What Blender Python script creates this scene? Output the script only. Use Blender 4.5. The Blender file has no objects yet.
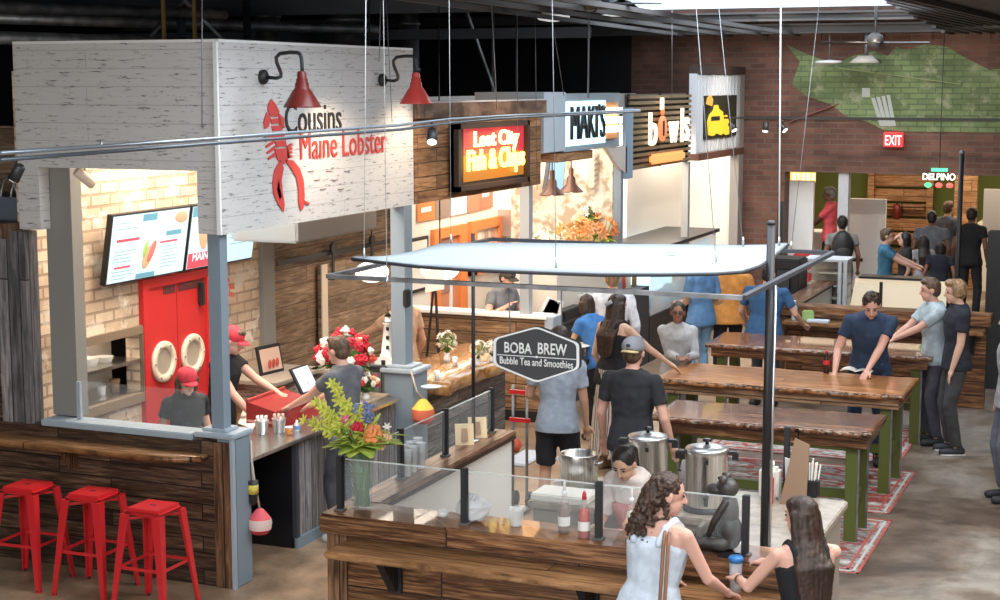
import bpy, bmesh, math, random
from mathutils import Vector, Matrix, noise
random.seed(7)
PI = math.pi
# ---------------------------------------------------------------- camera, world, lights, exposure
FPX = 1602.0
PITCH = math.atan(216/FPX); YAW = math.radians(22.5); EYE = Vector((0, 0, 3.75))
cam_d = bpy.data.cameras.new('camera'); cam_d.sensor_width = 36; cam_d.lens = FPX*36/1000
cam_d.clip_end = 200
cam = bpy.data.objects.new('camera', cam_d); bpy.context.collection.objects.link(cam)
cam.location = EYE; cam.rotation_euler = (PI/2-PITCH, 0, YAW)
bpy.context.scene.camera = cam
vs = bpy.context.scene.view_settings
vs.view_transform = 'Standard'; vs.look = 'None'; vs.gamma = 1; vs.use_curve_mapping = False
vs.exposure = 0.18
w = bpy.data.worlds.new('sky'); bpy.context.scene.world = w; w.use_nodes = True
w.node_tree.nodes['Background'].inputs[0].default_value = (0.72, 0.86, 1.0, 1)
w.node_tree.nodes['Background'].inputs[1].default_value = 1.6
def area(name, loc, sx, sy, power, col, rot=(0, 0, 0), spread=180):
    d = bpy.data.lights.new(name, 'AREA'); d.shape = 'RECTANGLE'; d.size = sx; d.size_y = sy
    d.energy = power; d.color = col; d.spread = math.radians(spread)
    o = bpy.data.objects.new(name, d); bpy.context.collection.objects.link(o)
    o.location = loc; o.rotation_euler = rot; return o
def spot(name, loc, target, power, col, size=60, blend=.6, rad=.05):
    d = bpy.data.lights.new(name, 'SPOT'); d.energy = power; d.color = col
    d.spot_size = math.radians(size); d.spot_blend = blend; d.shadow_soft_size = rad
    o = bpy.data.objects.new(name, d); bpy.context.collection.objects.link(o)
    o.location = loc; v = Vector(target)-Vector(loc); o.rotation_euler = v.to_track_quat('-Z', 'Y').to_euler(); return o
def point(name, loc, power, col, rad=.1):
    d = bpy.data.lights.new(name, 'POINT'); d.energy = power; d.color = col; d.shadow_soft_size = rad
    o = bpy.data.objects.new(name, d); bpy.context.collection.objects.link(o); o.location = loc; return o
COOL = (0.86, 0.93, 1.0); WARM = (1.0, 0.78, 0.55); WARM2 = (1.0, 0.86, 0.70)
SKY = [(-0.5, 3.0, 7, 3.0), (-1.5, 9.5, 7, 2.4), (-2.2, 16.0, 6, 2.2), (-5.0, 22.0, 4.2, 4.6)]   # x, y, size x, size y of the skylights
for i, (x, y, a, b) in enumerate(SKY):
    area('skylight_daylight', (x, y, 5.05), a, b, (520, 380, 300, 160)[i], COOL)
for (y, p) in ((11.6, 125), (15.0, 100), (18.2, 70), (21.2, 120), (24.0, 80)):
    area('booth_lighting', (-7.2, y, 3.2 if y > 13 else 3.8), 1.2, 1.8, p, WARM2)
point('kitchen_fill', (-8.45, 11.0, 2.1), 14, WARM2, .2)  # added point light that brightens the kitchen behind the pass window
area('camera_side_fill', (-3.0, -5.9, 2.9), 11, 3.0, 560, (1, .96, .90), (PI/2, 0, 0))  # fill light added behind the camera for the camera-facing panels
for x in (-5.2, -3.6, -2.0): spot('wall_fill', (x, 21.5, 4.3), (x, 25.4, 3.2), 80, WARM2, 95, .8)  # spots without fixtures, added to brighten the brick back wall
spot('wall_fill', (-4.3, 23.0, 4.2), (-6.4, 24.2, 2.0), 130, WARM2, 70, .8)  # another added spot, lifts the cream wall of the last stall
area('far_room_lighting', (-3.5, 28.6, 2.95), 6, 3, 170, WARM)
area('market_lighting', (0.5, 11.0, 4.7), 3, 10, 230, WARM2)
# ---------------------------------------------------------------- pixel -> world helpers (used once, to measure positions)
_fw = Vector((-math.sin(YAW)*math.cos(PITCH), math.cos(YAW)*math.cos(PITCH), -math.sin(PITCH)))
_rt = Vector((math.cos(YAW), math.sin(YAW), 0)); _up = _rt.cross(_fw)
def _ray(x, y): return _fw*FPX+_rt*(x-500)+_up*(300-y)
def ZP(x, y, z=0.): d = _ray(x, y); return EYE+d*((z-EYE.z)/d.z)
def XP(x, y, X): d = _ray(x, y); return EYE+d*(X/d.x)
def YP(x, y, Y): d = _ray(x, y); return EYE+d*(Y/d.y)
# ---------------------------------------------------------------- materials
def mat(name, col=(.5, .5, .5), rough=.6, metal=0., emit=None, es=1., alpha=None, trans=0., ior=1.45, coat=0.):
    m = bpy.data.materials.new(name); m.use_nodes = True; b = m.node_tree.nodes['Principled BSDF']
    b.inputs['Base Color'].default_value = (*col, 1); b.inputs['Roughness'].default_value = rough
    b.inputs['Metallic'].default_value = metal; b.inputs['IOR'].default_value = ior
    b.inputs['Transmission Weight'].default_value = trans; b.inputs['Coat Weight'].default_value = coat
    if emit: b.inputs['Emission Color'].default_value = (*emit, 1); b.inputs['Emission Strength'].default_value = es
    if alpha is not None: b.inputs['Alpha'].default_value = alpha
    return m
class NG:
    def __init__(s, m): s.t = m.node_tree; s.b = s.t.nodes['Principled BSDF']
    def n(s, k, **kw):
        o = s.t.nodes.new(k)
        for a, v in kw.items():
            if a.startswith('i_'): o.inputs[a[2:].replace('_', ' ')].default_value = v
            else: setattr(o, a, v)
        return o
    def l(s, a, b): s.t.links.new(a, b)
    def ramp(s, stops):
        r = s.n('ShaderNodeValToRGB'); e = r.color_ramp.elements
        while len(e) < len(stops): e.new(.5)
        for i, (p, c) in enumerate(stops): e[i].position = p; e[i].color = (*c, 1)
        return r
def coords(g, kind):       # 'wall': u = x+y, v = z ; 'top': u=x, v=y ; 'topy': u=y v=x ; 'post': u=z, v=x+y
    tc = g.n('ShaderNodeTexCoord'); sp = g.n('ShaderNodeSeparateXYZ'); g.l(tc.outputs['Object'], sp.inputs[0])
    cb = g.n('ShaderNodeCombineXYZ'); ad = g.n('ShaderNodeMath', operation='ADD'); g.l(sp.outputs[0], ad.inputs[0]); g.l(sp.outputs[1], ad.inputs[1])
    src = {'wall': (ad, sp, 2), 'top': (sp, sp, 1), 'topy': (sp, sp, 0), 'post': (sp, ad, 0)}[kind]
    if kind == 'wall': g.l(ad.outputs[0], cb.inputs[0]); g.l(sp.outputs[2], cb.inputs[1])
    if kind == 'top': g.l(sp.outputs[0], cb.inputs[0]); g.l(sp.outputs[1], cb.inputs[1]); g.l(sp.outputs[2], cb.inputs[2])
    if kind == 'topy': g.l(sp.outputs[1], cb.inputs[0]); g.l(sp.outputs[0], cb.inputs[1]); g.l(sp.outputs[2], cb.inputs[2])
    if kind == 'post': g.l(sp.outputs[2], cb.inputs[0]); g.l(ad.outputs[0], cb.inputs[1])
    return cb.outputs[0]
def mapped(g, vec, sx, sy, sz=1): m = g.n('ShaderNodeMapping'); m.inputs['Scale'].default_value = (sx, sy, sz); g.l(vec, m.inputs[0]); return m.outputs[0]
def mixc(g, f, a, b, mode='MIX'):
    m = g.n('ShaderNodeMix', data_type='RGBA', blend_type=mode)
    if isinstance(f, float): m.inputs[0].default_value = f
    else: g.l(f, m.inputs[0])
    for s, v in ((6, a), (7, b)):
        if isinstance(v, tuple): m.inputs[s].default_value = (*v, 1)
        else: g.l(v, m.inputs[s])
    return m.outputs[2]
def wood(name, dark, mid, light, kind='wall', pw=1.7, ph=.14, rough=.55, gap=.006, var=.5, grain=9., coat=0., bump=.25):
    m = mat(name, mid, rough, coat=coat); g = NG(m); v = coords(g, kind)
    br = g.n('ShaderNodeTexBrick', offset=.37, squash=1.); br.inputs['Scale'].default_value = 1
    br.inputs['Brick Width'].default_value = pw; br.inputs['Row Height'].default_value = ph; br.inputs['Mortar Size'].default_value = gap
    br.inputs['Mortar Smooth'].default_value = .3; br.inputs['Bias'].default_value = 0
    br.inputs['Color1'].default_value = (0, 0, 0, 1); br.inputs['Color2'].default_value = (1, 1, 1, 1); br.inputs['Mortar'].default_value = (.5, .5, .5, 1)
    g.l(v, br.inputs['Vector'])
    off = g.n('ShaderNodeVectorMath', operation='MULTIPLY_ADD'); g.l(br.outputs['Color'], off.inputs[0]); off.inputs[1].default_value = (7, 13, 3)
    g.l(mapped(g, v, 1.5, grain*1.7, 3), off.inputs[2])
    nz = g.n('ShaderNodeTexNoise'); nz.inputs['Scale'].default_value = 2.2; nz.inputs['Detail'].default_value = 7; nz.inputs['Roughness'].default_value = .62; nz.inputs['Distortion'].default_value = .6
    g.l(off.outputs[0], nz.inputs['Vector'])
    r = g.ramp([(.36, dark), (.5, mid), (.66, light)]); g.l(nz.outputs[0], r.inputs[0])
    sep = g.n('ShaderNodeSeparateColor'); g.l(br.outputs['Color'], sep.inputs[0])
    hv = g.n('ShaderNodeMapRange'); hv.inputs[3].default_value = 1-var; hv.inputs[4].default_value = 1+var*.6; g.l(sep.outputs[0], hv.inputs[0])
    sc = g.n('ShaderNodeVectorMath', operation='SCALE'); g.l(r.outputs[0], sc.inputs[0]); g.l(hv.outputs[0], sc.inputs['Scale'])
    c = mixc(g, br.outputs['Fac'], sc.outputs[0], tuple(x*.25 for x in dark)); g.l(c, g.b.inputs['Base Color'])
    bp = g.n('ShaderNodeBump'); bp.inputs['Strength'].default_value = bump; bp.inputs['Distance'].default_value = .01; g.l(nz.outputs[0], bp.inputs['Height']); g.l(bp.outputs[0], g.b.inputs['Normal'])
    return m
def chipped(name, base, chip, thr=.66):
    m = mat(name, base, .7); g = NG(m); v = coords(g, 'wall')
    nz = g.n('ShaderNodeTexNoise'); nz.inputs['Scale'].default_value = 5; nz.inputs['Detail'].default_value = 6; nz.inputs['Roughness'].default_value = .75
    g.l(mapped(g, v, 1.2, 9), nz.inputs['Vector'])
    r = g.ramp([(thr-.07, (0, 0, 0)), (thr, (1, 1, 1))]); g.l(nz.outputs[0], r.inputs[0])
    n2 = g.n('ShaderNodeTexNoise'); n2.inputs['Scale'].default_value = 3; g.l(mapped(g, v, .6, 16), n2.inputs['Vector'])
    c0 = mixc(g, n2.outputs[0], tuple(x*.93 for x in base), tuple(min(1, x*1.05) for x in base))
    br = g.n('ShaderNodeTexBrick', offset=.4); br.inputs['Scale'].default_value = 1; br.inputs['Brick Width'].default_value = 1.9; br.inputs['Row Height'].default_value = .135; br.inputs['Mortar Size'].default_value = .003
    g.l(v, br.inputs['Vector']); c1 = mixc(g, br.outputs['Fac'], c0, tuple(x*.7 for x in base))
    c = mixc(g, r.outputs[0], c1, chip); g.l(c, g.b.inputs['Base Color'])
    return m
def brick(name, cols, mortar, bw=.22, bh=.075, ms=.008, rough=.85, wear=None, bump=.5):
    m = mat(name, cols[0], rough); g = NG(m); v = coords(g, 'wall')
    br = g.n('ShaderNodeTexBrick', offset=.5); br.inputs['Scale'].default_value = 1; br.inputs['Brick Width'].default_value = bw; br.inputs['Row Height'].default_value = bh
    br.inputs['Mortar Size'].default_value = ms; br.inputs['Mortar Smooth'].default_value = .2
    br.inputs['Color1'].default_value = (*cols[0], 1); br.inputs['Color2'].default_value = (*cols[1], 1); br.inputs['Mortar'].default_value = (*mortar, 1); g.l(v, br.inputs['Vector'])
    nz = g.n('ShaderNodeTexNoise'); nz.inputs['Scale'].default_value = 1.7; nz.inputs['Detail'].default_value = 6; g.l(v, nz.inputs['Vector'])
    r = g.ramp([(.38, (.72, .72, .72)), (.65, (1.15, 1.15, 1.15))]); g.l(nz.outputs[0], r.inputs[0])
    c = mixc(g, 1., br.outputs['Color'], r.outputs[0], 'MULTIPLY')
    if wear:
        n2 = g.n('ShaderNodeTexNoise'); n2.inputs['Scale'].default_value = 3.3; n2.inputs['Detail'].default_value = 8; n2.inputs['Roughness'].default_value = .7; g.l(v, n2.inputs['Vector'])
        r2 = g.ramp([(.52, (0, 0, 0)), (.64, (1, 1, 1))]); g.l(n2.outputs[0], r2.inputs[0]); c = mixc(g, r2.outputs[0], c, wear)
    g.l(c, g.b.inputs['Base Color'])
    bp = g.n('ShaderNodeBump'); bp.inputs['Strength'].default_value = bump; bp.inputs['Distance'].default_value = .01; bp.invert = True; g.l(br.outputs['Fac'], bp.inputs['Height']); g.l(bp.outputs[0], g.b.inputs['Normal'])
    return m
def noisy(name, a, b, scale=5, rough=.7, metal=0, detail=5, lo=.4, hi=.62, stretch=(1, 1, 1), bump=0., rrange=None):
    m = mat(name, a, rough, metal); g = NG(m); tc = g.n('ShaderNodeTexCoord'); nz = g.n('ShaderNodeTexNoise')
    nz.inputs['Scale'].default_value = scale; nz.inputs['Detail'].default_value = detail
    g.l(mapped(g, tc.outputs['Object'], *stretch), nz.inputs['Vector']); r = g.ramp([(lo, a), (hi, b)]); g.l(nz.outputs[0], r.inputs[0]); g.l(r.outputs[0], g.b.inputs['Base Color'])
    if bump:
        bp = g.n('ShaderNodeBump'); bp.inputs['Strength'].default_value = bump; bp.inputs['Distance'].default_value = .01; g.l(nz.outputs[0], bp.inputs['Height']); g.l(bp.outputs[0], g.b.inputs['Normal'])
    if rrange:
        mr = g.n('ShaderNodeMapRange'); mr.inputs[1].default_value = .35; mr.inputs[2].default_value = .65; mr.inputs[3].default_value = rrange[0]; mr.inputs[4].default_value = rrange[1]
        g.l(nz.outputs[0], mr.inputs[0]); g.l(mr.outputs[0], g.b.inputs['Roughness'])
    return m
_mc = {}
def C(r, g, b, rough=.6, metal=0.):      # plain coloured material, cached
    k = (r, g, b, rough, metal)
    if k not in _mc: _mc[k] = mat('paint', (r, g, b), rough, metal)
    return _mc[k]
def CL(r, g, b, rough=.85):              # cloth with a faint weave
    k = ('cloth', r, g, b)
    if k not in _mc: _mc[k] = noisy('cloth', (r*.82, g*.82, b*.82), (min(r*1.12, 1), min(g*1.12, 1), min(b*1.12, 1)), 9, rough, bump=.35)
    return _mc[k]
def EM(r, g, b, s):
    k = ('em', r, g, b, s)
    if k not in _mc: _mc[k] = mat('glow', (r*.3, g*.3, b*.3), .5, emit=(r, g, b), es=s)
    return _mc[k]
M = dict(
 white_plank=chipped('chipped_white_planks', (.62, .605, .59), (.12, .11, .11), .635),
 stool_wall=wood('reclaimed_brown_planks', (.026, .012, .007), (.088, .044, .025), (.22, .125, .072), ph=.125, var=.5, pw=1.3, grain=15),
 trim_wood=wood('rough_trim_wood', (.05, .022, .010), (.15, .07, .033), (.27, .14, .07), kind='post', ph=.2, pw=3, var=.2),
 bar_wood=wood('warm_bar_wood', (.10, .045, .018), (.26, .125, .05), (.42, .22, .10), kind='top', ph=.3, pw=5, var=.2, rough=.35, coat=.3, grain=11),
 boba_front=wood('stained_pine_boards', (.040, .012, .004), (.145, .058, .022), (.36, .18, .078), ph=.16, pw=2.4, var=.35, rough=.38, coat=.2, grain=16),
 boba_side=wood('stained_pine_ledge', (.08, .035, .018), (.22, .105, .06), (.36, .20, .13), kind='topy', ph=.25, pw=3, var=.25, rough=.35, coat=.3),
 barn=wood('barn_door_planks', (.11, .068, .042), (.22, .145, .09), (.35, .24, .155), ph=.19, pw=2.1, var=.3, gap=.004),
 grey_plank=wood('grey_weathered_planks', (.10, .095, .10), (.20, .19, .195), (.36, .32, .30), kind='post', ph=.11, pw=1.8, var=.5),
 grey_plank_h=wood('grey_weathered_boards', (.085, .075, .07), (.17, .155, .145), (.29, .26, .24), ph=.13, pw=1.2, var=.45),
 tan_plank=wood('tan_horizontal_boards', (.13, .065, .03), (.26, .145, .075), (.38, .23, .13), ph=.14, pw=1.4, var=.35),
 sign_wood=wood('sign_box_wood', (.13, .05, .02), (.30, .145, .06), (.44, .25, .12), ph=.13, pw=1.1, var=.35),
 cap_wood=wood('dark_cap_wood', (.06, .03, .02), (.14, .08, .05), (.24, .15, .10), kind='topy', ph=.3, pw=4, var=.2),
 table_wood=wood('glossy_tabletop_wood', (.15, .045, .012), (.42, .165, .048), (.66, .35, .15), kind='top', ph=.2, pw=4, var=.3, rough=.28, coat=.3, grain=12, gap=.005, bump=.1),
 table_edge=noisy('bark_edge', (.05, .022, .012), (.50, .36, .27), 22, .5, stretch=(1, 1, 2.5), bump=.8),
 dark_table=wood('dark_glossy_wood', (.07, .024, .012), (.20, .080, .038), (.40, .20, .11), kind='top', ph=.18, pw=3, var=.35, rough=.22, coat=.35, grain=12, gap=.005, bump=.1),
 beam=wood('rough_tan_board', (.22, .10, .04), (.42, .22, .10), (.58, .36, .2), ph=.2, pw=3, var=.2),
 int_brick=brick('painted_cream_brick', ((.80, .64, .47), (.62, .45, .31)), (.46, .33, .23), .26, .098, .012, wear=(.86, .78, .66), bump=1.),
 red_brick=brick('old_red_brick', ((.20, .092, .064), (.125, .060, .044)), (.15, .105, .085), .26, .085, .010),
 green_brick=brick('green_painted_brick', ((.21, .28, .12), (.14, .19, .08)), (.12, .15, .08), .26, .085, .010, wear=(.30, .32, .20)),
 blue_grey=mat('blue_grey_paint', (.22, .275, .32), .55), blue_grey_l=mat('blue_grey_light_paint', (.36, .42, .47), .5),
 taupe=mat('taupe_paint', (.25, .24, .22), .6),
 black=mat('black_metal', (.02, .02, .022), .45), black_gloss=mat('black_gloss', (.012, .012, .014), .2), dark=mat('dark_grey', (.045, .047, .055), .6), void=mat('dark_wall', (.010, .010, .012), .9),
 red=mat('red_enamel', (.62, .022, .028), .28, coat=.3), red_paint=mat('red_door_paint', (.60, .030, .030), .5), shade_red=mat('barn_lamp_red', (.16, .022, .018), .35),
 steel=noisy('brushed_steel', (.55, .54, .52), (.75, .73, .70), 3, .28, 1., stretch=(30, 30, 1)), steel_s=mat('satin_steel', (.6, .6, .6), .35, .9), chrome=mat('chrome', (.8, .8, .8), .1, 1),
 galv=noisy('galvanised', (.16, .165, .175), (.28, .28, .29), 6, .45, .7), cream=mat('cream_wall', (.80, .70, .58), .7), cream_l=mat('light_cream', (.84, .80, .73), .6),
 white=mat('white_paint', (.85, .85, .84), .5), panel=mat('white_canopy_panel', (.30, .33, .35), .8), marble=noisy('speckled_counter', (.30, .25, .20), (.42, .36, .29), 12, .3),
 orange=mat('orange_paint', (.80, .25, .07), .6), glass=mat('clear_glass', (.80, .86, .86), .04, alpha=.07), glass2=mat('cup_plastic', (.93, .95, .95), .08, alpha=.35),
 green_leg=mat('olive_leg_paint', (.085, .100, .020), .45), green_leg_d=mat('dark_brown_leg', (.09, .06, .03), .5), green_wall=mat('olive_wall', (.12, .15, .035), .8),
 wire=mat('steel_wire', (.22, .22, .23), .5, .3), wire_w=mat('white_cord', (.50, .48, .46), .6), rail=mat('rail_steel', (.30, .34, .38), .3, .6), rail_d=mat('rail_dark_steel', (.10, .12, .14), .35, .5), wire_d=mat('dark_cord', (.12, .12, .13), .6),
 rope=mat('rope', (.55, .48, .38), .9), leaf=noisy('leaf', (.05, .14, .02), (.14, .30, .05), 9, .5), leaf_l=noisy('lime_leaf', (.30, .42, .05), (.55, .62, .12), 9, .5), stem=mat('stem_green', (.10, .22, .05), .5),
 ceil=mat('dark_ceiling', (.018, .018, .02), .9), beam_grey=mat('grey_steel_beam', (.075, .07, .07), .7), beam_blue=mat('blue_grey_beam', (.04, .05, .065), .6),
 skylight=mat('skylight_frame', (.5, .55, .6), .5),
)
def floor_mat():
    m = mat('stained_concrete', (.3, .25, .2), .5); g = NG(m); tc = g.n('ShaderNodeTexCoord')
    n1 = g.n('ShaderNodeTexNoise'); n1.inputs['Scale'].default_value = .55; n1.inputs['Detail'].default_value = 9; n1.inputs['Roughness'].default_value = .62; n1.inputs['Distortion'].default_value = .5
    n2 = g.n('ShaderNodeTexNoise'); n2.inputs['Scale'].default_value = 3.5; n2.inputs['Detail'].default_value = 8; n2.inputs['Roughness'].default_value = .7
    g.l(tc.outputs['Object'], n1.inputs['Vector']); g.l(tc.outputs['Object'], n2.inputs['Vector'])
    r1 = g.ramp([(.40, (.085, .056, .038)), (.48, (.185, .138, .100)), (.58, (.29, .255, .215))]); g.l(n1.outputs[0], r1.inputs[0])
    sp = g.n('ShaderNodeSeparateXYZ'); g.l(tc.outputs['Object'], sp.inputs[0])
    mr = g.n('ShaderNodeMapRange'); mr.inputs[1].default_value = -4.9; mr.inputs[2].default_value = -3.9; g.l(sp.outputs[0], mr.inputs[0])
    r1b = g.ramp([(.38, (.24, .15, .09)), (.60, (.44, .30, .19))]); g.l(n1.outputs[0], r1b.inputs[0])
    c0 = mixc(g, mr.outputs[0], r1b.outputs[0], r1.outputs[0])
    r2 = g.ramp([(.35, (.62, .62, .62)), (.6, (1.12, 1.12, 1.12))]); g.l(n2.outputs[0], r2.inputs[0])
    c = mixc(g, 1., c0, r2.outputs[0], 'MULTIPLY'); g.l(c, g.b.inputs['Base Color'])
    rr = g.n('ShaderNodeMapRange'); rr.inputs[3].default_value = .28; rr.inputs[4].default_value = .6; g.l(n2.outputs[0], rr.inputs[0]); g.l(rr.outputs[0], g.b.inputs['Roughness'])
    return m
def rug_mat(name, a, b, c):
    m = mat(name, a, .95); g = NG(m); tc = g.n('ShaderNodeTexCoord')
    vo = g.n('ShaderNodeTexNoise'); vo.inputs['Scale'].default_value = 2.2; vo.inputs['Detail'].default_value = 2; g.l(mapped(g, tc.outputs['Object'], 1, 2.2), vo.inputs['Vector'])
    r = g.ramp([(.40, b), (.47, c), (.54, b), (.62, a)]); r.color_ramp.interpolation = 'CONSTANT'; g.l(vo.outputs[0], r.inputs[0])
    n2 = g.n('ShaderNodeTexNoise'); n2.inputs['Scale'].default_value = 14; n2.inputs['Detail'].default_value = 6; g.l(tc.outputs['Object'], n2.inputs['Vector'])
    r2 = g.ramp([(.4, (.6, .58, .56)), (.6, (1.1, 1.1, 1.1))]); g.l(n2.outputs[0], r2.inputs[0])
    g.l(mixc(g, 1., r.outputs[0], r2.outputs[0], 'MULTIPLY'), g.b.inputs['Base Color']); return m
# ---------------------------------------------------------------- mesh builder
def basis(d):
    d = Vector(d).normalized(); a = Vector((0, 0, 1)) if abs(d.z) < .95 else Vector((1, 0, 0))
    x = a.cross(d).normalized(); y = d.cross(x); return x, y, d
class MB:
    def __init__(s): s.v = []; s.f = []; s.sm = []
    def _add(s, vs, fs, sm=False):
        o = len(s.v); s.v += [Vector(p) for p in vs]; s.f += [tuple(i+o for i in f) for f in fs]; s.sm += [sm]*len(fs); return s
    def box(s, lo, hi, rz=0, piv=None, mt=None):
        x0, y0, z0 = lo; x1, y1, z1 = hi
        vs = [Vector(p) for p in ((x0, y0, z0), (x1, y0, z0), (x1, y1, z0), (x0, y1, z0), (x0, y0, z1), (x1, y0, z1), (x1, y1, z1), (x0, y1, z1))]
        if rz:
            c = Vector(piv) if piv else (vs[0]+vs[6])/2; R = Matrix.Rotation(rz, 3, 'Z'); vs = [R@(p-c)+c for p in vs]
        if mt: vs = [mt@p for p in vs]
        return s._add(vs, [(0, 3, 2, 1), (4, 5, 6, 7), (0, 1, 5, 4), (1, 2, 6, 5), (2, 3, 7, 6), (3, 0, 4, 7)])
    def bbox(s, lo, hi, b=.006):      # box with bevelled edges
        bm = bmesh.new(); bmesh.ops.create_cube(bm, size=1)
        lo = Vector(lo); hi = Vector(hi)
        for v in bm.verts: v.co = Vector([(lo[i]+hi[i])/2+v.co[i]*(hi[i]-lo[i]) for i in range(3)])
        bmesh.ops.bevel(bm, geom=bm.edges[:], offset=b, segments=2, affect='EDGES', clamp_overlap=True)
        bm.verts.index_update(); s._add([v.co.copy() for v in bm.verts], [tuple(v.index for v in f.verts) for f in bm.faces]); bm.free(); return s
    def bar(s, p, q, w, h=None):
        h = h or w; p = Vector(p); q = Vector(q); x, y, d = basis(q-p)
        vs = [c+x*(a*w/2)+y*(b*h/2) for c in (p, q) for a, b in ((-1, -1), (1, -1), (1, 1), (-1, 1))]
        return s._add(vs, [(0, 3, 2, 1), (4, 5, 6, 7), (0, 1, 5, 4), (1, 2, 6, 5), (2, 3, 7, 6), (3, 0, 4, 7)])
    def tube(s, pts, r, n=8, caps=True):
        pts = [Vector(p) for p in pts]; k = len(pts); rs = r if isinstance(r, (list, tuple)) else [r]*k
        x = None; vs = []
        for i, p in enumerate(pts):
            d = (pts[min(i+1, k-1)]-pts[max(i-1, 0)]).normalized()
            if x is None: x = basis(d)[0]
            x = (x-d*x.dot(d)).normalized(); y = d.cross(x)
            vs += [p+(x*math.cos(2*PI*j/n)+y*math.sin(2*PI*j/n))*rs[i] for j in range(n)]
        fs = [(i*n+j, i*n+(j+1) % n, (i+1)*n+(j+1) % n, (i+1)*n+j) for i in range(k-1) for j in range(n)]
        s._add(vs, fs, True)
        if caps:
            o = len(s.v)-k*n; s.f += [tuple(o+j for j in reversed(range(n))), tuple(o+(k-1)*n+j for j in range(n))]; s.sm += [False, False]
        return s
    def lathe(s, prof, c=(0, 0, 0), n=20, axis=None, caps=True, a0=0, a1=2*PI):
        c = Vector(c); x, y, d = basis(axis) if axis else (Vector((1, 0, 0)), Vector((0, 1, 0)), Vector((0, 0, 1)))
        vs = [c+d*z+(x*math.cos(2*PI*j/n)+y*math.sin(2*PI*j/n))*r for r, z in prof for j in range(n)]
        k = len(prof); fs = [(i*n+j, i*n+(j+1) % n, (i+1)*n+(j+1) % n, (i+1)*n+j) for i in range(k-1) for j in range(n)]
        s._add(vs, fs, True); o = len(s.v)-k*n
        if caps: s.f += [tuple(o+j for j in reversed(range(n))), tuple(o+(k-1)*n+j for j in range(n))]; s.sm += [False, False]
        return s
    def ell(s, c, r, n=14, m=9, mt=None, jit=0):
        c = Vector(c); r = Vector(r) if not isinstance(r, (int, float)) else Vector((r, r, r)); vs = [Vector((0, 0, -1))]
        for i in range(1, m):
            t = PI*i/m
            vs += [Vector((math.sin(t)*math.cos(2*PI*j/n), math.sin(t)*math.sin(2*PI*j/n), -math.cos(t))) for j in range(n)]
        vs.append(Vector((0, 0, 1)))
        if jit: vs = [v*(1+random.uniform(-jit, jit)) for v in vs]
        vs = [Vector((v.x*r.x, v.y*r.y, v.z*r.z)) for v in vs]
        vs = [(mt@v if mt else v)+c for v in vs]
        fs = [(0, 1+(j+1) % n, 1+j) for j in range(n)]
        fs += [(1+i*n+j, 1+i*n+(j+1) % n, 1+(i+1)*n+(j+1) % n, 1+(i+1)*n+j) for i in range(m-2) for j in range(n)]
        L = len(vs)-1; fs += [(L, 1+(m-2)*n+j, 1+(m-2)*n+(j+1) % n) for j in range(n)]
        return s._add(vs, fs, True)
    def cap(s, p, q, r0, r1, n=12):      # tapered capsule
        p = Vector(p); q = Vector(q); d = q-p; L = max(d.length, 1e-4); x, y, z = basis(d); R = Matrix((x, y, z)).transposed()
        prof = []
        for i in range(5): t = PI/2*(1-i/4); prof.append((max(r0*math.cos(t), 1e-4), -r0*math.sin(t)))
        for i in range(5): t = PI/2*i/4; prof.append((max(r1*math.cos(t), 1e-4), L+r1*math.sin(t)))
        return s.lathe(prof, p, n, axis=d)
    def prism(s, pts, ext):      # 3-D polygon extruded by vector ext
        pts = [Vector(p) for p in pts]; e = Vector(ext); k = len(pts)
        nrm = Vector((0, 0, 0))
        for i in range(k): nrm += pts[i].cross(pts[(i+1) % k])
        if nrm.dot(e) < 0: pts = pts[::-1]
        vs = pts+[p+e for p in pts]
        return s._add(vs, [tuple(reversed(range(k))), tuple(range(k, 2*k))]+[(i, (i+1) % k, (i+1) % k+k, i+k) for i in range(k)])
    def sheet(s, P, th):      # grid P[i][j] of points given thickness along -z
        a, b = len(P), len(P[0]); top = [Vector(p) for r in P for p in r]; t = th if isinstance(th, Vector) else Vector((0, 0, -th)); bot = [p+t for p in top]; n = a*b
        fs = []
        for i in range(a-1):
            for j in range(b-1):
                q = (i*b+j, (i+1)*b+j, (i+1)*b+j+1, i*b+j+1); fs += [q, tuple(x+n for x in reversed(q))]
        ring = [j for j in range(b)]+[i*b+b-1 for i in range(1, a)]+[(a-1)*b+j for j in range(b-2, -1, -1)]+[i*b for i in range(a-2, 0, -1)]
        for k in range(len(ring)): i, j = ring[k], ring[(k+1) % len(ring)]; fs.append((i, j, j+n, i+n))
        return s._add(top+bot, fs, True)
    def loft(s, rings, caps=True):
        n = len(rings[0]); vs = [Vector(p) for r in rings for p in r]; k = len(rings)
        fs = [(i*n+j, i*n+(j+1) % n, (i+1)*n+(j+1) % n, (i+1)*n+j) for i in range(k-1) for j in range(n)]
        s._add(vs, fs, True); o = len(s.v)-k*n
        if caps: s.f += [tuple(o+j for j in reversed(range(n))), tuple(o+(k-1)*n+j for j in range(n))]; s.sm += [True, True]
        return s
    def mesh(s, name, Minv=None):
        me = bpy.data.meshes.new(name); vs = [Minv@v for v in s.v] if Minv else s.v
        me.from_pydata([tuple(v) for v in vs], [], s.f); me.polygons.foreach_set('use_smooth', s.sm); me.update()
        bm = bmesh.new(); bm.from_mesh(me); bmesh.ops.recalc_face_normals(bm, faces=bm.faces[:]); bm.to_mesh(me); bm.free(); return me
    def build(s, name, m, parent=None, world=True):
        Mi = W(parent).inverted() if (parent and world) else None
        me = s.mesh(name, Mi); o = bpy.data.objects.new(name, me); bpy.context.collection.objects.link(o); me.materials.append(m)
        if parent: o.parent = parent
        return o
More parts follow.
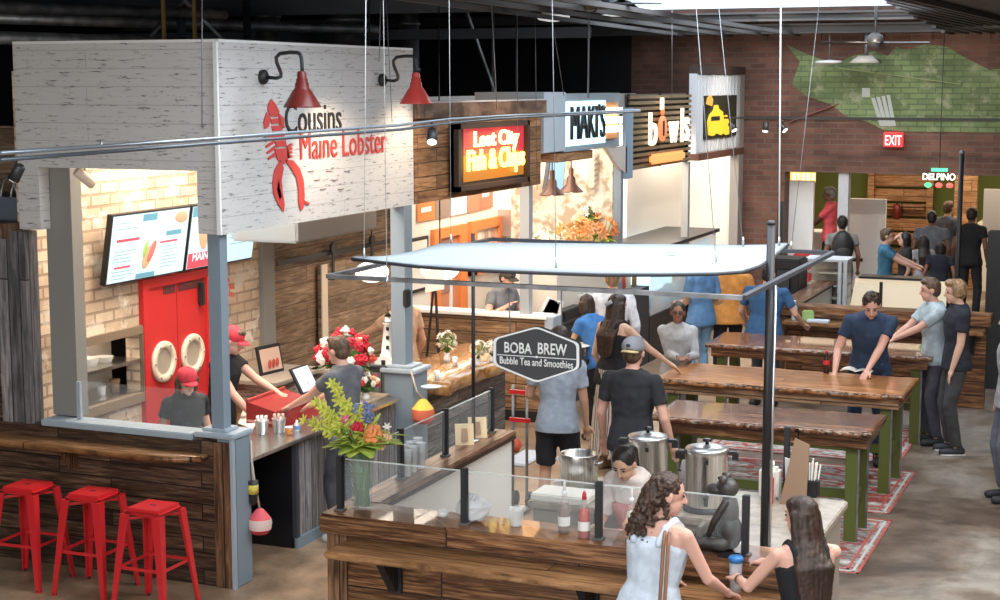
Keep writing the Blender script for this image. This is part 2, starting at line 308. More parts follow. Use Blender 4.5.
    def solo(s, name, m, label, cat, group=None, kind=None):      # a thing that is one mesh, its origin at its base
        lo = Vector([min(v[i] for v in s.v) for i in range(3)]); hi = Vector([max(v[i] for v in s.v) for i in range(3)])
        c = Vector(((lo.x+hi.x)/2, (lo.y+hi.y)/2, lo.z)); me = s.mesh(name, Matrix.Translation(-c)); me.materials.append(m)
        o = bpy.data.objects.new(name, me); bpy.context.collection.objects.link(o); o.location = c; tag(o, label, cat, group, kind); return o
    def struct(s, name, m, parent=None):
        o = s.build(name, m, parent)
        if not parent: o['kind'] = 'structure'
        return o
def W(o):
    m = Matrix.Identity(4)
    while o: m = o.matrix_basis@m; o = o.parent
    return m
def tag(o, label=None, cat=None, group=None, kind=None):
    if label: o['label'] = label
    if cat: o['category'] = cat
    if group: o['group'] = group
    if kind: o['kind'] = kind
    return o
def thing(name, label, cat, loc=(0, 0, 0), rz=0, group=None):
    o = bpy.data.objects.new(name, None); bpy.context.collection.objects.link(o); o.empty_display_size = .1
    o.location = loc; o.rotation_euler = (0, 0, rz); return tag(o, label, cat, group)
def kids(o): return [c for c in bpy.data.objects if c.parent == o]
def dup(root, loc, rz=None, label=None, group=None, scale=None):
    r = root.copy(); bpy.context.collection.objects.link(r); r.location = loc
    if rz is not None: r.rotation_euler = (0, 0, rz)
    if scale: r.scale = (scale,)*3
    if label: r['label'] = label
    if group: r['group'] = group
    for ch in kids(root):
        c = ch.copy(); bpy.context.collection.objects.link(c); c.parent = r
        for gc in kids(ch):
            d = gc.copy(); bpy.context.collection.objects.link(d); d.parent = c
    return r
def text(name, s, origin, xdir, updir, width, height, m, parent=None, ext=.004, shear=0, bold=0, lab=None):
    cu = bpy.data.curves.new(name, 'FONT'); cu.body = s; cu.size = 1; cu.extrude = 0; cu.resolution_u = 3; cu.offset = bold; cu.shear = shear
    o = bpy.data.objects.new('tmp', cu); bpy.context.collection.objects.link(o)
    dg = bpy.context.evaluated_depsgraph_get(); dg.update(); me = bpy.data.meshes.new_from_object(o.evaluated_get(dg))
    bpy.data.objects.remove(o); bpy.data.curves.remove(cu)
    xs = [v.co.x for v in me.vertices]; ys = [v.co.y for v in me.vertices]; x0, x1, y0, y1 = min(xs), max(xs), min(ys), max(ys)
    X = Vector(xdir).normalized(); U = Vector(updir).normalized(); N = X.cross(U); O = Vector(origin)
    Mi = W(parent).inverted() if parent else Matrix.Identity(4)
    bm = bmesh.new(); bm.from_mesh(me)
    for v in bm.verts: v.co = Mi@(O+X*((v.co.x-x0)/(x1-x0)*width)+U*((v.co.y-y0)/(y1-y0)*height)+N*.001)
    r = bmesh.ops.extrude_face_region(bm, geom=bm.faces[:]); d = Mi.to_3x3()@(N*ext)
    for v in [g for g in r['geom'] if isinstance(g, bmesh.types.BMVert)]: v.co += d
    bmesh.ops.recalc_face_normals(bm, faces=bm.faces[:]); bm.to_mesh(me); bm.free(); me.name = name
    me.materials.clear(); me.materials.append(m)
    o = bpy.data.objects.new(name, me); bpy.context.collection.objects.link(o)
    if parent: o.parent = parent
    if lab: o['label'] = lab
    return o
# ================================================================ THE SETTING
YB = 25.45      # brick back wall
XF = -6.32      # front plane of the row of food stalls
XW = -8.15      # back wall plane of the stalls
MB().box((-16, -6, -.2), (9, 36, 0)).struct('floor', floor_mat())
# ceiling with skylight openings
c = MB(); ys = [-6]+[v for (x, y, a, b) in SKY for v in (y-b/2, y+b/2)]+[36]
for i in range(0, len(ys), 2): c.box((-16, ys[i], 4.80), (9, ys[i+1], 4.83))
for (x, y, a, b) in SKY: c.box((-16, y-b/2, 4.80), (x-a/2, y+b/2, 4.83)); c.box((x+a/2, y-b/2, 4.80), (9, y+b/2, 4.83))
c.struct('ceiling', M['ceil'])
MB().box((-16.2, -6, 0), (-16, 36, 5.15)).struct('wall_left', M['void'])
MB().box((9, -6, 0), (9.2, 36, 5.0)).struct('wall_right', M['red_brick'])
MB().box((-16, -6.2, 0), (9, -6, 1.3)).box((-16, -6.2, 4.5), (9, -6, 5.15)).box((-16, -6.2, 1.3), (-8.6, -6, 4.5)).box((2.6, -6.2, 1.3), (9, -6, 4.5)).struct('wall_front', M['red_brick'])  # window opening invented to go with the fill light behind the camera
wf = MB()
for i in range(8): wf.box((-8.6+i*1.6-.03, -6.12, 1.3), (-8.6+i*1.6+.03, -6.06, 4.5))
wf.struct('added_window_bars', M['black'])  # bars of the invented, unseen window around the fill light
MB().box((-16, 36, 0), (9, 36.2, 5.15)).struct('wall_far', M['void'])
MB().box((-16, YB, 0), (-8.2, YB+.3, 5.0)).struct('wall_behind_stalls', M['void'])
xo, xr = YP(785, 172, YB).x, 2.0
zo = 2.36
wb = MB().box((-8.2, YB, 0), (xo, YB+.35, 4.95)).box((xo, YB, zo), (9, YB+.35, 4.95)).box((xr, YB, 0), (9, YB+.35, zo))
wb.struct('wall_back', M['red_brick'])
MB().box((-8.2, YB-.04, 3.2), (9, YB, 3.235)).struct('trim_1', M['black'])
t = MB()
for i in range(15): x = -7.2+i*.85; t.box((x, YB-.05, 4.42), (x+.42, YB, 4.80))
t.struct('trim_2', M['red_brick'])
# painted mural on the brick
P = [(787, 45), (800, 62), (792, 84), (806, 96), (830, 104), (846, 116), (868, 122), (884, 130), (912, 132), (960, 132), (1040, 134), (1040, 64), (990, 70), (962, 56), (948, 47), (925, 44), (907, 50), (896, 47), (888, 56), (874, 51), (852, 56), (836, 64), (812, 56)]
mu = thing('mural', 'green and white mural painted across the upper brick back wall', 'mural', YP(900, 132, YB-.02))
MB().prism([YP(x, y, YB-.002) for x, y in P], (0, -.012, 0)).build('painted_ground', M['green_brick'], mu)
st = MB()
for i in range(4): st.prism([YP(871+i*5.2, 98-i*1, YB-.016), YP(875+i*5, 98-i, YB-.016), YP(884+i*4, 126, YB-.016), YP(880+i*4, 126, YB-.016)], (0, -.006, 0))
st.build('white_stripes', C(.42, .45, .42), mu)
MB().prism([YP(862, 88, YB-.016), YP(870, 88, YB-.016), YP(870, 97, YB-.016), YP(862, 97, YB-.016)], (0, -.006, 0)).build('white_patch', C(.42, .45, .42), mu)
MB().bar(YP(838, 68, YB-.02), YP(960, 84, YB-.02), .05, .01).build('pale_branch', C(.30, .33, .16), mu)
MB().bar(YP(790, 122, YB-.02), YP(838, 104, YB-.02), .10, .01).solo('painted_streak', C(.30, .10, .09), 'faded pink painted streak on the brick wall left of the green mural', 'paint mark')
# exit sign
ex = thing('exit_sign', 'red lit EXIT sign on the brick back wall under the green mural', 'exit sign', YP(893, 146, YB-.12))
MB().bbox(YP(883, 147, YB-.12)+Vector((0, 0, 0)), YP(903, 132, YB-.12)+Vector((0, .1, 0)), .01).build('housing', EM(.75, .05, .06, .9), ex)
text('lettering', 'EXIT', YP(885, 145, YB-.13), (1, 0, 0), (0, 0, 1), .25, .15, EM(1, .8, .75, 2.2), ex)
# structure overhead
for i, (y, z, m, h) in enumerate(((22.5, 4.62, 'beam_grey', .10), (24.9, 4.52, 'beam_grey', .12))):
    b = MB().box((-16, y-.1, z), (9, y+.1, z+.03)).box((-16, y-.02, z+.03), (9, y+.02, z+h)).box((-16, y-.1, z+h), (9, y+.1, z+h+.03))
    b.struct('ceiling_beam_%d' % (i+1), M[m])
b = MB().box((-16, 16.0, 4.52), (-5.4, 16.15, 4.78)); b.struct('ceiling_beam_4', M['beam_blue'])
b = MB().box((-16, 17.6, 4.28), (-6.2, 17.72, 4.40)); b.struct('ceiling_beam_5', M['beam_blue'])
dk = MB()
for i in range(22): a = ZP(862+i*9, -14+i*5, 4.52); b = ZP(1010+i*8, 22+i*4, 4.52); dk.bar((a.x, a.y, 4.52+.0*i), (b.x, b.y, 4.52), .05, .05)
dk.prism([ZP(850, -20, 4.56), ZP(1010, 22, 4.56), ZP(1150, 60, 4.56), ZP(1100, -40, 4.56)], (0, 0, .03))
dk.struct('ceiling_deck', M['beam_grey'])
# clutter in the dark above and behind the stalls
rd = random.Random(3)
for i, (x, y, r, m, z0) in enumerate(((-9.6, 16.2, .14, 'galv', 0), (-9.3, 17.6, .24, 'galv', 0), (-9.1, 18.9, .13, 'galv', 0), (-9.5, 14.3, .05, 'beam_blue', 0), (-11.2, 12.2, .30, 'beam_blue', 0), (-12.2, 13.3, .16, 'beam_blue', 0), (-10.6, 11.6, .09, 'galv', 0))):
    o = MB().tube([(x, y, z0), (x, y, 4.79)], r, 16).lathe([(r+.02, 3.9), (r+.02, 3.96)], (x, y, 0), 16).lathe([(r+.02, 4.5), (r+.02, 4.54)], (x, y, 0), 16)
    o.solo('duct', M[m], ['round metal duct rising behind the wooden neon sign box', 'thickest silver duct rising behind the wooden neon sign box', 'slim silver duct right of the thickest one behind the stalls', 'thin bluish pipe behind the right end of the lettered white sign', 'widest blue-grey duct in the dark above the white sign', 'blue-grey duct left of the widest one above the white sign', 'thin silver pipe above the corner of the white sign'][i], 'duct', 'ducts in the dark behind the stalls')
for i, (x, y) in enumerate(((-8.9, 13.1), (-8.85, 13.55))):
    MB().tube([(x, y, 0), (x, y, 4.79)], .022, 8).solo('brass_pipe', C(.32, .20, .07, .5), ['left', 'right'][i]+' one of two thin brass pipes rising behind the lettered white sign', 'pipe', 'brass pipes')
MB().tube([(-9.2, 15.1, 2.5), (-9.2, 15.1, 4.79)], .045, 8).solo('black_pole', M['black'], 'black vertical pole rising behind the neon sign box', 'pole')
for i, (a, b) in enumerate((((-9.4, 14.2, 4.6), (-9.1, 15.0, 3.9)), ((-9.4, 14.2, 4.6), (-9.5, 13.2, 3.9)), ((-11.4, 10.6, 4.8), (-11.3, 11.2, 4.0)), ((-11.4, 11.9, 4.8), (-11.3, 12.4, 4.0)), ((-8.8, 20.0, 4.79), (-8.6, 20.6, 3.6)), ((-8.8, 21.0, 4.79), (-8.6, 20.5, 3.6)))):
    MB().bar(a, b, .035).solo('steel_brace', M['galv'], ['right leg of the steel brace behind the far lamp', 'left leg of the steel brace behind the far lamp', 'leftmost slanting steel brace above the white sign', 'slanting brace second from left above the white sign', 'left slanting brace in the dark above the blue-lit sign', 'right slanting brace in the dark above the blue-lit sign'][i], 'brace', 'steel braces overhead')
for i, (y, z) in enumerate(((11.2, 4.45), (14.2, 4.38), (13.0, 4.15))):
    MB().tube([(-11.5+i, y-1.8, z), (-8.9+i*.2, y+3, z)], .06, 10).solo('ceiling_pipe', M['galv'], ['dark pipe running high above the white sign', 'dark pipe running above the second sign lamp', 'lowest dark pipe above the white sign'][i], 'pipe', 'pipes above the stalls')
# translucent panel between sign box and the lamp
MB().prism([(-8.3, 13.3, 3.60), (-8.3, 17.0, 3.60), (-8.3, 17.0, 4.02), (-8.3, 13.3, 4.02)], (-.03, 0, 0)).solo('ceiling_panel', C(.17, .17, .19), 'grey sheet panel standing behind the wooden neon sign box', 'panel')
MB().prism([(-8.1, 13.3, 3.58), (-8.1, 15.6, 3.58), (-8.1, 13.3, 3.93)], (-.03, 0, 0)).solo('slanted_panel', C(.24, .23, .23), 'lighter triangular panel leaning behind the wooden neon sign box', 'panel')
# pendant lamp discs and fans at the ceiling
pl = thing('pendant_lamp', 'round white pendant lamp hanging above the blue-lit sign', 'lamp', (*YP(553, 22, 18.6).xy, YP(553, 22, 18.6).z))
c0 = YP(553, 20, 18.6)
MB().lathe([(.02, .06), (.20, .05), (.205, .03), (.17, 0), (.05, -.02)], c0, 24).build('diffuser', mat('lit_diffuser', (.8, .8, .8), .4, emit=(1, .98, .95), es=.5), pl)
MB().bbox(c0+Vector((-.11, -.11, .06)), c0+Vector((.11, .11, .17)), .01).build('driver_box', M['steel_s'], pl)
MB().tube([c0+Vector((0, 0, .17)), (c0.x, c0.y, 4.79)], .02).build('stem', M['beam_blue'], pl)
pl2 = thing('pendant_lamp', 'wide white-rimmed pendant lamp near the skylight above the bowls sign', 'lamp', YP(622, 14, 18.6)); c0 = YP(622, 14, 18.6)
MB().lathe([(.02, .16), (.10, .15), (.22, .06), (.26, .0), (.24, -.01)], c0, 24).build('shade', M['black'], pl2)
MB().lathe([(.235, -.005), (.25, -.02), (.01, -.03)], c0, 24).build('diffuser', mat('lit_ring', (.8, .8, .8), .4, emit=(1, 1, 1), es=.6), pl2)
MB().tube([c0+Vector((0, 0, .16)), (c0.x, c0.y, 4.79)], .02).build('stem', M['black'], pl2)
def fan(loc, label):
    t = thing('ceiling_fan', label, 'ceiling fan', loc); x, y, z = loc
    MB().tube([(x, y, z+.12), (x, y, 4.79)], .02).build('downrod', M['black'], t)
    MB().lathe([(.04, .14), (.10, .10), (.12, .02), (.09, -.05), (.03, -.07)], loc, 18).build('motor', M['black'], t)
    for k in range(4):
        a = k*PI/2+.35; d = Vector((math.cos(a), math.sin(a), 0)); n = Vector((-d.y, d.x, .12))
        MB().prism([Vector(loc)+d*.1-n*.04, Vector(loc)+d*.72-n*.075, Vector(loc)+d*.74+n*.06, Vector(loc)+d*.1+n*.04], (0, 0, .012)).build('blade', M['black'], t)
fan(YP(875, 43, 22.2), 'black ceiling fan hanging in front of the green mural')
fan(YP(590, 4, 15.8), 'dark ceiling fan at the top edge above the stalls')
# lamps in front of mural
for i, (x, y) in enumerate(((829, 63), (866, 61))):
    c0 = YP(x, y, 24.9); t = thing('high_bay_lamp', ['small white disc lamp hanging before the left end of the mural', 'square-hooded pale lamp hanging before the mural beside the black fan'][i], 'lamp', c0)
    MB().tube([c0+Vector((0, 0, .05)), (c0.x, c0.y, 4.53)], .012 if i == 0 else .035).build('stem', M['galv'], t)
    if i == 0: MB().lathe([(.02, .05), (.20, .03), (.21, 0), (.02, -.02)], c0, 20).build('disc', C(.6, .6, .6), t)
    else: MB().loft([[c0+Vector((a*.10, b*.10, .08)) for a, b in ((-1, -1), (1, -1), (1, 1), (-1, 1))], [c0+Vector((a*.22, b*.22, -.03)) for a, b in ((-1, -1), (1, -1), (1, 1), (-1, 1))]]).build('hood', C(.42, .38, .33), t)
# far wall lighting track with heads, and the long twin rail over the stalls
def track_head(p, aim, label, group, s=1., m=None, lit=True):
    p = Vector(p); t = thing('track_light', label, 'track light', p, 0, group)
    MB().tube([p, p-Vector((0, 0, .09*s))], .012*s).build('stem', m or M['black'], t)
    a = p-Vector((0, 0, .13*s)); d = Vector(aim).normalized()
    h = MB().lathe([(.025*s, -.09*s), (.045*s, -.07*s), (.05*s, .06*s)], a, 14, axis=d).build('head', m or M['black'], t)
    MB().lathe([(.001, .055*s), (.044*s, .064*s)], a, 14, axis=d, caps=True).build('lens', EM(1, .93, .8, 3.) if lit else C(.5, .5, .5), h)
tr = thing('track_rail', 'thin black lighting rail running in front of the brick back wall', 'track rail', (-3, 24.0, 3.2))
MB().bar((-6.6, 24.0, 3.24), (1.5, 24.0, 3.24), .03, .03).build('rail', M['black'], tr)
for i, (x, dx) in enumerate(((704, -.6), (733, .5), (766, 0), (783, .7))):
    p = YP(x, 108, 24.0); track_head((p.x, 24.0, 3.23), (dx, -.3, -.7), ['leftmost small spotlight on the far rail before the yellow cake sign', 'spotlight at the right edge of the yellow cake sign', 'dark spotlight on the far rail at the left of the brick wall', 'bright spotlight on the far rail before the brick wall'][i], 'spotlights on the far rail')
r1 = thing('track_rail', 'long bright steel twin rail crossing in front of all the signs', 'track rail', (-4.8, 10, 3.3))
for j, (pp, m, rr) in enumerate(((((0, 153), (200, 139.5), (400, 125), (450, 119), (500, 116), (640, 110)), 'chrome', .010), (((0, 160), (200, 144.5), (400, 129.5), (450, 123), (500, 118.5), (640, 111.5)), 'galv', .010))):
    pts = []
    for i, (x, y) in enumerate(pp): pts.append(XP(x, y, -4.85+.02*j))
    MB().tube(pts, rr, 8).build('rail', M['rail'] if j == 0 else M['rail_d'], r1)
MB().tube([XP(101, 140, -4.85), XP(101, 153, -4.85)], .006).build('joint', M['steel_s'], r1)
track_head(XP(432, 122, -4.86), (.2, -.5, -.6), 'black spotlight on the twin rail in front of the wooden neon sign box', 'spotlights on the twin rail', .8)
track_head(XP(16, 158, -4.86), (-.5, 0, -.7), 'black spotlight with red collar at the far left of the twin rail', 'spotlights on the twin rail', .55)
# lighting hardware that really lights the signs
spot('sign_lamp_light', (-5.75, 11.3, 3.62), (-6.32, 11.6, 2.9), 42, WARM, 105, .8, .06)
spot('sign_lamp_light', (-5.75, 12.95, 3.62), (-6.32, 12.9, 2.9), 34, WARM, 105, .8, .06)
# wires that hang from the roof
WI = [((202, -6), (202, 128), XF+.4, 'wire', 'white wire hanging in front of the corner of the white sign', .004),
 ((381, -6), (379, 62), -6.2, 'wire', 'bluish wire at the right part of the lettered white sign', .004), ((386, -6), (392, 120), -6.1, 'wire_d', 'slanting dark wire crossing the second sign lamp', .003),
 ((491, -6), (497, 110), -6.2, 'wire', 'pale cord hanging down before the neon sign', .005), ((517, -6), (518, 190), -6.2, 'wire_d', 'thin cord at the right end of the neon sign', .003), ((535, -6), (537, 190), -6.2, 'wire_d', 'thin cord between neon sign and blue-lit sign', .003),
 ((589, -6), (588, 98), -6.2, 'wire', 'bright thick wire above the blue-lit sign', .011), ((553, 26), (564, 96), -6.2, 'wire_d', 'slanting cord below the round pendant lamp', .004),
 ((672, 8), (672, 98), -6.2, 'wire', 'straight wire above the bowls sign', .005)]
for a, b, X0, m, lab, r in WI: MB().tube([XP(*a, X0), XP(*b, X0)], r, 6).solo('hanging_wire', M[m], lab, 'wire', 'wires hanging from the roof')
# ================================================================ ROOM BEYOND THE BRICK WALL
yb2 = 31.5
MB().box((-9, yb2, 0), (9, yb2+.1, 3.2)).struct('wall_beyond', M['green_wall'])
MB().box((-9, YB+.35, 3.0), (9, yb2, 3.1)).struct('ceiling_beyond', M['cream'])
t = thing('wooden_display_wall', 'tan wooden shelf wall beyond the opening in the brick wall', 'display wall', YP(905, 290, yb2-.2))
for k in range(7): a = YP(873, 180+k*14.5, yb2-.05); b = YP(930, 180+k*14.5, yb2-.05); MB().box((a.x, yb2-.10, a.z-.11), (b.x, yb2-.02, a.z+.12)).build('board', M['beam'], t)
for x in (873, 932): a = YP(x, 180, yb2); MB().box((a.x-.06, yb2-.22, 0), (a.x+.06, yb2-.02, 2.35)).build('upright', M['beam'], t)
for k in (2, 4): a = YP(885, 178+k*15, yb2-.2); b = YP(925, 178+k*15, yb2-.2); MB().box((a.x, yb2-.35, a.z), (b.x, yb2-.1, a.z+.03)).build('shelf', M['beam'], t)
t = thing('fire_extinguisher', 'small red fire extinguisher on the tan wooden wall', 'fire extinguisher', YP(897, 210, yb2-.35)); a = YP(897, 208, yb2-.42)
MB().lathe([(.02, -.22), (.07, -.2), (.07, .04), (.03, .08)], a, 14).build('tank', M['shade_red'], t); MB().tube([a+Vector((0, 0, .07)), a+Vector((.02, 0, .12)), a+Vector((.09, 0, .1)), a+Vector((.1, 0, -.08))], .014).build('hose', M['black'], t)
a = YP(967, 175, yb2-1); MB().box((a.x-.2, a.y-.1, 0), (a.x+.2, a.y+.1, 2.6)).solo('orange_wood_post', M['beam'], 'broad tan wooden post beyond the opening at the right', 'post')
a = YP(845, 172, YB+.1); MB().box((a.x-.09, YB+.05, 0), (a.x+.07, YB+.25, 2.36)).solo('light_post', C(.55, .56, .60), 'pale grey post behind the person in the red shirt', 'post')
a = YP(791, 172, YB+.1); MB().box((a.x-.14, YB+.36, 0), (a.x+.32, YB+.46, 2.2)).solo('white_door_jamb', M['white'], 'white panel at the left edge of the brick opening', 'panel')
# white vendor kiosk with red cooler where the red-shirted person stands
k0 = thing('white_vendor_counter', 'white panelled vendor counter at the left of the brick opening', 'counter', (-5.3, 26.6, 0))
MB().box((-5.75, 26.7, 0), (-4.95, 27.2, 1.25)).build('front_panel', M['cream_l'], k0); MB().box((-4.9, 27.0, 0), (-4.25, 27.1, 1.85)).build('back_panel', M['white'], k0)
MB().box((-5.8, 26.65, 1.25), (-4.9, 27.25, 1.30)).build('counter_top', M['white'], k0)
k1 = thing('lit_menu_sign', 'yellow lit sign strip above the white vendor counter', 'sign', YP(804, 178, 26.5)); MB().tube([YP(804, 173, 26.44), (YP(804, 173, 26.44).x, 26.44, 3.0)], .01).build('cord', M['black'], k1)
a = YP(790, 182, 26.4); b = YP(815, 171, 26.4); MB().box((a.x, 26.4, a.z), (b.x, 26.48, b.z)).build('lightbox', EM(1, .55, .10, 1.4), k1)
for i in range(5): MB().box((a.x+.04+i*.08, 26.385, a.z+.04), (a.x+.09+i*.08, 26.40, b.z-.04)).build('glyph', EM(1, .9, .5, 2.), k1)
a = YP(792, 252, 24.6); MB().bbox((a.x+.02, 24.6, 0), (a.x+.30, 24.9, 1.15), .02).solo('red_cooler', C(.45, .03, .03), 'red cooler cabinet below the white vendor counter', 'cooler')
MB().bar((-5.6, 25.2, 1.02), (-4.3, 25.2, 1.02), .05).bar((-5.6, 25.2, 0), (-5.6, 25.2, 1.9), .09).bar((-4.72, 25.2, 0), (-4.72, 25.2, 1.1), .05).solo('black_rail_frame', M['black'], 'black metal rail frame in front of the white vendor counter', 'railing')
# glowing hanging sign
c0 = YP(939, 180, 25.2)
hs = thing('hanging_neon_sign', 'small neon sign reading DELPINO hanging before the brick opening', 'sign', c0)
text('lettering', 'DELPINO', c0+Vector((-.24, 0, 0)), (1, 0, 0), (0, 0, 1), .48, .10, EM(1, .93, .8, 3.5), hs, .02)
MB().box(c0+Vector((-.12, 0, .13)), c0+Vector((.12, .02, .18))).build('green_bar', EM(.1, .9, .4, 1.6), hs)
for i in range(3): MB().ell(c0+Vector((-.16+i*.16, 0, -.08)), (.055, .02, .04)).build('light', EM(*((.1, .9, .3) if i == 0 else (1, .12, .1)), 1.6), hs)
MB().tube([c0+Vector((0, 0, .18)), (c0.x, c0.y, 4.8)], .006).build('cord', M['black'], hs)
# back counter with posters at right
MB().box((-3.1, 30.2, 0), (-1.2, 30.9, 1.25)).solo('service_counter', M['cream_l'], 'long pale service counter beyond the dark figures at the right', 'counter')
a = YP(985, 196, 28.5); MB().box((a.x-.02, 28.5, a.z-.75), (a.x+.55, 28.55, a.z+.12)).solo('framed_poster', C(.6, .6, .6), 'white framed dark poster at the right edge of the opening', 'poster')
MB().box((-2.2, 30.95, 1.3), (-1.1, 31.0, 1.75)).solo('lit_screen', EM(.5, .75, .9, .9), 'pale blue screen behind the pale service counter', 'screen')
# dark post and draped thing at right edge
a = YP(992, 320, 20.5); MB().box((a.x-.08, 20.4, 0), (a.x+.5, 20.7, 1.95)).solo('black_cabinet', M['black'], 'tall black cabinet cut by the right edge of the photo', 'cabinet')
# ================================================================ LOBSTER STALL (nearest, left)
Y0, Y1 = 9.98, 13.2
st = thing('sign_box', 'large white-washed plank sign box lettered Cousins Maine Lobster over the near stall', 'sign', (-7.2, 11.6, 2.65))
zt, zb, zn = 4.05, 2.66, 3.12
MB().prism([(-8.15, Y0, zb-.02), (-8.15, Y0, zt), (XF, Y0, zt), (XF, Y0, zb), (-6.53, Y0, zb), (-6.53, Y0, zn), (-7.95, Y0, zn), (-7.95, Y0, zb-.02)], (0, .12, 0)).build('front_panel', M['white_plank'], st)
MB().box((XF-.12, Y0+.12, zb), (XF, Y1, zt)).build('side_panel', M['white_plank'], st)
MB().bar((XF-.02, Y0+.005, zb), (XF-.02, Y0+.005, zt), .06, .03).build('corner_strip', M['white'], st)
MB().box((-8.15, Y0, zt), (XF, Y1, zt+.02)).build('top_board', M['white'], st)
MB().box((-8.15, Y0+.12, 3.85), (XF-.12, Y1, 3.9)).build('soffit', M['black'], st)
fx = XF+.004
def on(x, y): return XP(x, y, fx)
a = on(285, 134); b = on(341, 126)
text('lettering_cousins', 'Cousins', a, (0, 1, 0), (0, 0, 1), b.y-a.y, .235, C(.03, .03, .035), st, .008, lab='black lettering')
a = on(300, 160); b = on(386, 152)
text('lettering_maine_lobster', 'Maine Lobster', a, (0, 1, 0), (0, 0, 1), b.y-a.y, .215, C(.55, .06, .05), st, .008, lab='red lettering')
red_d = C(.62, .07, .06)
def poly(pts, m=red_d, name='lobster_emblem', e=.006):
    return MB().prism([on(*p)+Vector((.002, 0, 0)) for p in pts], (e, 0, 0))
lob = MB()
def lp(pts): lob.prism([on(*p)+Vector((.002, 0, 0)) for p in pts], (.006, 0, 0))
lp([(268, 103), (271, 99), (275, 104), (279, 112), (276, 117), (270, 116), (267, 110)])            # tail tip
lp([(263, 122), (266, 112), (270, 118), (268, 127), (264, 129)]); lp([(278, 113), (283, 118), (284, 128), (279, 124)])
lp([(270, 119), (279, 118), (280, 123), (271, 124)]); lp([(271, 126), (281, 125), (282, 130), (272, 131)]); lp([(272, 133), (283, 132), (284, 138), (274, 139)]); lp([(274, 141), (285, 140), (286, 146), (276, 147)])
lp([(274, 149), (287, 148), (289, 157), (284, 164), (277, 160)])
lp([(280, 160), (274, 170), (272, 182), (273, 194), (278, 205), (283, 212), (284, 205), (282, 192), (281, 180), (283, 168)])
lp([(284, 160), (292, 160), (299, 168), (303, 180), (304, 195), (303, 208), (300, 211), (298, 202), (298, 190), (296, 178), (290, 168)])
lp([(278, 178), (276, 190), (279, 200), (281, 196), (279, 188)])
for k in range(4): lp([(272+k, 134+k*6), (264+k, 140+k*6), (265+k, 142+k*6), (273+k, 137+k*6)]); lp([(286, 146+k*3), (291, 143+k*4), (292, 145+k*4), (287, 149+k*3)])
lp([(303, 200), (309, 203), (308, 205), (303, 203)])
lob.build('lobster_emblem', red_d, st)['label'] = 'red lobster drawing with raised claws'
tg = MB()
for k in range(7): p = on(308+k*6, 172+((k*7) % 3)*9); tg.box((fx, p.y, p.z), (fx+.003, p.y+.10, p.z+.008))
tg.build('tag_line', C(.25, .22, .2), st)
# gooseneck lamps
def gooseneck(px0, py0, pxs, pys, label):
    b = XP(px0, py0, XF+.02); t = thing('barn_lamp', label, 'lamp', b, 0, 'red barn lamps on the white sign')
    e = XP(pxs, pys-4, XF+.52)
    MB().lathe([(.055, -.02), (.055, .01), (.03, .03)], b, 16, axis=(1, 0, 0)).build('wall_plate', M['black'], t)
    pts = [b]; q0 = b+Vector((.02, 0, 0)); q1 = b+Vector((.34, 0, -.06)); q2 = Vector((b.x+.12, e.y-.02, e.z+.26)); q3 = e+Vector((-.10, 0, .255)); q4 = e+Vector((.0, 0, .27)); q5 = e+Vector((.005, 0, .10))
    for A_, B_, C_, D_ in ((q0, q1, q2, q3), (q3, q3+(q3-q2)*.35, q4, q5)):
        for k in range(1, 9): u = k/8; pts.append(A_*(1-u)**3+B_*3*u*(1-u)**2+C_*3*u*u*(1-u)+D_*u**3)
    MB().tube(pts, .014, 10).build('gooseneck', M['black'], t)
    s = MB().lathe([(.028, .12), (.035, .10), (.034, .07), (.042, .065), (.042, .04), (.05, .035), (.052, .0), (.07, -.02), (.135, -.13), (.138, -.14), (.128, -.135), (.06, -.02), (.01, .02)], e, 24, caps=False).build('shade', M['shade_red'] if pxs < 350 else mat('barn_lamp_bright_red', (.45, .05, .04), .35), t)
    MB().ell(e-Vector((0, 0, .07)), (.035, .035, .05)).build('bulb', EM(1, .85, .6, 12.), s)
gooseneck(264, 77, 302, 92, 'left red barn lamp on black gooseneck over the lobster emblem')
gooseneck(383, 80, 416, 91, 'right red barn lamp on black gooseneck at the end of the white sign')
# posts
bp = thing('corner_post', 'blue-grey post with boxed base at the near corner of the lobster stall', 'post', (-6.42, 10.1, 0))
MB().bbox((-6.42, Y0+.005, 0), (-6.26, Y0+.22, 1.14), .008).build('boxed_base', M['blue_grey'], bp)
MB().bbox((-6.60, Y0-.03, 1.14), (-6.25, Y0+.25, 1.18), .008).bbox((-6.55, Y0+.01, 1.18), (-6.34, Y0+.19, 1.205), .006).build('cap', M['blue_grey_l'], bp)
MB().box((-6.475, Y0+.03, 1.2), (-6.37, Y0+.13, 2.66)).build('shaft', M['blue_grey'], bp)
MB().box((-6.285, Y0-.035, 0), (-6.262, Y0+.004, 1.14)).build('edge_bead', M['blue_grey_l'], bp)
bp = thing('corner_post', 'blue-grey post with boxed base at the far corner of the lobster stall', 'post', (-6.42, 13.1, 0))
MB().bbox((-6.50, 12.92, 0), (-6.20, 13.22, 1.14), .008).build('boxed_base', M['blue_grey'], bp)
MB().bbox((-6.53, 12.89, 1.14), (-6.17, 13.25, 1.18), .008).bbox((-6.49, 12.94, 1.18), (-6.24, 13.2, 1.205), .006).build('cap', M['blue_grey_l'], bp)
MB().box((-6.46, 13.0, 1.2), (-6.32, 13.16, 2.66)).build('shaft', M['blue_grey'], bp)
MB().bbox((-6.33, 12.97, 1.74), (-6.28, 13.05, 1.90), .01).build('switch_box', M['black'], bp)
MB().box((-8.0, Y0+.13, 1.17), (-7.76, Y0+.26, 3.6)).solo('left_post', M['taupe'], 'taupe post at the left side of the lobster stall window', 'post')
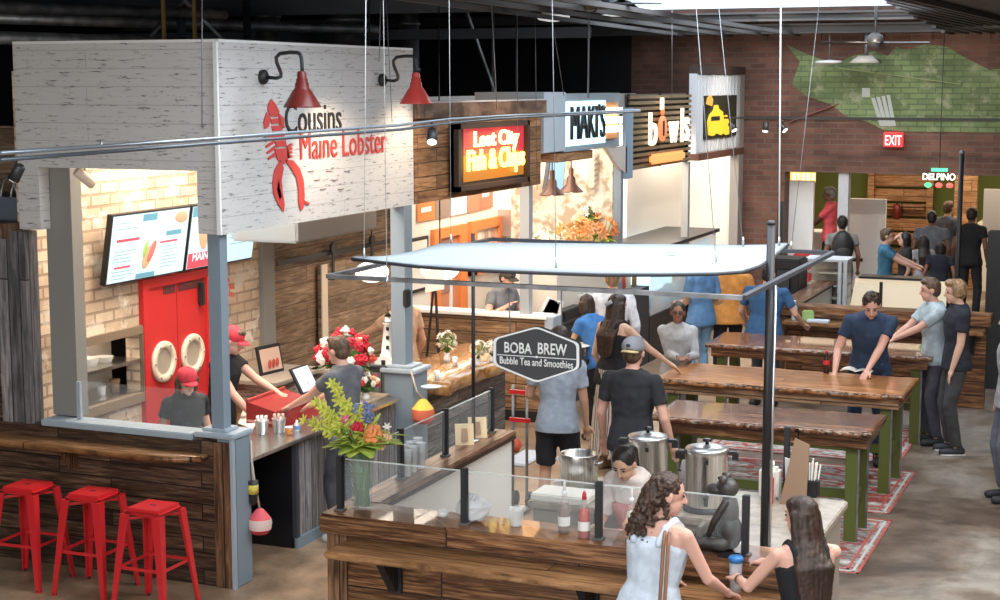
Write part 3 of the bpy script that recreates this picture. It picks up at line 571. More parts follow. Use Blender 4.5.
MB().box((-7.72, Y0+.06, 1.16), (-7.69, Y0+.09, 1.46)).solo('glass_clip_post', M['blue_grey_l'], 'short blue-grey glass post on the sill at the left', 'post')
# front half wall with stools
MB().box((-10.5, Y0-.015, 0), (-6.43, Y0+.12, 1.11)).box((-6.43, Y0-.015, 0), (-6.29, Y0+.0, 1.11)).struct('wall_stool_bar', M['stool_wall'])
MB().box((-6.43, Y0-.03, 0), (-6.29, Y0-.015, 1.11)).struct('trim_3', M['trim_wood'])
MB().bbox((-8.0, Y0-.03, 1.11), (-6.61, Y0+.18, 1.16), .008).solo('window_sill', M['blue_grey_l'], 'pale blue-grey sill of the lobster stall window', 'sill')
t = thing('bar_shelf', 'long wooden drink shelf fixed to the plank wall above the red stools', 'shelf', (-8, Y0-.15, .95))
sh = MB(); P = []
for i in range(41):
    x = -10.3+i*3.82/40; wv = .006*math.sin(x*5)+.004*math.sin(x*13); e = .14*(max(0, (x+6.85))/.37)**2 if x > -6.85 else 0
    P.append([(x, Y0, 1.02), (x, Y0-.12, 1.02), (x, Y0-.24+wv+e, 1.015)])
sh.sheet(P, .04).build('board', M['bar_wood'], t)
for x in (-7.72, -9.3):
    MB().prism([(x, Y0, .97), (x, Y0, .80), (x, Y0-.06, .80), (x, Y0-.20, .97)], (.06, 0, 0)).build('bracket', M['trim_wood'], t)
# plank wall and grey timber at far left
MB().box((-8.38, Y0-.01, 1.11), (-8.10, Y0+.14, 2.62)).solo('grey_timber_post', M['grey_plank'], 'weathered grey timber post left of the lobster stall window', 'post')
MB().box((-10.5, Y0+.02, 1.11), (-8.38, Y0+.14, 2.62)).struct('wall_left_planks', M['stool_wall'])
MB().box((-10.5, Y0-.03, 2.56), (-8.24, Y0+.2, 2.68)).struct('trim_4', M['cap_wood'])
for i in range(2):
    q = []
    for k in range(9): a = PI*k/8; q.append((-8.30-.10*i-.12*math.cos(a)*.9-.10, 10.3, 2.62+.40*math.sin(a)))
    MB().tube(q, .012, 8).solo('steel_hoop', M['steel_s'], ['right', 'left'][i]+' bent steel hoop standing on the plank wall at the far left', 'hoop', 'steel hoops')
MB().box((-9.6, 10.25, 2.64), (-8.2, 10.6, 2.86)).solo('grey_bin', C(.12, .15, .18), 'blue-grey bin on top of the plank wall at the far left', 'bin')
MB().box((-9.6, 10.9, 2.62), (-8.25, 11.0, 3.4)).solo('brown_backing_board', M['barn'], 'brown rough board behind the bin at the far left', 'board')
# window glass above sill
g = MB().box((-7.69, Y0+.06, 1.16), (-6.55, Y0+.066, 1.47)).solo('glass_screen', M['glass'], 'low clear glass screen standing on the lobster stall sill', 'glass screen')
# interior walls
dw0, dw1 = 10.51, 11.51       # pass-through window y
zw0, zw1 = 1.07, 1.63
x = XW
MB().box((x-.14, Y0+.15, 0), (x, 10.53, 3.85)).box((x-.14, 10.53, 0), (x, 11.49, 1.09)).box((x-.14, 10.53, 1.61), (x, 11.49, 3.85)).box((x-.14, 11.49, 0), (x, 13.5, 3.85)).struct('wall_lobster_stall', M['int_brick'])
fr = thing('pass_window', 'wood-framed kitchen pass-through window in the cream brick wall', 'window', (x, 11, 1.05))
MB().box((x, 10.45, 1.01), (x+.04, 10.53, 1.68)).box((x, 11.49, 1.01), (x+.04, 11.57, 1.68)).box((x, 10.53, 1.61), (x+.04, 11.49, 1.68)).box((x, 10.53, 1.01), (x+.04, 11.49, 1.09)).build('frame', C(.24, .175, .12), fr)
MB().box((x-.4, 10.53, 1.36), (x+.02, 11.49, 1.39)).box((x-.4, 10.53, 1.09), (x+.0, 11.49, 1.11)).build('shelf', M['steel'], fr)
kr = MB().box((x-.5, 10.3, 0), (x-.45, 11.7, 2.4)); kr.struct('wall_kitchen', M['cream_l'])
rd = random.Random(5)
kl = ['white container on the upper shelf of the kitchen pass, left end', 'steel can in the kitchen pass, upper shelf', 'white tub stack at the middle of the pass upper shelf', 'pale bowl at the right of the pass upper shelf', 'red-lidded jar low left in the kitchen pass', 'pink tub low in the kitchen pass', 'steel cup low in the kitchen pass', 'white cup low right in the kitchen pass', 'coffee-coloured jar low at the far right of the pass']
for i, (yy, zz, r, h, cl) in enumerate(((10.62, 1.39, .05, .12, (.8, .8, .78)), (10.75, 1.39, .045, .13, (.5, .5, .5)), (10.98, 1.39, .09, .07, (.85, .84, .8)), (11.2, 1.39, .08, .05, (.8, .78, .7)), (10.62, 1.11, .045, .12, (.5, .1, .1)), (10.74, 1.11, .05, .10, (.6, .3, .3)), (10.88, 1.11, .045, .13, (.5, .5, .5)), (11.15, 1.11, .04, .08, (.85, .85, .85)), (11.34, 1.11, .045, .11, (.3, .18, .1)))):
    MB().lathe([(r*.8, 0), (r, h*.9), (r*1.05, h), (r*.9, h)], (x-.16, yy, zz), 14).solo('kitchen_container', C(*cl), kl[i], 'container', 'containers in the kitchen pass')
# red double door
dr = thing('double_door', 'bright red double swing door with round portholes in the cream brick wall', 'door', (x, 12.04, 0))
MB().box((x, 11.50, 0), (x+.05, 11.58, 2.07)).box((x, 12.50, 0), (x+.05, 12.58, 2.07)).box((x, 11.58, 1.99), (x+.05, 12.50, 2.07)).build('frame', M['red_paint'], dr)
for i, (a, b, cy) in enumerate(((11.585, 12.035, 11.80), (12.045, 12.495, 12.26))):
    d = MB().box((x+.0, a, 0), (x+.025, b, 1.985)).build('door_leaf', M['red_paint'], dr)
    MB().lathe([(.12, 0), (.185, 0), (.185, .02), (.17, .03), (.13, .03), (.12, .02), (.12, 0)], (x+.026, cy, 1.31), 28, axis=(1, 0, 0), caps=False).build('porthole_ring', C(.80, .68, .52), d)
    MB().lathe([(.001, 0), (.12, 0)], (x+.03, cy, 1.31), 24, axis=(1, 0, 0), caps=False).build('porthole_glass', mat('dim_glass', (.45, .38, .30), .1), d)
    for k in range(6): an = k*PI/3; MB().ell((x+.06, cy+.155*math.cos(an), 1.31+.155*math.sin(an)), .010, 8, 5).build('rivet', C(.4, .34, .28), d)
    MB().box((x+.026, a+.02 if i else b-.20, 1.905), (x+.03, b-.02 if i else b-.02, 1.975)).build('header_plate', C(.12, .03, .03), d)
MB().bbox((x+.03, 12.37, 1.74), (x+.08, 12.43, 1.95), .01).build('door_closer', M['black'], dr)
# decal lobster on brick
dl = MB()
for k in range(9):
    yy = 12.86+.10*math.sin(k*1.1); dl.prism([(x+.002, yy, 1.95-k*.075), (x+.002, yy+.09-.004*k, 1.93-k*.075), (x+.002, yy+.10, 1.885-k*.075), (x+.002, yy+.02, 1.895-k*.075)], (.004, 0, 0))
dl.solo('wall_decal', C(.72, .20, .16), 'faded red lobster decal on the brick right of the red door', 'decal')
# menu screens leaning from the wall
def menu(y0, y1, label, kind):
    zt, zb = 2.70, 2.10; th = .05; tilt = .10
    t = thing('menu_screen', label, 'screen', (x+.1, (y0+y1)/2, zb), 0, 'menu screens over the red door')
    A = Vector((x+.06, y0, zb)); up = Vector((tilt, 0, zt-zb)).normalized(); H = (zt-zb); dy = Vector((0, 1, 0)); n = up.cross(dy)*-1
    if n.x < 0: n = -n
    MB().prism([A, A+dy*(y1-y0), A+dy*(y1-y0)+up*H, A+up*H], n*th).build('casing', M['black'], t)
    F = A+n*(th+.002)
    def q(u0, u1, v0, v1, e=.001): L = y1-y0; return MB().prism([F+dy*(u0*L)+up*(v0*H), F+dy*(u1*L)+up*(v0*H), F+dy*(u1*L)+up*(v1*H), F+dy*(u0*L)+up*(v1*H)], n*e)
    scr = q(.015, .985, .025, .975).build('display', EM(.62, .86, .90, 1.0), t)
    F = F+n*.003
    r_ = random.Random(kind)
    TX, RX, BL = EM(.45, .55, .6, .7), EM(.80, .10, .14, .8), EM(.18, .45, .58, .7)
    if kind == 1:
        for v in (.86, .78, .46, .41, .36, .31, .17, .12, .07):
            q(.06, .06+r_.uniform(.16, .3), v, v+.014).build('menu_line', TX, scr)
        for v in (.34, .29, .24, .19, .14, .44, .39): q(.66, .66+r_.uniform(.16, .25), v, v+.012).build('menu_line', TX, scr)
        for u0, u1, v0, v1 in ((.08, .36, .60, .64), (.08, .28, .22, .25), (.63, .86, .50, .53)): q(u0, u1, v0, v1).build('red_heading', RX, scr)
        for u0, u1, v0, v1 in ((.38, .56, .86, .96), (.70, .90, .60, .67), (.36, .60, .03, .10)): q(u0, u1, v0, v1).build('blue_pattern', BL, scr)
        cy = F+dy*.50*(y1-y0)+up*.38*H
        fb = MB().ell(cy, (.012, .16, .06), mt=Matrix.Rotation(.9, 3, 'X')).build('roll_bun', EM(.75, .45, .25, .8), scr)
        MB().ell(cy+Vector((.010, .03, .02)), (.012, .12, .035), mt=Matrix.Rotation(.9, 3, 'X')).build('roll_filling', EM(.85, .18, .14, .8), scr)
        MB().ell(cy+Vector((.012, -.06, .05)), (.010, .09, .02), mt=Matrix.Rotation(1.1, 3, 'X')).build('lettuce', EM(.35, .55, .1, .8), scr)
        MB().ell(F+dy*.88*(y1-y0)+up*.86*H, (.012, .10, .055)).build('dish_photo', EM(.7, .42, .25, .8), scr)
    else:
        q(.02, .52, .03, .26).build('red_band', RX, scr)
        for v in (.9, .84, .6, .5, .45, .4, .3): q(.60, .60+r_.uniform(.15, .3), v, v+.014).build('menu_line', TX, scr)
        for u0, u1, v0, v1 in ((.02, .20, .82, .97), (.30, .5, .9, .97)): q(u0, u1, v0, v1).build('blue_pattern', BL, scr)
        MB().ell(F+dy*.20*(y1-y0)+up*.52*H, (.012, .07, .13)).build('food_photo', EM(.80, .45, .25, .8), scr)
        o = text('lettering', 'MAINE', F+n*.003+dy*.08*(y1-y0)+up*.14*H, dy, up, .30, .07, EM(1, 1, 1, 1.), scr, .002)
    
    MB().bbox((x, y0+.3, 2.3), (x+.08, y0+.42, 2.5), .01).build('bracket', M['black'], t)
menu(10.88, 12.03, 'left wide menu screen over the red door in the lobster stall', 1)
menu(12.05, 13.2, 'right menu screen with a red band, partly behind the corner post', 2)
c0 = XP(85, 178, -7.6); t = thing('ceiling_spot', 'small cream cylinder spotlight at the top of the lobster stall window', 'spotlight', c0)
MB().lathe([(.035, -.09), (.04, -.08), (.04, .08), (.03, .09)], c0, 16, axis=(.3, .5, -.5)).build('can', C(.75, .62, .50), t); MB().tube([c0, c0+Vector((0, 0, .5))], .01).build('stem', C(.6, .5, .4), t)
# grey post on the inner wall and barn-door wall
MB().box((XW-.05, 13.5, 0), (XW+.05, 13.72, 3.0)).solo('inner_grey_post', M['taupe'], 'grey post between the cream brick and the barn door wall', 'post')
MB().box((XW-.14, 13.72, 0), (XW, 16.4, 3.6)).struct('wall_barn_door', M['barn'])
bd = thing('barn_door', 'sliding barn door of weathered planks hanging on a black rail', 'door', (XW+.05, 15.2, 0))
MB().box((XW+.03, 14.62, .05), (XW+.07, 16.3, 1.88)).build('door_panel', M['barn'], bd)
MB().box((XW+.07, 14.62, .05), (XW+.085, 14.74, 1.88)).build('edge_batten', C(.62, .52, .40), bd)
rl = MB().bar((XW+.06, 13.75, 1.985), (XW+.06, 16.4, 1.985), .012, .05).build('rail', M['black'], bd)
for yy in (14.85, 15.75):
    MB().bar((XW+.095, yy, 1.70), (XW+.095, yy, 2.03), .045, .012).build('hanger_strap', M['black'], bd)
    MB().lathe([(.055, -.015), (.055, .015)], (XW+.095, yy, 2.04), 16, axis=(1, 0, 0)).build('roller', M['black'], bd)
# stall side beam under the sign with hood
a = XP(300, 238, -7.4); MB().bbox((-7.9, 12.6, 2.32), (-7.2, 14.2, 2.55), .02).solo('steel_hood', M['steel_s'], 'bright steel hood under the lettered sign in the lobster stall', 'hood')
MB().box((XW+.0, 13.3, 2.45), (XW+.5, 16.4, 2.62)).solo('dark_soffit_beam', M['dark'], 'dark beam below the lettered sign inside the stall', 'beam')
# front counter
ct = thing('service_counter', 'steel-topped service counter of the lobster stall ending in grey planks', 'counter', (-6.6, 12, 0))
MB().bbox((-6.98, 10.24, .90), (-6.30, 12.85, .93), .006).build('counter_top', M['steel'], ct)
MB().box((-6.99, 11.05, 0), (-6.40, 11.07, .90)).build('end_panel', M['black_gloss'], ct)
MB().box((-6.95, 11.07, 0), (-6.38, 12.9, .90)).build('cabinet', M['grey_plank'], ct)
MB().box((-6.38, 11.05, 0), (-6.355, 12.9, .09)).build('skirting', M['blue_grey'], ct)
MB().box((-6.40, 11.05, .09), (-6.36, 11.10, .90)).build('corner_strip', M['dark'], ct)
MB().box((-7.06, 10.24, 0), (-6.99, 11.07, .92)).build('flap_panel', M['black_gloss'], ct)
# far planked stand with cloth runner, lighthouse etc
MB().bbox((-6.9, 12.05, .93), (-6.42, 12.9, .95), .01).solo('burlap_runner', CL(.55, .43, .30), 'tan burlap runner on the far end of the lobster counter', 'cloth')
bx = thing('red_display_case', 'red sloped display case on the lobster counter by the cashier', 'display case', (-6.75, 11.75, .93))
MB().prism([(-6.97, 11.3, .93), (-6.62, 11.3, .93), (-6.68, 11.3, 1.06), (-6.97, 11.3, 1.13)], (0, .62, 0)).build('case', C(.30, .03, .028, .35), bx)
MB().bar((-6.67, 11.3, 1.07), (-6.67, 11.92, 1.07), .018).bar((-6.96, 11.3, 1.14), (-6.96, 11.92, 1.14), .018).build('rim', C(.48, .07, .06), bx)
MB().box((-6.96, 11.295, .96), (-6.64, 11.298, .98)).build('band', C(.7, .3, .25), bx)
def bucket(p, label, grp='napkin and cutlery buckets', topc=(.85, .83, .8)):
    t = thing('metal_bucket', label, 'bucket', p, 0, grp)
    MB().lathe([(.042, 0), (.045, .01), (.058, .11), (.061, .115), (.056, .115), (.044, .012), (.001, .012)], p, 20, caps=False).build('pail', M['steel_s'], t)
    for k in range(6): a = k*1.05; q = Vector(p)+Vector((.028*math.cos(a), .028*math.sin(a), .05)); MB().bar(q, q+Vector((.012*math.cos(a), .012*math.sin(a), .10)), .03, .012).build('packet', C(*topc), t)
z = .93
bucket(ZP(262, 434, z), 'left metal bucket of white packets beside the corner post'); bucket(ZP(279, 432, z), 'right metal bucket of pinkish packets on the steel counter', topc=(.75, .5, .42))
p = ZP(289, 435, z); t = thing('sauce_cup', 'small amber sauce cup beside the metal buckets', 'cup', p); MB().lathe([(.025, 0), (.032, .06), (.030, .06), (.024, .003)], p, 16).build('cup', C(.55, .22, .06, .2), t); MB().lathe([(.034, .06), (.034, .068)], p, 16).build('lid', C(.8, .75, .65), t)
p = ZP(297, 431, z); t = thing('sanitizer_bottle', 'small blue-labelled sanitizer bottle on the steel counter', 'bottle', p); MB().lathe([(.022, 0), (.024, .06), (.01, .075), (.01, .09)], p, 14).build('bottle', C(.7, .75, .8, .2), t); MB().lathe([(.025, .015), (.025, .045)], p, 14, caps=False).build('label', C(.1, .25, .55), t)
MB().prism([ZP(238, 424, z)+Vector((0, 0, .002)), ZP(253, 430, z)+Vector((0, 0, .002)), ZP(262, 420, z)+Vector((0, 0, .05)), ZP(244, 414, z)+Vector((0, 0, .05))], (0, 0, .006)).solo('paper_sheet', C(.75, .68, .6), 'folded tan paper leaning on the counter by the corner post', 'paper')
t = thing('register_tablet', 'white tablet register on a stand in front of the cashier', 'register', ZP(302, 402, 1.0)); p = Vector((-6.95, 12.25, .93))
MB().bbox(p+Vector((-.08, -.08, 0)), p+Vector((.08, .08, .03)), .008).bar(p+Vector((0, 0, .03)), p+Vector((.02, 0, .20)), .03).build('stand', M['black'], t)
MB().prism([p+Vector((.06, -.15, .12)), p+Vector((.06, .15, .12)), p+Vector((-.06, .15, .34)), p+Vector((-.06, -.15, .34))], (-.015, 0, -.01)).build('casing', M['black'], t)
MB().prism([p+Vector((.062, -.13, .135)), p+Vector((.062, .13, .135)), p+Vector((-.044, .13, .328)), p+Vector((-.044, -.13, .328))], (.003, 0, .002)).build('screen', EM(.75, .85, .95, .9), t)
# inner back bar with weathered panels + picture + ledge
bb = thing('back_bar', 'low weathered white plank back bar with grey ledge in the lobster stall', 'counter', (-7.8, 14, 0))
MB().box((XW+.05, 12.7, 0), (XW+.62, 13.45, .98)).box((XW+.05, 13.45, 0), (-6.95, 13.6, .98)).build('plank_front', chipped('weathered_white_planks', (.62, .53, .42), (.25, .19, .14), .55), bb)
MB().bbox((XW+.02, 12.62, .98), (XW+.70, 13.55, 1.02), .006).bbox((XW+.6, 13.38, .98), (-6.9, 13.66, 1.02), .006).build('ledge', C(.36, .30, .24), bb)
p = Vector((XW+.38, 13.05, 1.02)); t = thing('picture_frame', 'black framed food photo standing on the back bar ledge', 'picture', p)
MB().prism([p+Vector((0, -.17, 0)), p+Vector((.05, .17, 0)), p+Vector((.0, .17, .27)), p+Vector((-.05, -.17, .27))], (-.02, .003, 0)).build('frame', M['black'], t)
MB().prism([p+Vector((.002, -.14, .03)), p+Vector((.048, .14, .03)), p+Vector((.006, .14, .24)), p+Vector((-.042, -.14, .24))], (.003, 0, 0)).build('photo', C(.62, .42, .32), t)
for k in range(3): MB().ell(p+Vector((.035, -.07+.07*k, .10)), (.006, .028, .045)).build('photo_detail', C(.55, .08, .05), t)
# wooden crate edge
MB().box((XW+.1, 12.2, 0), (XW+.5, 12.62, .80)).solo('wooden_crate', M['beam'], 'tan wooden crate stack below the back bar ledge', 'crate')
# lighthouse on its stand
sp = thing('planter_stand', 'grey planked stand holding the lighthouse model by the far corner post', 'stand', (-6.7, 13.0, 0))
MB().box((-6.80, 12.95, .0), (-6.505, 13.28, 1.17)).build('box', M['grey_plank'], sp); MB().bbox((-6.81, 12.93, 1.17), (-6.47, 13.3, 1.19), .005).build('top', M['dark'], sp)
lh = thing('lighthouse_model', 'white model lighthouse with black windows beside the far post', 'figurine', (-6.545, 13.10, 1.19)); b = Vector((-6.545, 13.10, 1.19))
MB().lathe([(.075, 0), (.078, .08), (.065, .09), (.038, .36), (.05, .37), (.05, .385), (.028, .385), (.026, .44)], b, 16).build('tower', C(.85, .82, .76), lh)
MB().lathe([(.052, .385), (.052, .39), (.03, .39)], b, 16).lathe([(.034, .44), (.001, .49)], b, 16).tube([b+Vector((0, 0, .48)), b+Vector((0, 0, .54))], .004).build('lantern_roof', M['black'], lh)
MB().lathe([(.022, .39), (.022, .44)], b, 12).build('lantern', C(.5, .5, .45), lh)
d = Vector((.35, -.93, 0)).normalized()
for z1, r in ((.14, .066), (.23, .056), (.31, .046)): MB().bbox(b+d*(r-.005)+Vector((-.014, -.006, z1)), b+d*(r-.005)+Vector((.014, .008, z1+.035)), .003).build('window', M['black'], lh)
MB().prism([b+Vector((-.09, -.10, .0)), b+Vector((.09, -.10, 0)), b+Vector((.09, -.10, .05)), b+Vector((0, -.10, .09)), b+Vector((-.09, -.10, .05))], (0, .06, 0)).build('keeper_house', C(.82, .8, .75), lh)
MB().box(b+Vector((-.02, -.104, 0)), b+Vector((.02, -.10, .045))).build('house_door', M['black'], lh)
MB().ell(b+Vector((-.12, .06, .02)), (.03, .04, .02)).solo('seashell', C(.8, .75, .65), 'pale seashell beside the lighthouse model', 'shell')
# buoys
def buoy(top, p, s, cols, label):
    t = thing('buoy', label, 'buoy', p, 0, None); p = Vector(p)
    MB().tube([Vector(top), (p+Vector(top))/2+Vector((0, -.005, 0)), p+Vector((0, 0, .10*s))], .008, 6).build('rope', M['rope'], t)
    prof = [(.005, -.10), (.06, -.095), (.085, -.06), (.092, -.015), (.085, .02), (.055, .06), (.03, .09), (.012, .10)]
    def sec(a, b): return [(r*s, z*s) for r, z in prof[a:b]]
    MB().lathe(sec(0, 3), p, 20, caps=False).build('bottom_band', C(*cols[0]), t); MB().lathe(sec(2, 5), p, 20, caps=False).build('middle_band', C(*cols[1]), t); MB().lathe(sec(4, 8), p, 20, caps=False).build('top_cap', C(*cols[2]), t)
q = XP(260, 521, -6.20); buoy(XP(249, 438, -6.27), q, 1.0, ((.62, .05, .06), (.75, .55, .50), (.68, .10, .12)), 'red and white rope-hung buoy at the near corner post')
q = XP(253, 487, -6.24); t = thing('slim_buoy', 'slim black and yellow buoy hanging behind the near corner post', 'buoy', q)
MB().lathe([(.01, -.14), (.03, -.12), (.04, -.03), (.04, .05)], q, 16).build('body', M['black'], t); MB().lathe([(.041, -.05), (.041, .02)], q, 16).build('band', C(.62, .5, .08), t); MB().tube([q, q+Vector((-.01, -.0, .36))], .007, 6).build('rope', M['rope'], t)
q = XP(423, 411, -6.10); buoy(XP(411, 371, -6.2), q, 1.15, ((.62, .08, .06), (.70, .16, .08), (.80, .55, .08)), 'yellow and red buoy hanging on the far corner post')
# red stools
def stool(loc, rz, label):
    t = thing('bar_stool', label, 'stool', loc, rz, 'red metal stools'); H = .76; m = M['red']
    bm = MB(); s = .155
    bm.bbox((-s, -s, H-.05), (s, s, H), .03)
    o = bm.build('seat', m, t, world=False)
    MB().bbox((-.026, -.012, H-.004), (.026, .012, H+.002), .003).build('seat_slot', M['black'], t, world=False)['label'] = 'dark hand slot'
    for sx in (-1, 1):
        for sy in (-1, 1):
            a = Vector((sx*.132, sy*.132, H-.04)); b = Vector((sx*.215, sy*.215, 0)); w0, w1 = .034, .017
            R = lambda c, w: [c+Vector((-w*.0+sx*w, sy*w, 0))+Vector((-sx*w*2.0, 0, 0)), c+Vector((sx*w, sy*w, 0)), c+Vector((sx*w, sy*w, 0))+Vector((0, -sy*w*2.0, 0)), c+Vector((sx*(w-.012), sy*(w-.012), 0))+Vector((0, -sy*(w*2.0-.012), 0)), c+Vector((sx*(w-.014), sy*(w-.014), 0)), c+Vector((sx*(w-.012), sy*(w-.012), 0))+Vector((-sx*(w*2.0-.012), 0, 0))]
            lg = MB().loft([R(a, w0), R(b, w1)]); lg.sm = [False]*len(lg.sm)
            l = lg.build('leg', m, t, world=False)
            MB().lathe([(.016, 0), (.018, .02)], b, 10).build('foot_cap', M['black'], l, world=False)
    f = .33; k = .132+(.215-.132)*(1-f/H)
    for i, (p, q) in enumerate((((-k, -k), (k, -k)), ((k, -k), (k, k)), ((k, k), (-k, k)), ((-k, k), (-k, -k)))): MB().bar((*p, f), (*q, f), .008, .022).build('footrest_bar', m, t, world=False)
    for a, b in (((-1, -1), (1, 1)), ((-1, 1), (1, -1))): MB().bar((a[0]*.135, a[1]*.135, H-.08), (b[0]*.135, b[1]*.135, H-.08), .006, .02).build('cross_brace', m, t, world=False)
    return t
for (x_, y_, rz, lab) in ((28, 484, .05, 'leftmost red metal bar stool by the plank wall'), (93, 491, .03, 'middle red metal bar stool by the plank wall'), (153, 505, .0, 'rightmost red metal bar stool, nearest the corner post')):
    p = ZP(x_, y_, .76); stool((p.x, p.y, 0), rz, lab)
# ================================================================ FLOWERS (builder)
def flower(t, c, r, m, d=(0, 0, 1), kind='round', name='blossom'):
    c = Vector(c); mb = MB(); x, y, d = basis(d)
    if kind == 'round':
        for lay, (n, rr, tilt) in enumerate(((6, 1., .3), (5, .75, .8), (3, .45, 1.25))):
            for k in range(n):
                a = 2*PI*k/n+lay*.5; q = (x*math.cos(a)+y*math.sin(a)); e = c+q*(r*rr*.5*math.cos(tilt))+d*(r*.35*lay)
                R = Matrix((q, q.cross(d)*-1, d)).transposed(); mb.ell(e, (r*rr*.52, r*.42*rr+.002, r*.22+.002), 8, 5, mt=R@Matrix.Rotation(-tilt*.6, 3, 'Y'))
    else:
        for k in range(6):
            a = 2*PI*k/6; q = (x*math.cos(a)+y*math.sin(a)); R = Matrix((q, q.cross(d)*-1, d)).transposed()
            mb.ell(c+q*r*.55+d*r*.15, (r*.6, r*.24, r*.09), 8, 5, mt=R@Matrix.Rotation(-.35, 3, 'Y'))
    return mb.build(name, m, t)
def leafblade(mb, base, tip, w, sag=.0, fold=.15):
    base = Vector(base); tip = Vector(tip); d = tip-base; s = d.cross(Vector((0, 0, 1)));
    if s.length < 1e-4: s = Vector((1, 0, 0))
    s = s.normalized(); up = s.cross(d).normalized(); P = []
    for i in range(7):
        t = i/6; c = base+d*t-Vector((0, 0, sag*t*t))+Vector((0, 0, sag*.5*t)); ww = w*math.sin(PI*min(.98, t*.9+.06))**.8
        P.append([c-s*ww+up*ww*fold, c, c+s*ww+up*ww*fold])
    mb.sheet(P, .002)
RED = C(.55, .02, .04); WHT = C(.85, .80, .70); LIME = C(.62, .62, .10); ORG = C(.85, .30, .10); PINK = C(.75, .15, .30); BLU = C(.22, .27, .48)
PEACH = C(.88, .55, .32)
# ---- tall vase with the big arrangement on the near drink counter corner
vp = Vector((-4.56, 8.74, 1.10)); rd = random.Random(11)
vt = thing('flower_arrangement', 'tall glass vase of lime, orange and red flowers on the drink counter corner', 'flowers', vp)
MB().lathe([(.056, 0), (.064, .01), (.082, .40), (.078, .40), (.058, .02), (.001, .02)], vp, 24, caps=False).build('glass_vase', mat('vase_glass', (.55, .68, .58), .03, alpha=.10), vt)
sm = MB()
for k in range(34):
    a = rd.uniform(0, 2*PI); r0 = rd.uniform(0, .05); r1 = rd.uniform(.0, .06); b = rd.uniform(0, 2*PI)
    sm.tube([vp+Vector((r0*math.cos(a), r0*math.sin(a), .02)), vp+Vector((r1*math.cos(b), r1*math.sin(b), .41)), vp+Vector((r1*2.6*math.cos(b), r1*2.6*math.sin(b), .54))], .0062, 5)
for k in range(16): a = rd.uniform(0, 2*PI); q = vp+Vector((.035*math.cos(a), .035*math.sin(a), rd.uniform(.04, .16))); leafblade(sm, q, q+Vector((.025*math.cos(a), .025*math.sin(a), .22)), .022, .0)
sm.build('stems', M['stem'], vt)
lf = MB()
for k in range(24):
    a = 2*PI*k/24+rd.uniform(-.2, .2); L = rd.uniform(.18, .31); leafblade(lf, vp+Vector((0, 0, .40)), vp+Vector((L*math.cos(a), L*math.sin(a)*.8, .41+rd.uniform(-.03, .08))), .055, .05)
for k in range(22): a = rd.uniform(0, 2*PI); q = vp+Vector((.1*math.cos(a), .1*math.sin(a), .44+rd.uniform(0, .08))); leafblade(lf, q, q+Vector((.09*math.cos(a), .09*math.sin(a), rd.uniform(-.02, .08))), .02, .02)
lf.build('foliage', M['leaf_l'], vt)['label'] = 'broad lime green leaves'
rt_ = Vector((math.cos(YAW), math.sin(YAW), 0))
def vpos(u, z, dpt=0): return vp+rt_*u*1.12+Vector((0, 0, z*.82+.135))+Vector((-math.sin(YAW), math.cos(YAW), 0))*dpt
gl = MB()
for tips in ((-.26, .66), (-.16, .80), (-.32, .52), (-.02, .60)):
    b = vpos(0, .33); e = vpos(*tips); gl.tube([b, b.lerp(e, .5)+Vector((0, 0, .02)), e], .004, 5)
gl.tube([vpos(.03, .36), vpos(.17, .42), vpos(.27, .41)], .004, 5).tube([vpos(0, .36), vpos(-.06, .56), vpos(-.10, .72)], .004, 5)
gl.build('long_stems', M['leaf_l'], vt)
for tips, n in (((-.26, .66), 9), ((-.16, .80), 10), ((-.32, .52), 6), ((-.02, .60), 7)):
    b = vpos(0, .33); e = vpos(*tips)
    for k in range(n): t_ = .35+.65*k/max(1, n-1); flower(vt, b.lerp(e, t_)+Vector((rd.uniform(-.02, .02), rd.uniform(-.02, .02), .01)), .060*(1.25-t_*.6), LIME, (rd.uniform(-.6, .6), -.7, .5), 'star', 'gladiolus_bloom')
for k in range(16): flower(vt, vpos(-.06+.14*rd.random(), .38+rd.random()*.1, rd.uniform(-.06, .03)), .055, LIME, (rd.uniform(-.5, .5), -.7, .6), 'star', 'lime_bloom')
flower(vt, vpos(-.02, .475, -.07), .058, RED, (-.2, -.8, .5), 'round', 'red_rose'); flower(vt, vpos(.07, .44, -.07), .070, ORG, (.1, -.8, .55), 'round', 'orange_bloom'); flower(vt, vpos(.135, .40, -.02), .048, PEACH, (.3, -.8, .4), 'round', 'peach_bloom'); flower(vt, vpos(.11, .35, -.05), .04, PEACH, (.3, -.8, .2), 'round', 'peach_bloom'); flower(vt, vpos(-.085, .545, -.03), .033, PINK, (-.3, -.7, .5), 'round', 'pink_bloom'); flower(vt, vpos(.145, .475), .028, WHT, (.3, -.7, .5), 'star', 'white_bloom')
for u0, z0 in ((-.04, .50), (.02, .52), (.04, .50)):
    mb = MB()
    for k in range(22): q = vpos(u0+rd.uniform(-.02, .02)+.01*k/22, z0+.16*k/22, rd.uniform(-.03, .02)); mb.ell(q, (.012, .012, .010), 6, 4)
    mb.build('blue_larkspur', BLU, vt)
lf = MB()
for u, z1 in ((.13, .36), (-.10, .35), (.0, .34), (-.16, .37), (.17, .38)): leafblade(lf, vpos(0, .32, -.02), vpos(u, z1, -.08), .04, .03)
lf.build('front_leaves', M['leaf'], vt)
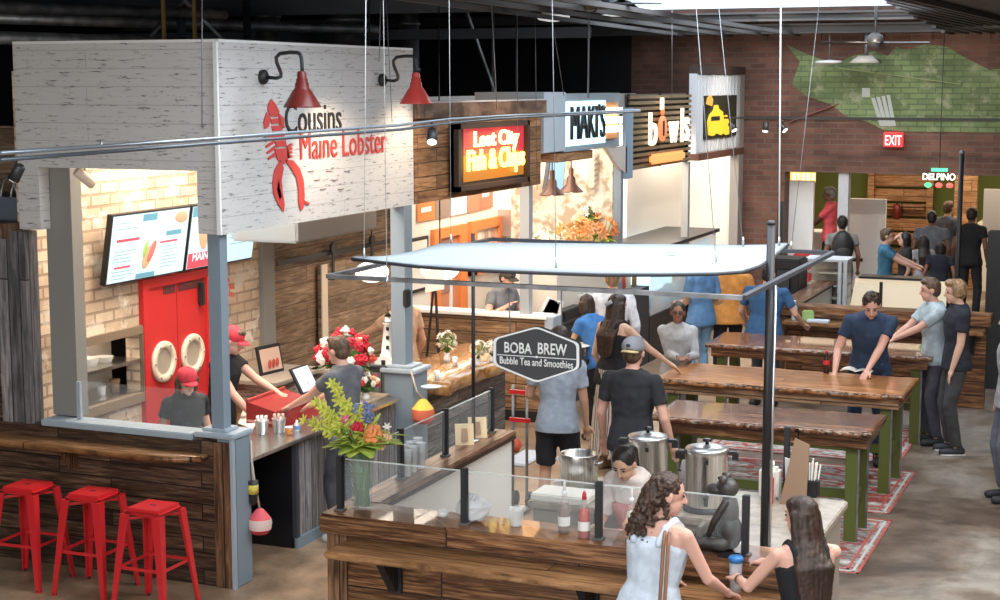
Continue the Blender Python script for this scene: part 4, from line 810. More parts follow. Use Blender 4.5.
# ---- red and white bouquet by the cashier
def bouquet(p, R, H, n, cols, label, base, leafm=M['leaf'], fr=.045, seed=1, vase=None, kind='round', squash=.7):
    p = Vector(p); r = random.Random(seed); t = thing('flower_bouquet', label, 'flowers', p)
    if vase: MB().lathe([(base*.8, 0), (base, H*.2), (base*.75, H*.42), (base*.9, H*.45)], p, 16).build('vase', vase, t)
    s = MB(); ctr = p+Vector((0, 0, H))
    for k in range(n):
        th = math.acos(1-r.random()*1.25); ph = r.uniform(0, 2*PI); d = Vector((math.sin(th)*math.cos(ph), math.sin(th)*math.sin(ph), math.cos(th)*squash))
        q = ctr+d*R*r.uniform(.85, 1.08); s.tube([p+Vector((0, 0, H*.4)), q], .003, 4); c = cols[k % len(cols)]
        flower(t, q, fr*r.uniform(.8, 1.25), c, d, kind)
    s.build('stems', M['stem'], t)
    l = MB()
    for k in range(int(n*1.6)):
        ph = r.uniform(0, 2*PI); rr = R*r.uniform(.5, .95); b = ctr+Vector((rr*.3*math.cos(ph), rr*.3*math.sin(ph), -R*.35)); leafblade(l, b, b+Vector((rr*math.cos(ph), rr*math.sin(ph), r.uniform(-.4, .5)*R)), fr*.6, fr*.4)
    l.build('foliage', leafm, t); return t
bouquet(Vector((-6.68, 12.50, .95)), .22, .41, 44, [RED, RED, WHT, RED, C(.75, .1, .06), WHT], 'large red and white flower bouquet between cashier and lighthouse', .07, seed=4, vase=M['dark'], fr=.052, squash=.85)
bouquet(Vector((-6.50, 12.55, .95)), .11, .15, 24, [RED, WHT, PEACH, WHT, RED], 'small red and cream bouquet below the lighthouse model', .04, seed=9, vase=M['white'], fr=.03)
# ================================================================ SECOND STALL (wooden neon sign)
sx = thing('sign_box', 'wood-plank sign box holding the neon fish and chips sign', 'sign', (XF, 14.8, 2.64))
MB().box((XF-.12, 13.22, 2.66), (XF, 16.42, 3.56)).build('plank_panel', M['sign_wood'], sx)
MB().box((XF-.2, 13.2, 3.44), (XF+.06, 16.44, 3.575)).build('cap_rail', M['cap_wood'], sx)
MB().box((XF-.18, 13.2, 3.575), (XF+.07, 16.45, 3.59)).build('cap_flashing', C(.45, .42, .40), sx)
ns = thing('neon_sign', 'framed neon sign in red and yellow reading City Fish & Chips', 'sign', XP(490, 187, XF+.02))
a = XP(452, 190, XF+.03); b = XP(524, 122, XF+.03); z0, z1 = a.z-.02, b.z+.02
MB().box((XF+.0, a.y, z0), (XF+.05, b.y, z1)).build('back_board', M['black'], ns)
for q in ((a.y, a.y+.06, z0, z1), (b.y-.06, b.y, z0, z1), (a.y, b.y, z0, z0+.05), (a.y, b.y, z1-.05, z1)): MB().box((XF+.0, q[0], q[2]), (XF+.10, q[1], q[3])).build('frame_bar', C(.05, .03, .02), ns)
MB().box((XF+.05, a.y+.22, z1-.31), (XF+.055, b.y-.07, z1-.04)).build('red_backing', EM(.6, .04, .06, .8), ns)
MB().box((XF+.05, a.y+.22, z0+.08), (XF+.055, b.y-.07, z1-.31)).build('amber_backing', EM(.55, .20, .02, .7), ns)
text('neon_city', 'Lost City', (XF+.07, a.y+.42, z1-.28), (0, 1, 0), (0, 0, 1), b.y-a.y-.70, .20, EM(1, .62, .22, 4.), ns, .02, bold=.02)
text('neon_fish_chips', 'Fish & Chips', (XF+.07, a.y+.26, z0+.12), (0, 1, 0), (0, 0, 1), b.y-a.y-.38, .27, EM(1, .72, .12, 5.), ns, .02, bold=.02)
point('neon_light', (XF+.35, 15.1, 3.0), 9, (1, .5, .2), .15)
# inside the second stall: cream wall with orange framed doors and a poster strip (plane x = XW)
MB().box((XW-.1, 16.6, 0), (XW, 22.2, 3.6)).struct('wall_orange_doors', M['cream_l'])
MB().box((XW+.0, 16.4, 0), (XW+.04, 16.62, 3.5)).struct('trim_5', M['cream'])
def onw(x, y, e=0.): return XP(x, y, XW+.01+e)
def wquad(px_, e=.012, off=0): return MB().prism([onw(x, y, off) for x, y in px_], (e, 0, 0))
t = thing('poster_strip', 'strip of orange, brown and white food posters high on the cream wall', 'poster', onw(450, 215))
wquad([(417, 203), (434, 200), (434, 219), (417, 222)]).build('orange_poster', M['orange'], t); wquad([(421, 208), (431, 206), (431, 211), (421, 213)], .004, .014).build('white_caption', M['white'], t)
wquad([(434.5, 200), (449, 197), (449, 216), (434.5, 219)]).build('brown_poster', C(.30, .22, .18), t); wquad([(449.5, 197), (466, 193), (466, 213), (449.5, 216)]).build('white_poster', M['white'], t)
wquad([(466.5, 193), (479, 190), (479, 210), (466.5, 213)]).build('food_poster', C(.45, .24, .14), t); wquad([(479.5, 190), (492, 187), (492, 207), (479.5, 210)]).build('red_poster', C(.72, .22, .12), t)
wquad([(482, 193), (489, 191.5), (489, 196), (482, 197.5)], .004, .014).build('white_caption', M['white'], t)
for i, (x0, x1, yt, lab) in enumerate(((431, 464, 230, 'left orange-framed door panel on the cream wall of the neon stall'), (468, 503, 222, 'right orange-framed window on the cream wall of the neon stall'))):
    t = thing('orange_door' if i == 0 else 'orange_window', lab, 'door' if i == 0 else 'window', onw((x0+x1)/2, 300)); a = onw(x0, yt); b = onw(x1, yt-7); zb = .15 if i == 0 else 1.32
    for q in ((a.y, a.y+.18, zb, a.z-.12), (b.y-.22, b.y, zb, a.z-.12)): MB().box((XW, q[0], q[2]), (XW+.06, q[1], q[3])).build('jamb', M['orange'], t)
    MB().box((XW, a.y, a.z-.12), (XW+.06, b.y, a.z)).build('head', M['orange'], t)
    if i == 0:
        MB().box((XW, a.y+.18, zb), (XW+.02, b.y-.22, a.z-.12)).build('leaf', C(.62, .26, .14), t); MB().box((XW+.02, a.y+.5, zb), (XW+.04, a.y+.56, a.z-.12)).build('white_stripe', M['white'], t)
        MB().box((XW+.02, a.y+.2, 1.2), (XW+.03, a.y+.5, a.z-.15)).build('brown_panel', C(.36, .20, .15), t)
    else:
        MB().box((XW, a.y, zb), (XW+.06, b.y, zb+.12)).build('sill', M['orange'], t); MB().box((XW, a.y+.18, zb+.12), (XW+.015, b.y-.22, a.z-.12)).build('pane', C(.75, .66, .55), t)
        for k in range(3): MB().box((XW+.015, a.y+.3+k*.22, zb+.14), (XW+.02, a.y+.42+k*.22, a.z-.16)).build('curtain_fold', [C(.9, .88, .82), C(.5, .36, .28), C(.8, .4, .25)][k], t)
t = thing('framed_notice', 'black framed notice on the cream wall beside the far corner post', 'picture', onw(418, 260)); a = onw(404, 290); b = onw(427, 236)
MB().box((XW, a.y, 1.30), (XW+.03, b.y, 1.95)).build('frame', M['black'], t); MB().box((XW+.03, a.y+.05, 1.34), (XW+.035, b.y-.05, 1.91)).build('paper', M['cream_l'], t)
for i, (x, y, r, lab) in enumerate(((372, 272, .17, 'left glowing white globe lamp behind the canopy corner'), (440, 268, .22, 'wide glowing white globe lamp in front of the orange door'))):
    c0 = XP(x, y, XW+.9); t = thing('globe_lamp', lab, 'lamp', c0); MB().ell(c0, (r, r, r*.62), 24, 14).build('globe', EM(1, .92, .8, 2.), t); MB().tube([c0+Vector((0, 0, r*.6)), Vector((c0.x, c0.y, 4.79))], .008).build('cord', M['black'], t)
    MB().lathe([(.05, 0), (.05, .05)], c0+Vector((0, 0, r*.6-.02)), 14).build('fitter', M['black'], t)
# half wall between stalls 2 and 3 (faces the camera)
MB().box((XW, 16.4, 0), (-6.25, 16.52, 1.17)).struct('wall_half_planks', M['tan_plank'])
MB().box((XW, 16.37, 0), (-6.25, 16.4, .12)).struct('baseboard_half_wall', M['black'])
MB().bbox((XW, 16.34, 1.17), (-6.22, 16.62, 1.21), .006).solo('cream_ledge', M['cream_l'], 'cream ledge on top of the tan plank half wall', 'ledge')
t = thing('stall_post', 'grey post standing on the half wall right of the neon sign', 'post', (-6.34, 16.5, 0)); MB().box((-6.56, 16.41, 1.21), (-6.45, 16.52, 3.0)).build('shaft', C(.33, .34, .35), t); MB().bbox((-6.245, 16.36, 0), (-6.14, 16.64, 1.2), .006).build('base', M['blue_grey_l'], t)
for (yy, lab, m) in ((19.35, 'blue-grey post between the flowers and the bowls stall', M['blue_grey']), (22.45, 'grey post at the right end of the bowls sign', C(.33, .33, .33))):
    t = thing('stall_post', lab, 'post', (-6.38, yy, 0)); MB().box((-6.44, yy-.05, 0), (-6.34, yy+.05, 2.98 if yy < 20 else 2.64)).build('shaft', m, t)
MB().box((-6.42, 25.1, 0), (-6.28, 25.4, 3.95)).solo('stall_post', C(.30, .27, .25), 'slim post where the row of stalls meets the brick wall', 'post')
# live-edge bar of the second stall
lb = thing('live_edge_bar', 'thick live-edge wooden bar counter of the neon sign stall', 'counter', (-6.35, 14.2, 0))
P = []
for i in range(31):
    y = 13.25+i*2.15/30; wv = .02*math.sin(y*4)+.012*math.sin(y*11); P.append([(-6.78, y, 1.02), (-6.4, y, 1.022), (-6.02+wv, y, 1.015)])
MB().sheet(P, .12).build('slab', wood('amber_live_edge', (.20, .08, .02), (.45, .22, .07), (.66, .40, .18), kind='topy', ph=.4, pw=5, var=.15, rough=.25, coat=.6, grain=7), lb)
MB().box((-6.75, 13.25, 0), (-6.30, 15.35, .90)).build('board_front', M['grey_plank_h'], lb)
for i, (x, y, cl) in enumerate(((447, 358, 1.), (478, 362, .8), (492, 358, .7))):
    p = ZP(x, y+4, 1.02); bouquet(p, .10*cl, .20*cl, 26, [C(.85, .78, .66), C(.75, .66, .52)], ['large spray of dried cream flowers on the live-edge bar', 'middle small spray of dried cream flowers on the live-edge bar', 'right small spray of dried cream flowers by the hexagon sign'][i], .035, leafm=C(.55, .48, .33), fr=.022, seed=20+i, vase=M['white'], kind='star', squash=1.1)
for i, (x, y) in enumerate(((437, 380), (472, 368), (455, 366))):
    p = ZP(x, y, 1.02); MB().lathe([(.022, 0), (.026, .09), (.024, .09), (.02, .004)], p, 14, caps=True).solo('paper_cup', M['white'], ['white cup at the near end of the live-edge bar', 'white cup at the far end of the live-edge bar', 'white cup below the large dried bouquet'][i], 'cup', 'cups on the live-edge bar')
p = ZP(431, 389, 1.02); MB().lathe([(.05, 0), (.09, .02), (.095, .025)], p, 20).solo('blue_plate', C(.35, .45, .50), 'pale blue plate with food at the near end of the live-edge bar', 'plate')
t = thing('easel', 'thin black easel stand behind the live-edge bar', 'easel', (-7.3, 15.2, 0)); q = XP(435, 310, -7.1)
for d in ((-.15, -.1), (.12, -.1), (0, .2)): MB().bar((q.x, q.y, 1.75), (q.x+d[0], q.y+d[1], 0), .02).build('leg', M['black'], t)
MB().prism([(q.x-.1, q.y-.03, 1.55), (q.x+.12, q.y-.03, 1.6), (q.x+.12, q.y-.03, 1.85), (q.x-.1, q.y-.03, 1.78)], (0, .01, 0)).build('card', M['cream_l'], t)
# ================================================================ THIRD STALL (blue-lit sign)
ms = thing('sign_box', 'pale blue-grey sign box with backlit black letters reading MAKI\'S', 'sign', (XF, 18, 2.7))
MB().box((XF-.8, 16.46, 3.0), (XF+.02, 17.15, 3.66)).build('box_end', C(.42, .48, .54), ms)
MB().box((XF-.25, 17.15, 2.98), (XF, 19.15, 3.64)).build('box_face', C(.32, .38, .42), ms)
a = onx = XP(569, 142, XF+.02); b = XP(603, 103, XF+.02)
MB().box((XF+.0, a.y-.22, a.z-.05), (XF+.012, b.y+.12, b.z+.03)).build('halo_panel', EM(.55, .88, 1., 1.9), ms)
text('lettering', "MAKI'S", (XF+.03, a.y, a.z+.02), (0, 1, 0), (0, 0, 1), b.y-a.y, b.z-a.z-.03, M['black'], ms, .03, bold=-.005)
q = XP(606, 139, XF+.02); r = XP(617, 102, XF+.02); MB().box((XF+.0, q.y, q.z), (XF+.03, r.y, r.z)).build('orange_plate', C(.75, .33, .12), ms)
for k in range(3): zz = q.z+.08+k*.11; MB().box((XF+.03, q.y-.05, zz), (XF+.06, r.y+.1, zz+.075)).build('light_bar', EM(1, .97, .9, 4.), ms)
MB().box((XF-.3, 17.0, 2.87), (XF-.02, 18.2, 2.97)).solo('orange_wood_beam', M['beam'], 'orange wooden beam under the blue-lit sign', 'beam')
MB().prism([(XF-.01, 18.7, 2.97), (XF-.01, 19.5, 2.97), (XF-.01, 19.5, 2.62), (XF-.01, 19.2, 2.70)], (-.05, 0, 0)).solo('sign_skirt', C(.70, .62, .56), 'tan slanted panel under the blue-lit sign', 'panel')
t = thing('tilted_screen', 'blue display screen hanging under the left end of the blue-lit sign', 'screen', XP(552, 175, -7.2))
MB().bar((-7.13, XP(555, 158, -7.1).y, 2.6), (-7.13, XP(555, 158, -7.1).y, 3.3), .04).build('bracket', M['black'], t)
pp = [XP(545, 196, -7.1), XP(563, 192, -7.1), XP(566, 157, -7.1), XP(550, 160, -7.1)]; MB().prism(pp, (-.05, 0, 0)).build('casing', M['black'], t); c_ = sum(pp, Vector())/4
MB().prism([c_+(v-c_)*.9+Vector((.003, 0, 0)) for v in pp], (.004, 0, 0)).build('display', EM(.35, .62, .85, .9), t)
for i, (x, y) in enumerate(((516, 180), (552, 195), (571, 192))):
    c0 = XP(x, y, -6.75); t = thing('pendant_lamp', ['brown pendant shade half hidden under the neon sign box', 'left of the two brown pendant shades before the blue screen', 'right of the two brown pendant shades beside the blue screen'][i], 'lamp', c0, 0, 'brown pendant shades')
    s = MB().lathe([(.02, .30), (.03, .28), (.03, .20), (.055, .17), (.06, .10), (.15, .01), (.155, 0), (.14, .0), (.05, .09), (.01, .1)], c0, 20, caps=False).build('shade', C(.10, .045, .03, .35, .3), t)
    MB().ell(c0+Vector((0, 0, .03)), .045, 12, 8).build('bulb', EM(1, .85, .6, 5.), s); MB().tube([c0+Vector((0, 0, .3)), (c0.x, c0.y, 3.3 if i else 4.79)], .008).build('cord', M['black'], t)
t = thing('slatted_panel', 'leaning panel of pale curved slats under the blue-lit sign', 'panel', XP(600, 180, -6.7)); a = XP(591, 186, -6.75); b = XP(608, 152, -6.75)
for k in range(6):
    z0 = a.z+(b.z-a.z)*k/6; MB().tube([(-6.75, a.y, z0+.02), (-6.70, (a.y+b.y)/2, z0+.08), (-6.75, b.y, z0+.10)], .05, 8).build('slat', C(.72, .60, .48), t)
# interior of stall 3
MB().box((-7.9, 19.45, 0), (-6.5, 19.5, 3.0)).solo('textured_curtain', noisy('lace', (.45, .36, .26), (.82, .74, .62), 7, .9, lo=.42, hi=.55), 'cream lace curtain screen behind the orange flowers', 'curtain')
MB().box((XW, 19.6, 1.75), (-6.9, 20.2, 2.1)).solo('cooker_hood', M['steel_s'], 'steel cooker hood behind the blue-grey post', 'hood')
MB().box((XW, 22.2, 0), (XW+.05, 25.4, 3.6)).struct('wall_bowls_stall', M['cream_l'])
MB().box((XW, 22.15, 0), (XW+.7, 22.2, 3.2)).struct('wall_bowls_divider', M['cream_l'])
ce = thing('low_counter', 'dark grey counter behind the half wall of the third stall', 'counter', (-6.6, 18, 0))
MB().box((-6.74, 17.0, 0), (-6.34, 19.2, 1.0)).build('body', M['dark'], ce); MB().bbox((-6.78, 16.96, 1.0), (-6.30, 19.25, 1.04), .006).build('top', C(.09, .09, .10, .3), ce)
p = Vector((-6.5, 17.0, 1.04)); t = thing('menu_cards', 'bunch of folded white menu cards on the ledge by the grey post', 'menu', p)
for k in range(4): MB().prism([p+Vector((-.12+k*.05, 0, 0)), p+Vector((.04+k*.05, 0, 0)), p+Vector((.14+k*.035, 0, .26)), p+Vector((.04+k*.03, 0, .30-.03*k))], (0, .01, .0)).build('card', M['white'], t)
MB().bbox((-6.42, 17.1, 1.04), (-6.28, 17.75, 1.16), .012).solo('black_tray', M['black'], 'black box tray with papers beside the white menu cards', 'tray')
p = Vector((-6.32, 17.95, 1.04)); t = thing('wine_glasses', 'cluster of clear glasses on the third stall counter', 'glass', p)
for k in range(5): q = p+Vector((.05*math.cos(k*1.3), .12*math.sin(k*1.3), 0)); MB().lathe([(.03, 0), (.03, .004), (.004, .01), (.004, .10), (.035, .14), (.038, .18), (.03, .23)], q, 14, caps=False).build('stem_glass', M['glass2'], t)
MB().ell(ZP(570, 345, 1.02), (.22, .22, .015), 24, 8).solo('round_plate', C(.62, .58, .52), 'round grey plate on the low counter left of the crouched girl', 'plate')
# shelf of bottles and papers seen under the canopy
sh = thing('back_shelf', 'dark service shelf with bottles beyond the third stall counter', 'shelf', (-6.7, 19.9, 0)); MB().box((-7.0, 19.5, 0), (-6.35, 20.6, 1.05)).build('body', M['dark'], sh)
bc = [(.55, .45, .08), (.8, .78, .72), (.08, .25, .10), (.55, .06, .05), (.10, .28, .12), (.75, .72, .6), (.5, .1, .06), (.3, .2, .1)]
bl = ['yellow', 'white', 'dark green', 'red', 'green', 'cream', 'dark red', 'brown']
for k in range(8):
    p = Vector((-6.62+.10*(k % 2), 19.55+k*.13, 1.05)); t = thing('sauce_bottle', bl[k]+' bottle in the row on the shelf under the canopy', 'bottle', p, 0, 'bottles on the back shelf')
    MB().lathe([(.03, 0), (.035, .01), (.035, .16), (.012, .21), (.012, .25)], p, 12).build('body', C(*bc[k], .3), t); MB().lathe([(.014, .25), (.014, .275)], p, 10).build('cap', M['white'], t)
MB().box((-6.5, 18.75, 1.04), (-6.47, 19.15, 1.36)).solo('printed_sheet', M['white'], 'white printed sheet standing under the canopy left of the bottles', 'paper')
bouquet(XP(578, 240, -6.6)-Vector((0, 0, .30)), .26, .36, 34, [C(.85, .33, .10), C(.80, .42, .18), C(.88, .45, .2)], 'large bunch of orange flowers above the canopy', .06, leafm=M['leaf_l'], fr=.075, seed=33, vase=M['dark'], kind='star', squash=.7)
bouquet(XP(601, 236, -6.6)-Vector((0, 0, .30)), .22, .36, 30, [C(.85, .30, .10), C(.82, .38, .15)], 'second bunch of orange flowers beside the blue-grey post', .06, leafm=M['leaf_l'], fr=.07, seed=35, vase=M['dark'], kind='star', squash=.9)
for i, (x, y, R) in enumerate(((546, 246, .20), (563, 244, .16), (588, 216, .12))):
    bouquet(XP(x, y, -6.8)-Vector((0, 0, .30)), R, .34, 24, [WHT, C(.85, .76, .62)], ['low white orchid cluster above the left part of the canopy', 'white flower cluster left of the orange flowers', 'white flowers behind the orange flowers'][i], .05, fr=.05, seed=40+i, vase=M['white'], kind='star', squash=.6)
# stand for these flowers
MB().box((-7.0, 17.3, 1.04), (-6.45, 19.3, 1.62)).solo('flower_stand', M['cream'], 'cream box stand carrying the flowers in the third stall', 'stand')
# ================================================================ FOURTH STALL (bowls)
bs = thing('sign_box', 'slatted dark sign with glowing letters reading bowls', 'sign', (XF, 21, 2.6))
a = XP(630, 172, XF); b = XP(693, 94, XF); y0, y1 = a.y+.05, b.y
MB().box((XF-.10, y0, 2.64), (XF-.08, y1, 3.62)).build('backing', C(.10, .085, .07), bs)
sl = MB()
for k in range(13): z0 = 2.66+k*.075; MB().box((XF-.05, y0, z0), (XF-.02, y1, z0+.042)).build('slat', C(.26, .18, .10), bs)
for yy in (y0+.05, (y0+y1)/2, y1-.08): MB().box((XF-.08, yy, 2.64), (XF-.05, yy+.06, 3.62)).build('upright', M['black'], bs)
cr = EM(1, .86, .62, 1.7)
def bt(s, x0, x1, yb, yt, name='letter'): p = XP(x0, yb, XF+.02); q = XP(x1, yt, XF+.02); return text(name, s, p, (0, 1, 0), (0, 0, 1), q.y-p.y, q.z-p.z, cr, bs, .03, bold=.004)
bt('b', 648, 656, 146, 112); bt('w', 668, 677, 143, 121); bt('l', 680, 682, 142, 108); bt('s', 683, 688, 141, 117)
p = XP(657, 143, XF+.03); q = XP(667, 112, XF+.03); cy = (p.y+q.y)/2
MB().lathe([(.001, 0), (.17, .0), (.17, .03), (.001, .03)], (XF+.02, cy, p.z+.19), 24, axis=(1, 0, 0), caps=False).lathe([(.001, 0), (.05, .0), (.05, .03), (.001, .03)], (XF+.02, cy, p.z+.42), 16, axis=(1, 0, 0), caps=False).build('round_pot_emblem', EM(.85, .26, .10, 1.1), bs)
MB().box((XF+.05, cy-.03, p.z+.09), (XF+.06, cy+.03, p.z+.29)).build('emblem_lettering', C(.05, .02, .02), bs)
MB().box((XF+.02, cy-.08, p.z+.44), (XF+.05, cy+.02, p.z+.60)).build('emblem_lid', cr, bs)
p = XP(650, 167, XF+.02); q = XP(683, 150, XF+.02); MB().bbox((XF+.0, p.y, p.z+.03), (XF+.06, q.y, q.z+.0), .03).build('orange_strip', EM(.95, .38, .12, 1.2), bs)
MB().box((XF-.06, 19.45, 2.55), (XF-.01, 19.75, 3.45)).solo('blue_end_board', C(.30, .40, .50), 'pale blue end board at the left of the slatted bowls sign', 'board')
dc = thing('display_case', 'long refrigerated display case with black top and icy blue glass front', 'display case', (-6.7, 22, 0))
MB().box((-7.15, 20.6, 1.50), (-6.28, 24.0, 1.55)).build('top', M['black'], dc)
MB().box((-7.05, 20.65, .62), (-6.40, 23.95, .66)).build('deck', M['steel_s'], dc); MB().box((-7.05, 20.6, 0), (-6.34, 24.0, .62)).build('base', M['black'], dc)
MB().box((-7.05, 20.65, .66), (-7.02, 23.95, 1.5)).build('lit_back', EM(.55, .85, 1., 1.6), dc)
MB().box((-6.345, 20.62, .64), (-6.335, 23.98, 1.5)).build('glass_front', M['glass2'], dc)
for k in range(10): q = Vector((-6.6, 20.9+k*.33, .66)); MB().bbox(q+Vector((-.12, -.10, 0)), q+Vector((.12, .10, .10+.04*(k % 3))), .02).build('food_tray', C(*[(.75, .85, .9), (.3, .5, .6), (.8, .8, .7)][k % 3]), dc)
for k in range(3): q = Vector((-6.45, 21.0+k*1.1, 1.15)); MB().box(q, q+Vector((.02, .8, .25))).build('price_panel', EM(.6, .85, .95, .9), dc)
for i, (x0, x1, lab) in enumerate(((654, 662, 'narrow grey fridge beside the blue-grey post'), (664, 679, 'wide taupe cabinet behind the bowls counter'))):
    a = XP(x0, 195, XW+.1); b = XP(x1, 192, XW+.1); MB().bbox((XW+.08, a.y-3.9, 0), (XW+.5, b.y-3.9, 1.92), .01).solo('tall_fridge', C(.42, .40, .39) if i == 0 else C(.42, .36, .29), lab, 'fridge')
# ================================================================ FIFTH STALL (white sign with yellow emblem)
ws = thing('sign_box', 'white fluted sign box with a black square and yellow cake-shaped emblem', 'sign', (XF, 24, 2.7))
a = XP(696, 158, XF); y0, y1 = a.y, 25.38
MB().box((XF-.12, y0, 2.74), (XF, y1, 3.90)).build('box_face', C(.62, .64, .68), ws)
for k in range(14): yy = y0+.05+k*(y1-y0-.1)/14; MB().box((XF, yy, 2.76), (XF+.015, yy+.12, 3.88)).build('flute', C(.66, .67, .69), ws)
MB().box((XF-.12, y0, 2.64), (XF+.05, y1, 2.74)).build('base_rail', C(.12, .05, .03), ws); MB().box((XF-.12, y0, 3.90), (XF+.05, y1, 4.02)).build('top_rail', C(.05, .03, .025), ws)
a = XP(703, 139, XF+.02); b = XP(735, 95, XF+.02); MB().box((XF+.015, a.y, a.z), (XF+.05, b.y, b.z)).build('black_panel', C(.02, .018, .01), ws)
yl = EM(.95, .62, .04, .9)
def ypoly(pts): return MB().prism([XP(x, y, XF+.052) for x, y in pts], (.02, 0, 0))
ypoly([(708, 135), (707, 122), (709, 115), (713, 110), (714, 105), (717, 105), (718, 109), (722, 112), (722, 116), (726, 115), (728, 122), (728, 134), (725, 135), (723, 133), (720, 135), (716, 133), (712, 136)]).build('emblem_body', yl, ws)
ypoly([(706, 104), (707, 98), (710, 95), (712, 100), (711, 106)]).build('emblem_topping', EM(.95, .45, .08, .9), ws)
MB().box(XP(711, 119, XF+.07)-Vector((0, 0, .03)), XP(720, 116, XF+.075)).build('emblem_caption', M['black'], ws)
MB().box((-7.30, 22.2, 0), (-7.2, 25.3, 3.3)).struct('wall_cream_stall', M['cream_l'])
MB().box((-8.0, 25.2, 0), (XF-.12, 25.3, 2.72)).struct('wall_cream_return', M['cream_l'])
for (yy, yb, h) in ((16.45, 22.3, 4.0),): MB().box((XW-.1, 16.4, 3.3), (XF-.3, 25.4, 3.36)).struct('ceiling_stalls', M['void'])
spot('stall_spot', (-5.2, 14.6, 4.4), (-6.5, 14.8, 3.1), 60, WARM2, 60); spot('stall_spot', (-5.0, 24, 4.4), (-6.4, 24, 3.3), 50, WARM2, 60); spot('stall_spot', (-5.4, 14.2, 4.2), (-6.4, 14.2, 1.0), 60, WARM, 50)
# ================================================================ BUBBLE TEA KIOSK (near) 
KX0, KX1, KY0, KY1 = -4.76, -1.76, 8.54, 11.25
def drink_counter(dy, who, near=True, KX0=KX0):
    """front ledge with drink shelf, brackets; left side ledge; black glass posts with glass"""
    y0, y1 = KY0+dy, KY1+dy
    if not near: y1 = y0+2.7
    t = thing('drink_counter', 'stained wooden drink counter with shelf in front of '+who, 'counter', (-3.2, y0+.2, 0))
    zt = 1.10
    P = []
    MB().bbox((KX0, y0, zt-.125), (KX1, y0+.36, zt), .012).build('top_board', M['boba_front'], t)
    MB().box((KX0+.05, y0+.06, 0), (KX1-.05, y0+.20, zt-.125)).build('plank_front', M['boba_front'], t)
    MB().box((KX0+.035, y0+.04, 0), (KX0+.17, y0+.07, zt-.125)).build('corner_board', M['trim_wood'], t)
    MB().bbox((KX0+.17, y0-.26, .90), (KX1-.05, y0+.06, .945), .012).build('drink_shelf', M['bar_wood'], t)
    for x in (-4.28, -3.0, -2.0):
        MB().prism([(x, y0+.06, .90), (x, y0+.06, .66), (x, y0+.0, .66), (x, y0-.19, .90)], (.05, 0, 0)).build('bracket', M['black'], t)
        MB().box((x-.02, y0+.03, .64), (x+.07, y0+.06, .90)).build('bracket_plate', M['black'], t)
    MB().box((KX0+.15, y0+.2, 0), (KX1-.15, y0+.22, zt-.13)).build('inner_lining', M['white'], t)
    s = thing('side_counter', 'narrow stained side ledge with white inner wall, left side of '+who, 'counter', (-4.66, (y0+y1)/2, 0))
    MB().bbox((KX0, y0+.37, zt-.04), (KX0+.24, y1, zt), .01).build('top_board', M['boba_side'], s)
    MB().box((KX0+.19, y0+.37, zt-.065), (KX0+.235, y1, zt-.04)).build('edge_trim', C(.06, .035, .025), s)
    MB().box((KX0+.05, y0+.37, 0), (KX0+.19, y1, zt-.04)).build('plank_side', M['boba_front'], s)
    MB().box((KX0+.19, y0+.37, 0), (KX0+.205, y1-.02, zt-.04)).build('inner_wall', M['cream_l'], s)
    MB().box((KX0+.04, y1-.02, 0), (KX0+.22, y1+.0, zt-.04)).build('end_strip', C(.07, .05, .04), s)
    return t, s
FRONT_C, SIDE_C = drink_counter(0, 'the bubble tea kiosk')
def glass_post(x, y, label, z=1.10):
    par = SIDE_C if x < -4.6 and y > 9 else FRONT_C
    if z < 1: t = thing('glass_clamp', label, 'clamp', (x, y, z)); MB().bbox((x-.02, y-.02, z+.012), (x+.02, y+.02, z+.5), .004).build('upright', M['black'], t); MB().bbox((x-.032, y-.032, z), (x+.032, y+.032, z+.012), .003).build('foot_plate', C(.12, .12, .12), t); return
    o = MB().bbox((x-.02, y-.02, z+.012), (x+.02, y+.02, z+.35), .004).build('glass_post', M['black'], par); MB().bbox((x-.032, y-.032, z), (x+.032, y+.032, z+.012), .003).build('foot_plate', C(.12, .12, .12), o)
gx = KX0+.09
for (x, y, lab) in ((gx-.0, 8.66, 'black glass post at the vase corner of the drink counter'), (gx, 9.52, 'second black glass post along the side ledge'), (gx, 10.25, 'third black glass post along the side ledge'), (gx, 11.1, 'last black glass post along the side ledge, by the hand truck'),
                    (-3.82, 8.66, 'black glass post by the white plastic bag'), (-2.96, 8.66, 'black glass post right of the syrup bottles'), (-2.09, 8.68, 'black glass post behind the frog statue'), (-2.32, 10.80, 'black glass post at the back by the straws')):
    glass_post(x, y, lab, 1.10 if lab.find('straws') < 0 else .9)
def pane(a, b, label, z=1.10):
    a = Vector((*a, z+.03)); b = Vector((*b, z+.03)); n = (b-a).cross(Vector((0, 0, 1))).normalized()*.008
    par = SIDE_C if abs(a.x-b.x) < .02 else FRONT_C
    o = MB().prism([a, b, b+Vector((0, 0, .30)), a+Vector((0, 0, .30))], n).build('glass_pane', M['glass'], par)
    MB().bar(a+Vector((0, 0, .302)), b+Vector((0, 0, .302)), .007).build('polished_edge', mat('glass_edge', (.75, .82, .80), .2, alpha=.6), o)
pane((gx, 8.70), (gx, 9.49), 'first glass pane of the side ledge'); pane((gx, 9.55), (gx, 10.22), 'second glass pane of the side ledge'); pane((gx, 10.28), (gx, 11.07), 'third glass pane of the side ledge')
pane((gx+.04, 8.66), (-3.85, 8.66), 'left glass pane on the front counter'); pane((-3.79, 8.66), (-2.99, 8.66), 'middle glass pane in front of the syrup bottles'); pane((-2.93, 8.66), (-2.12, 8.68), 'right glass pane in front of the urns')
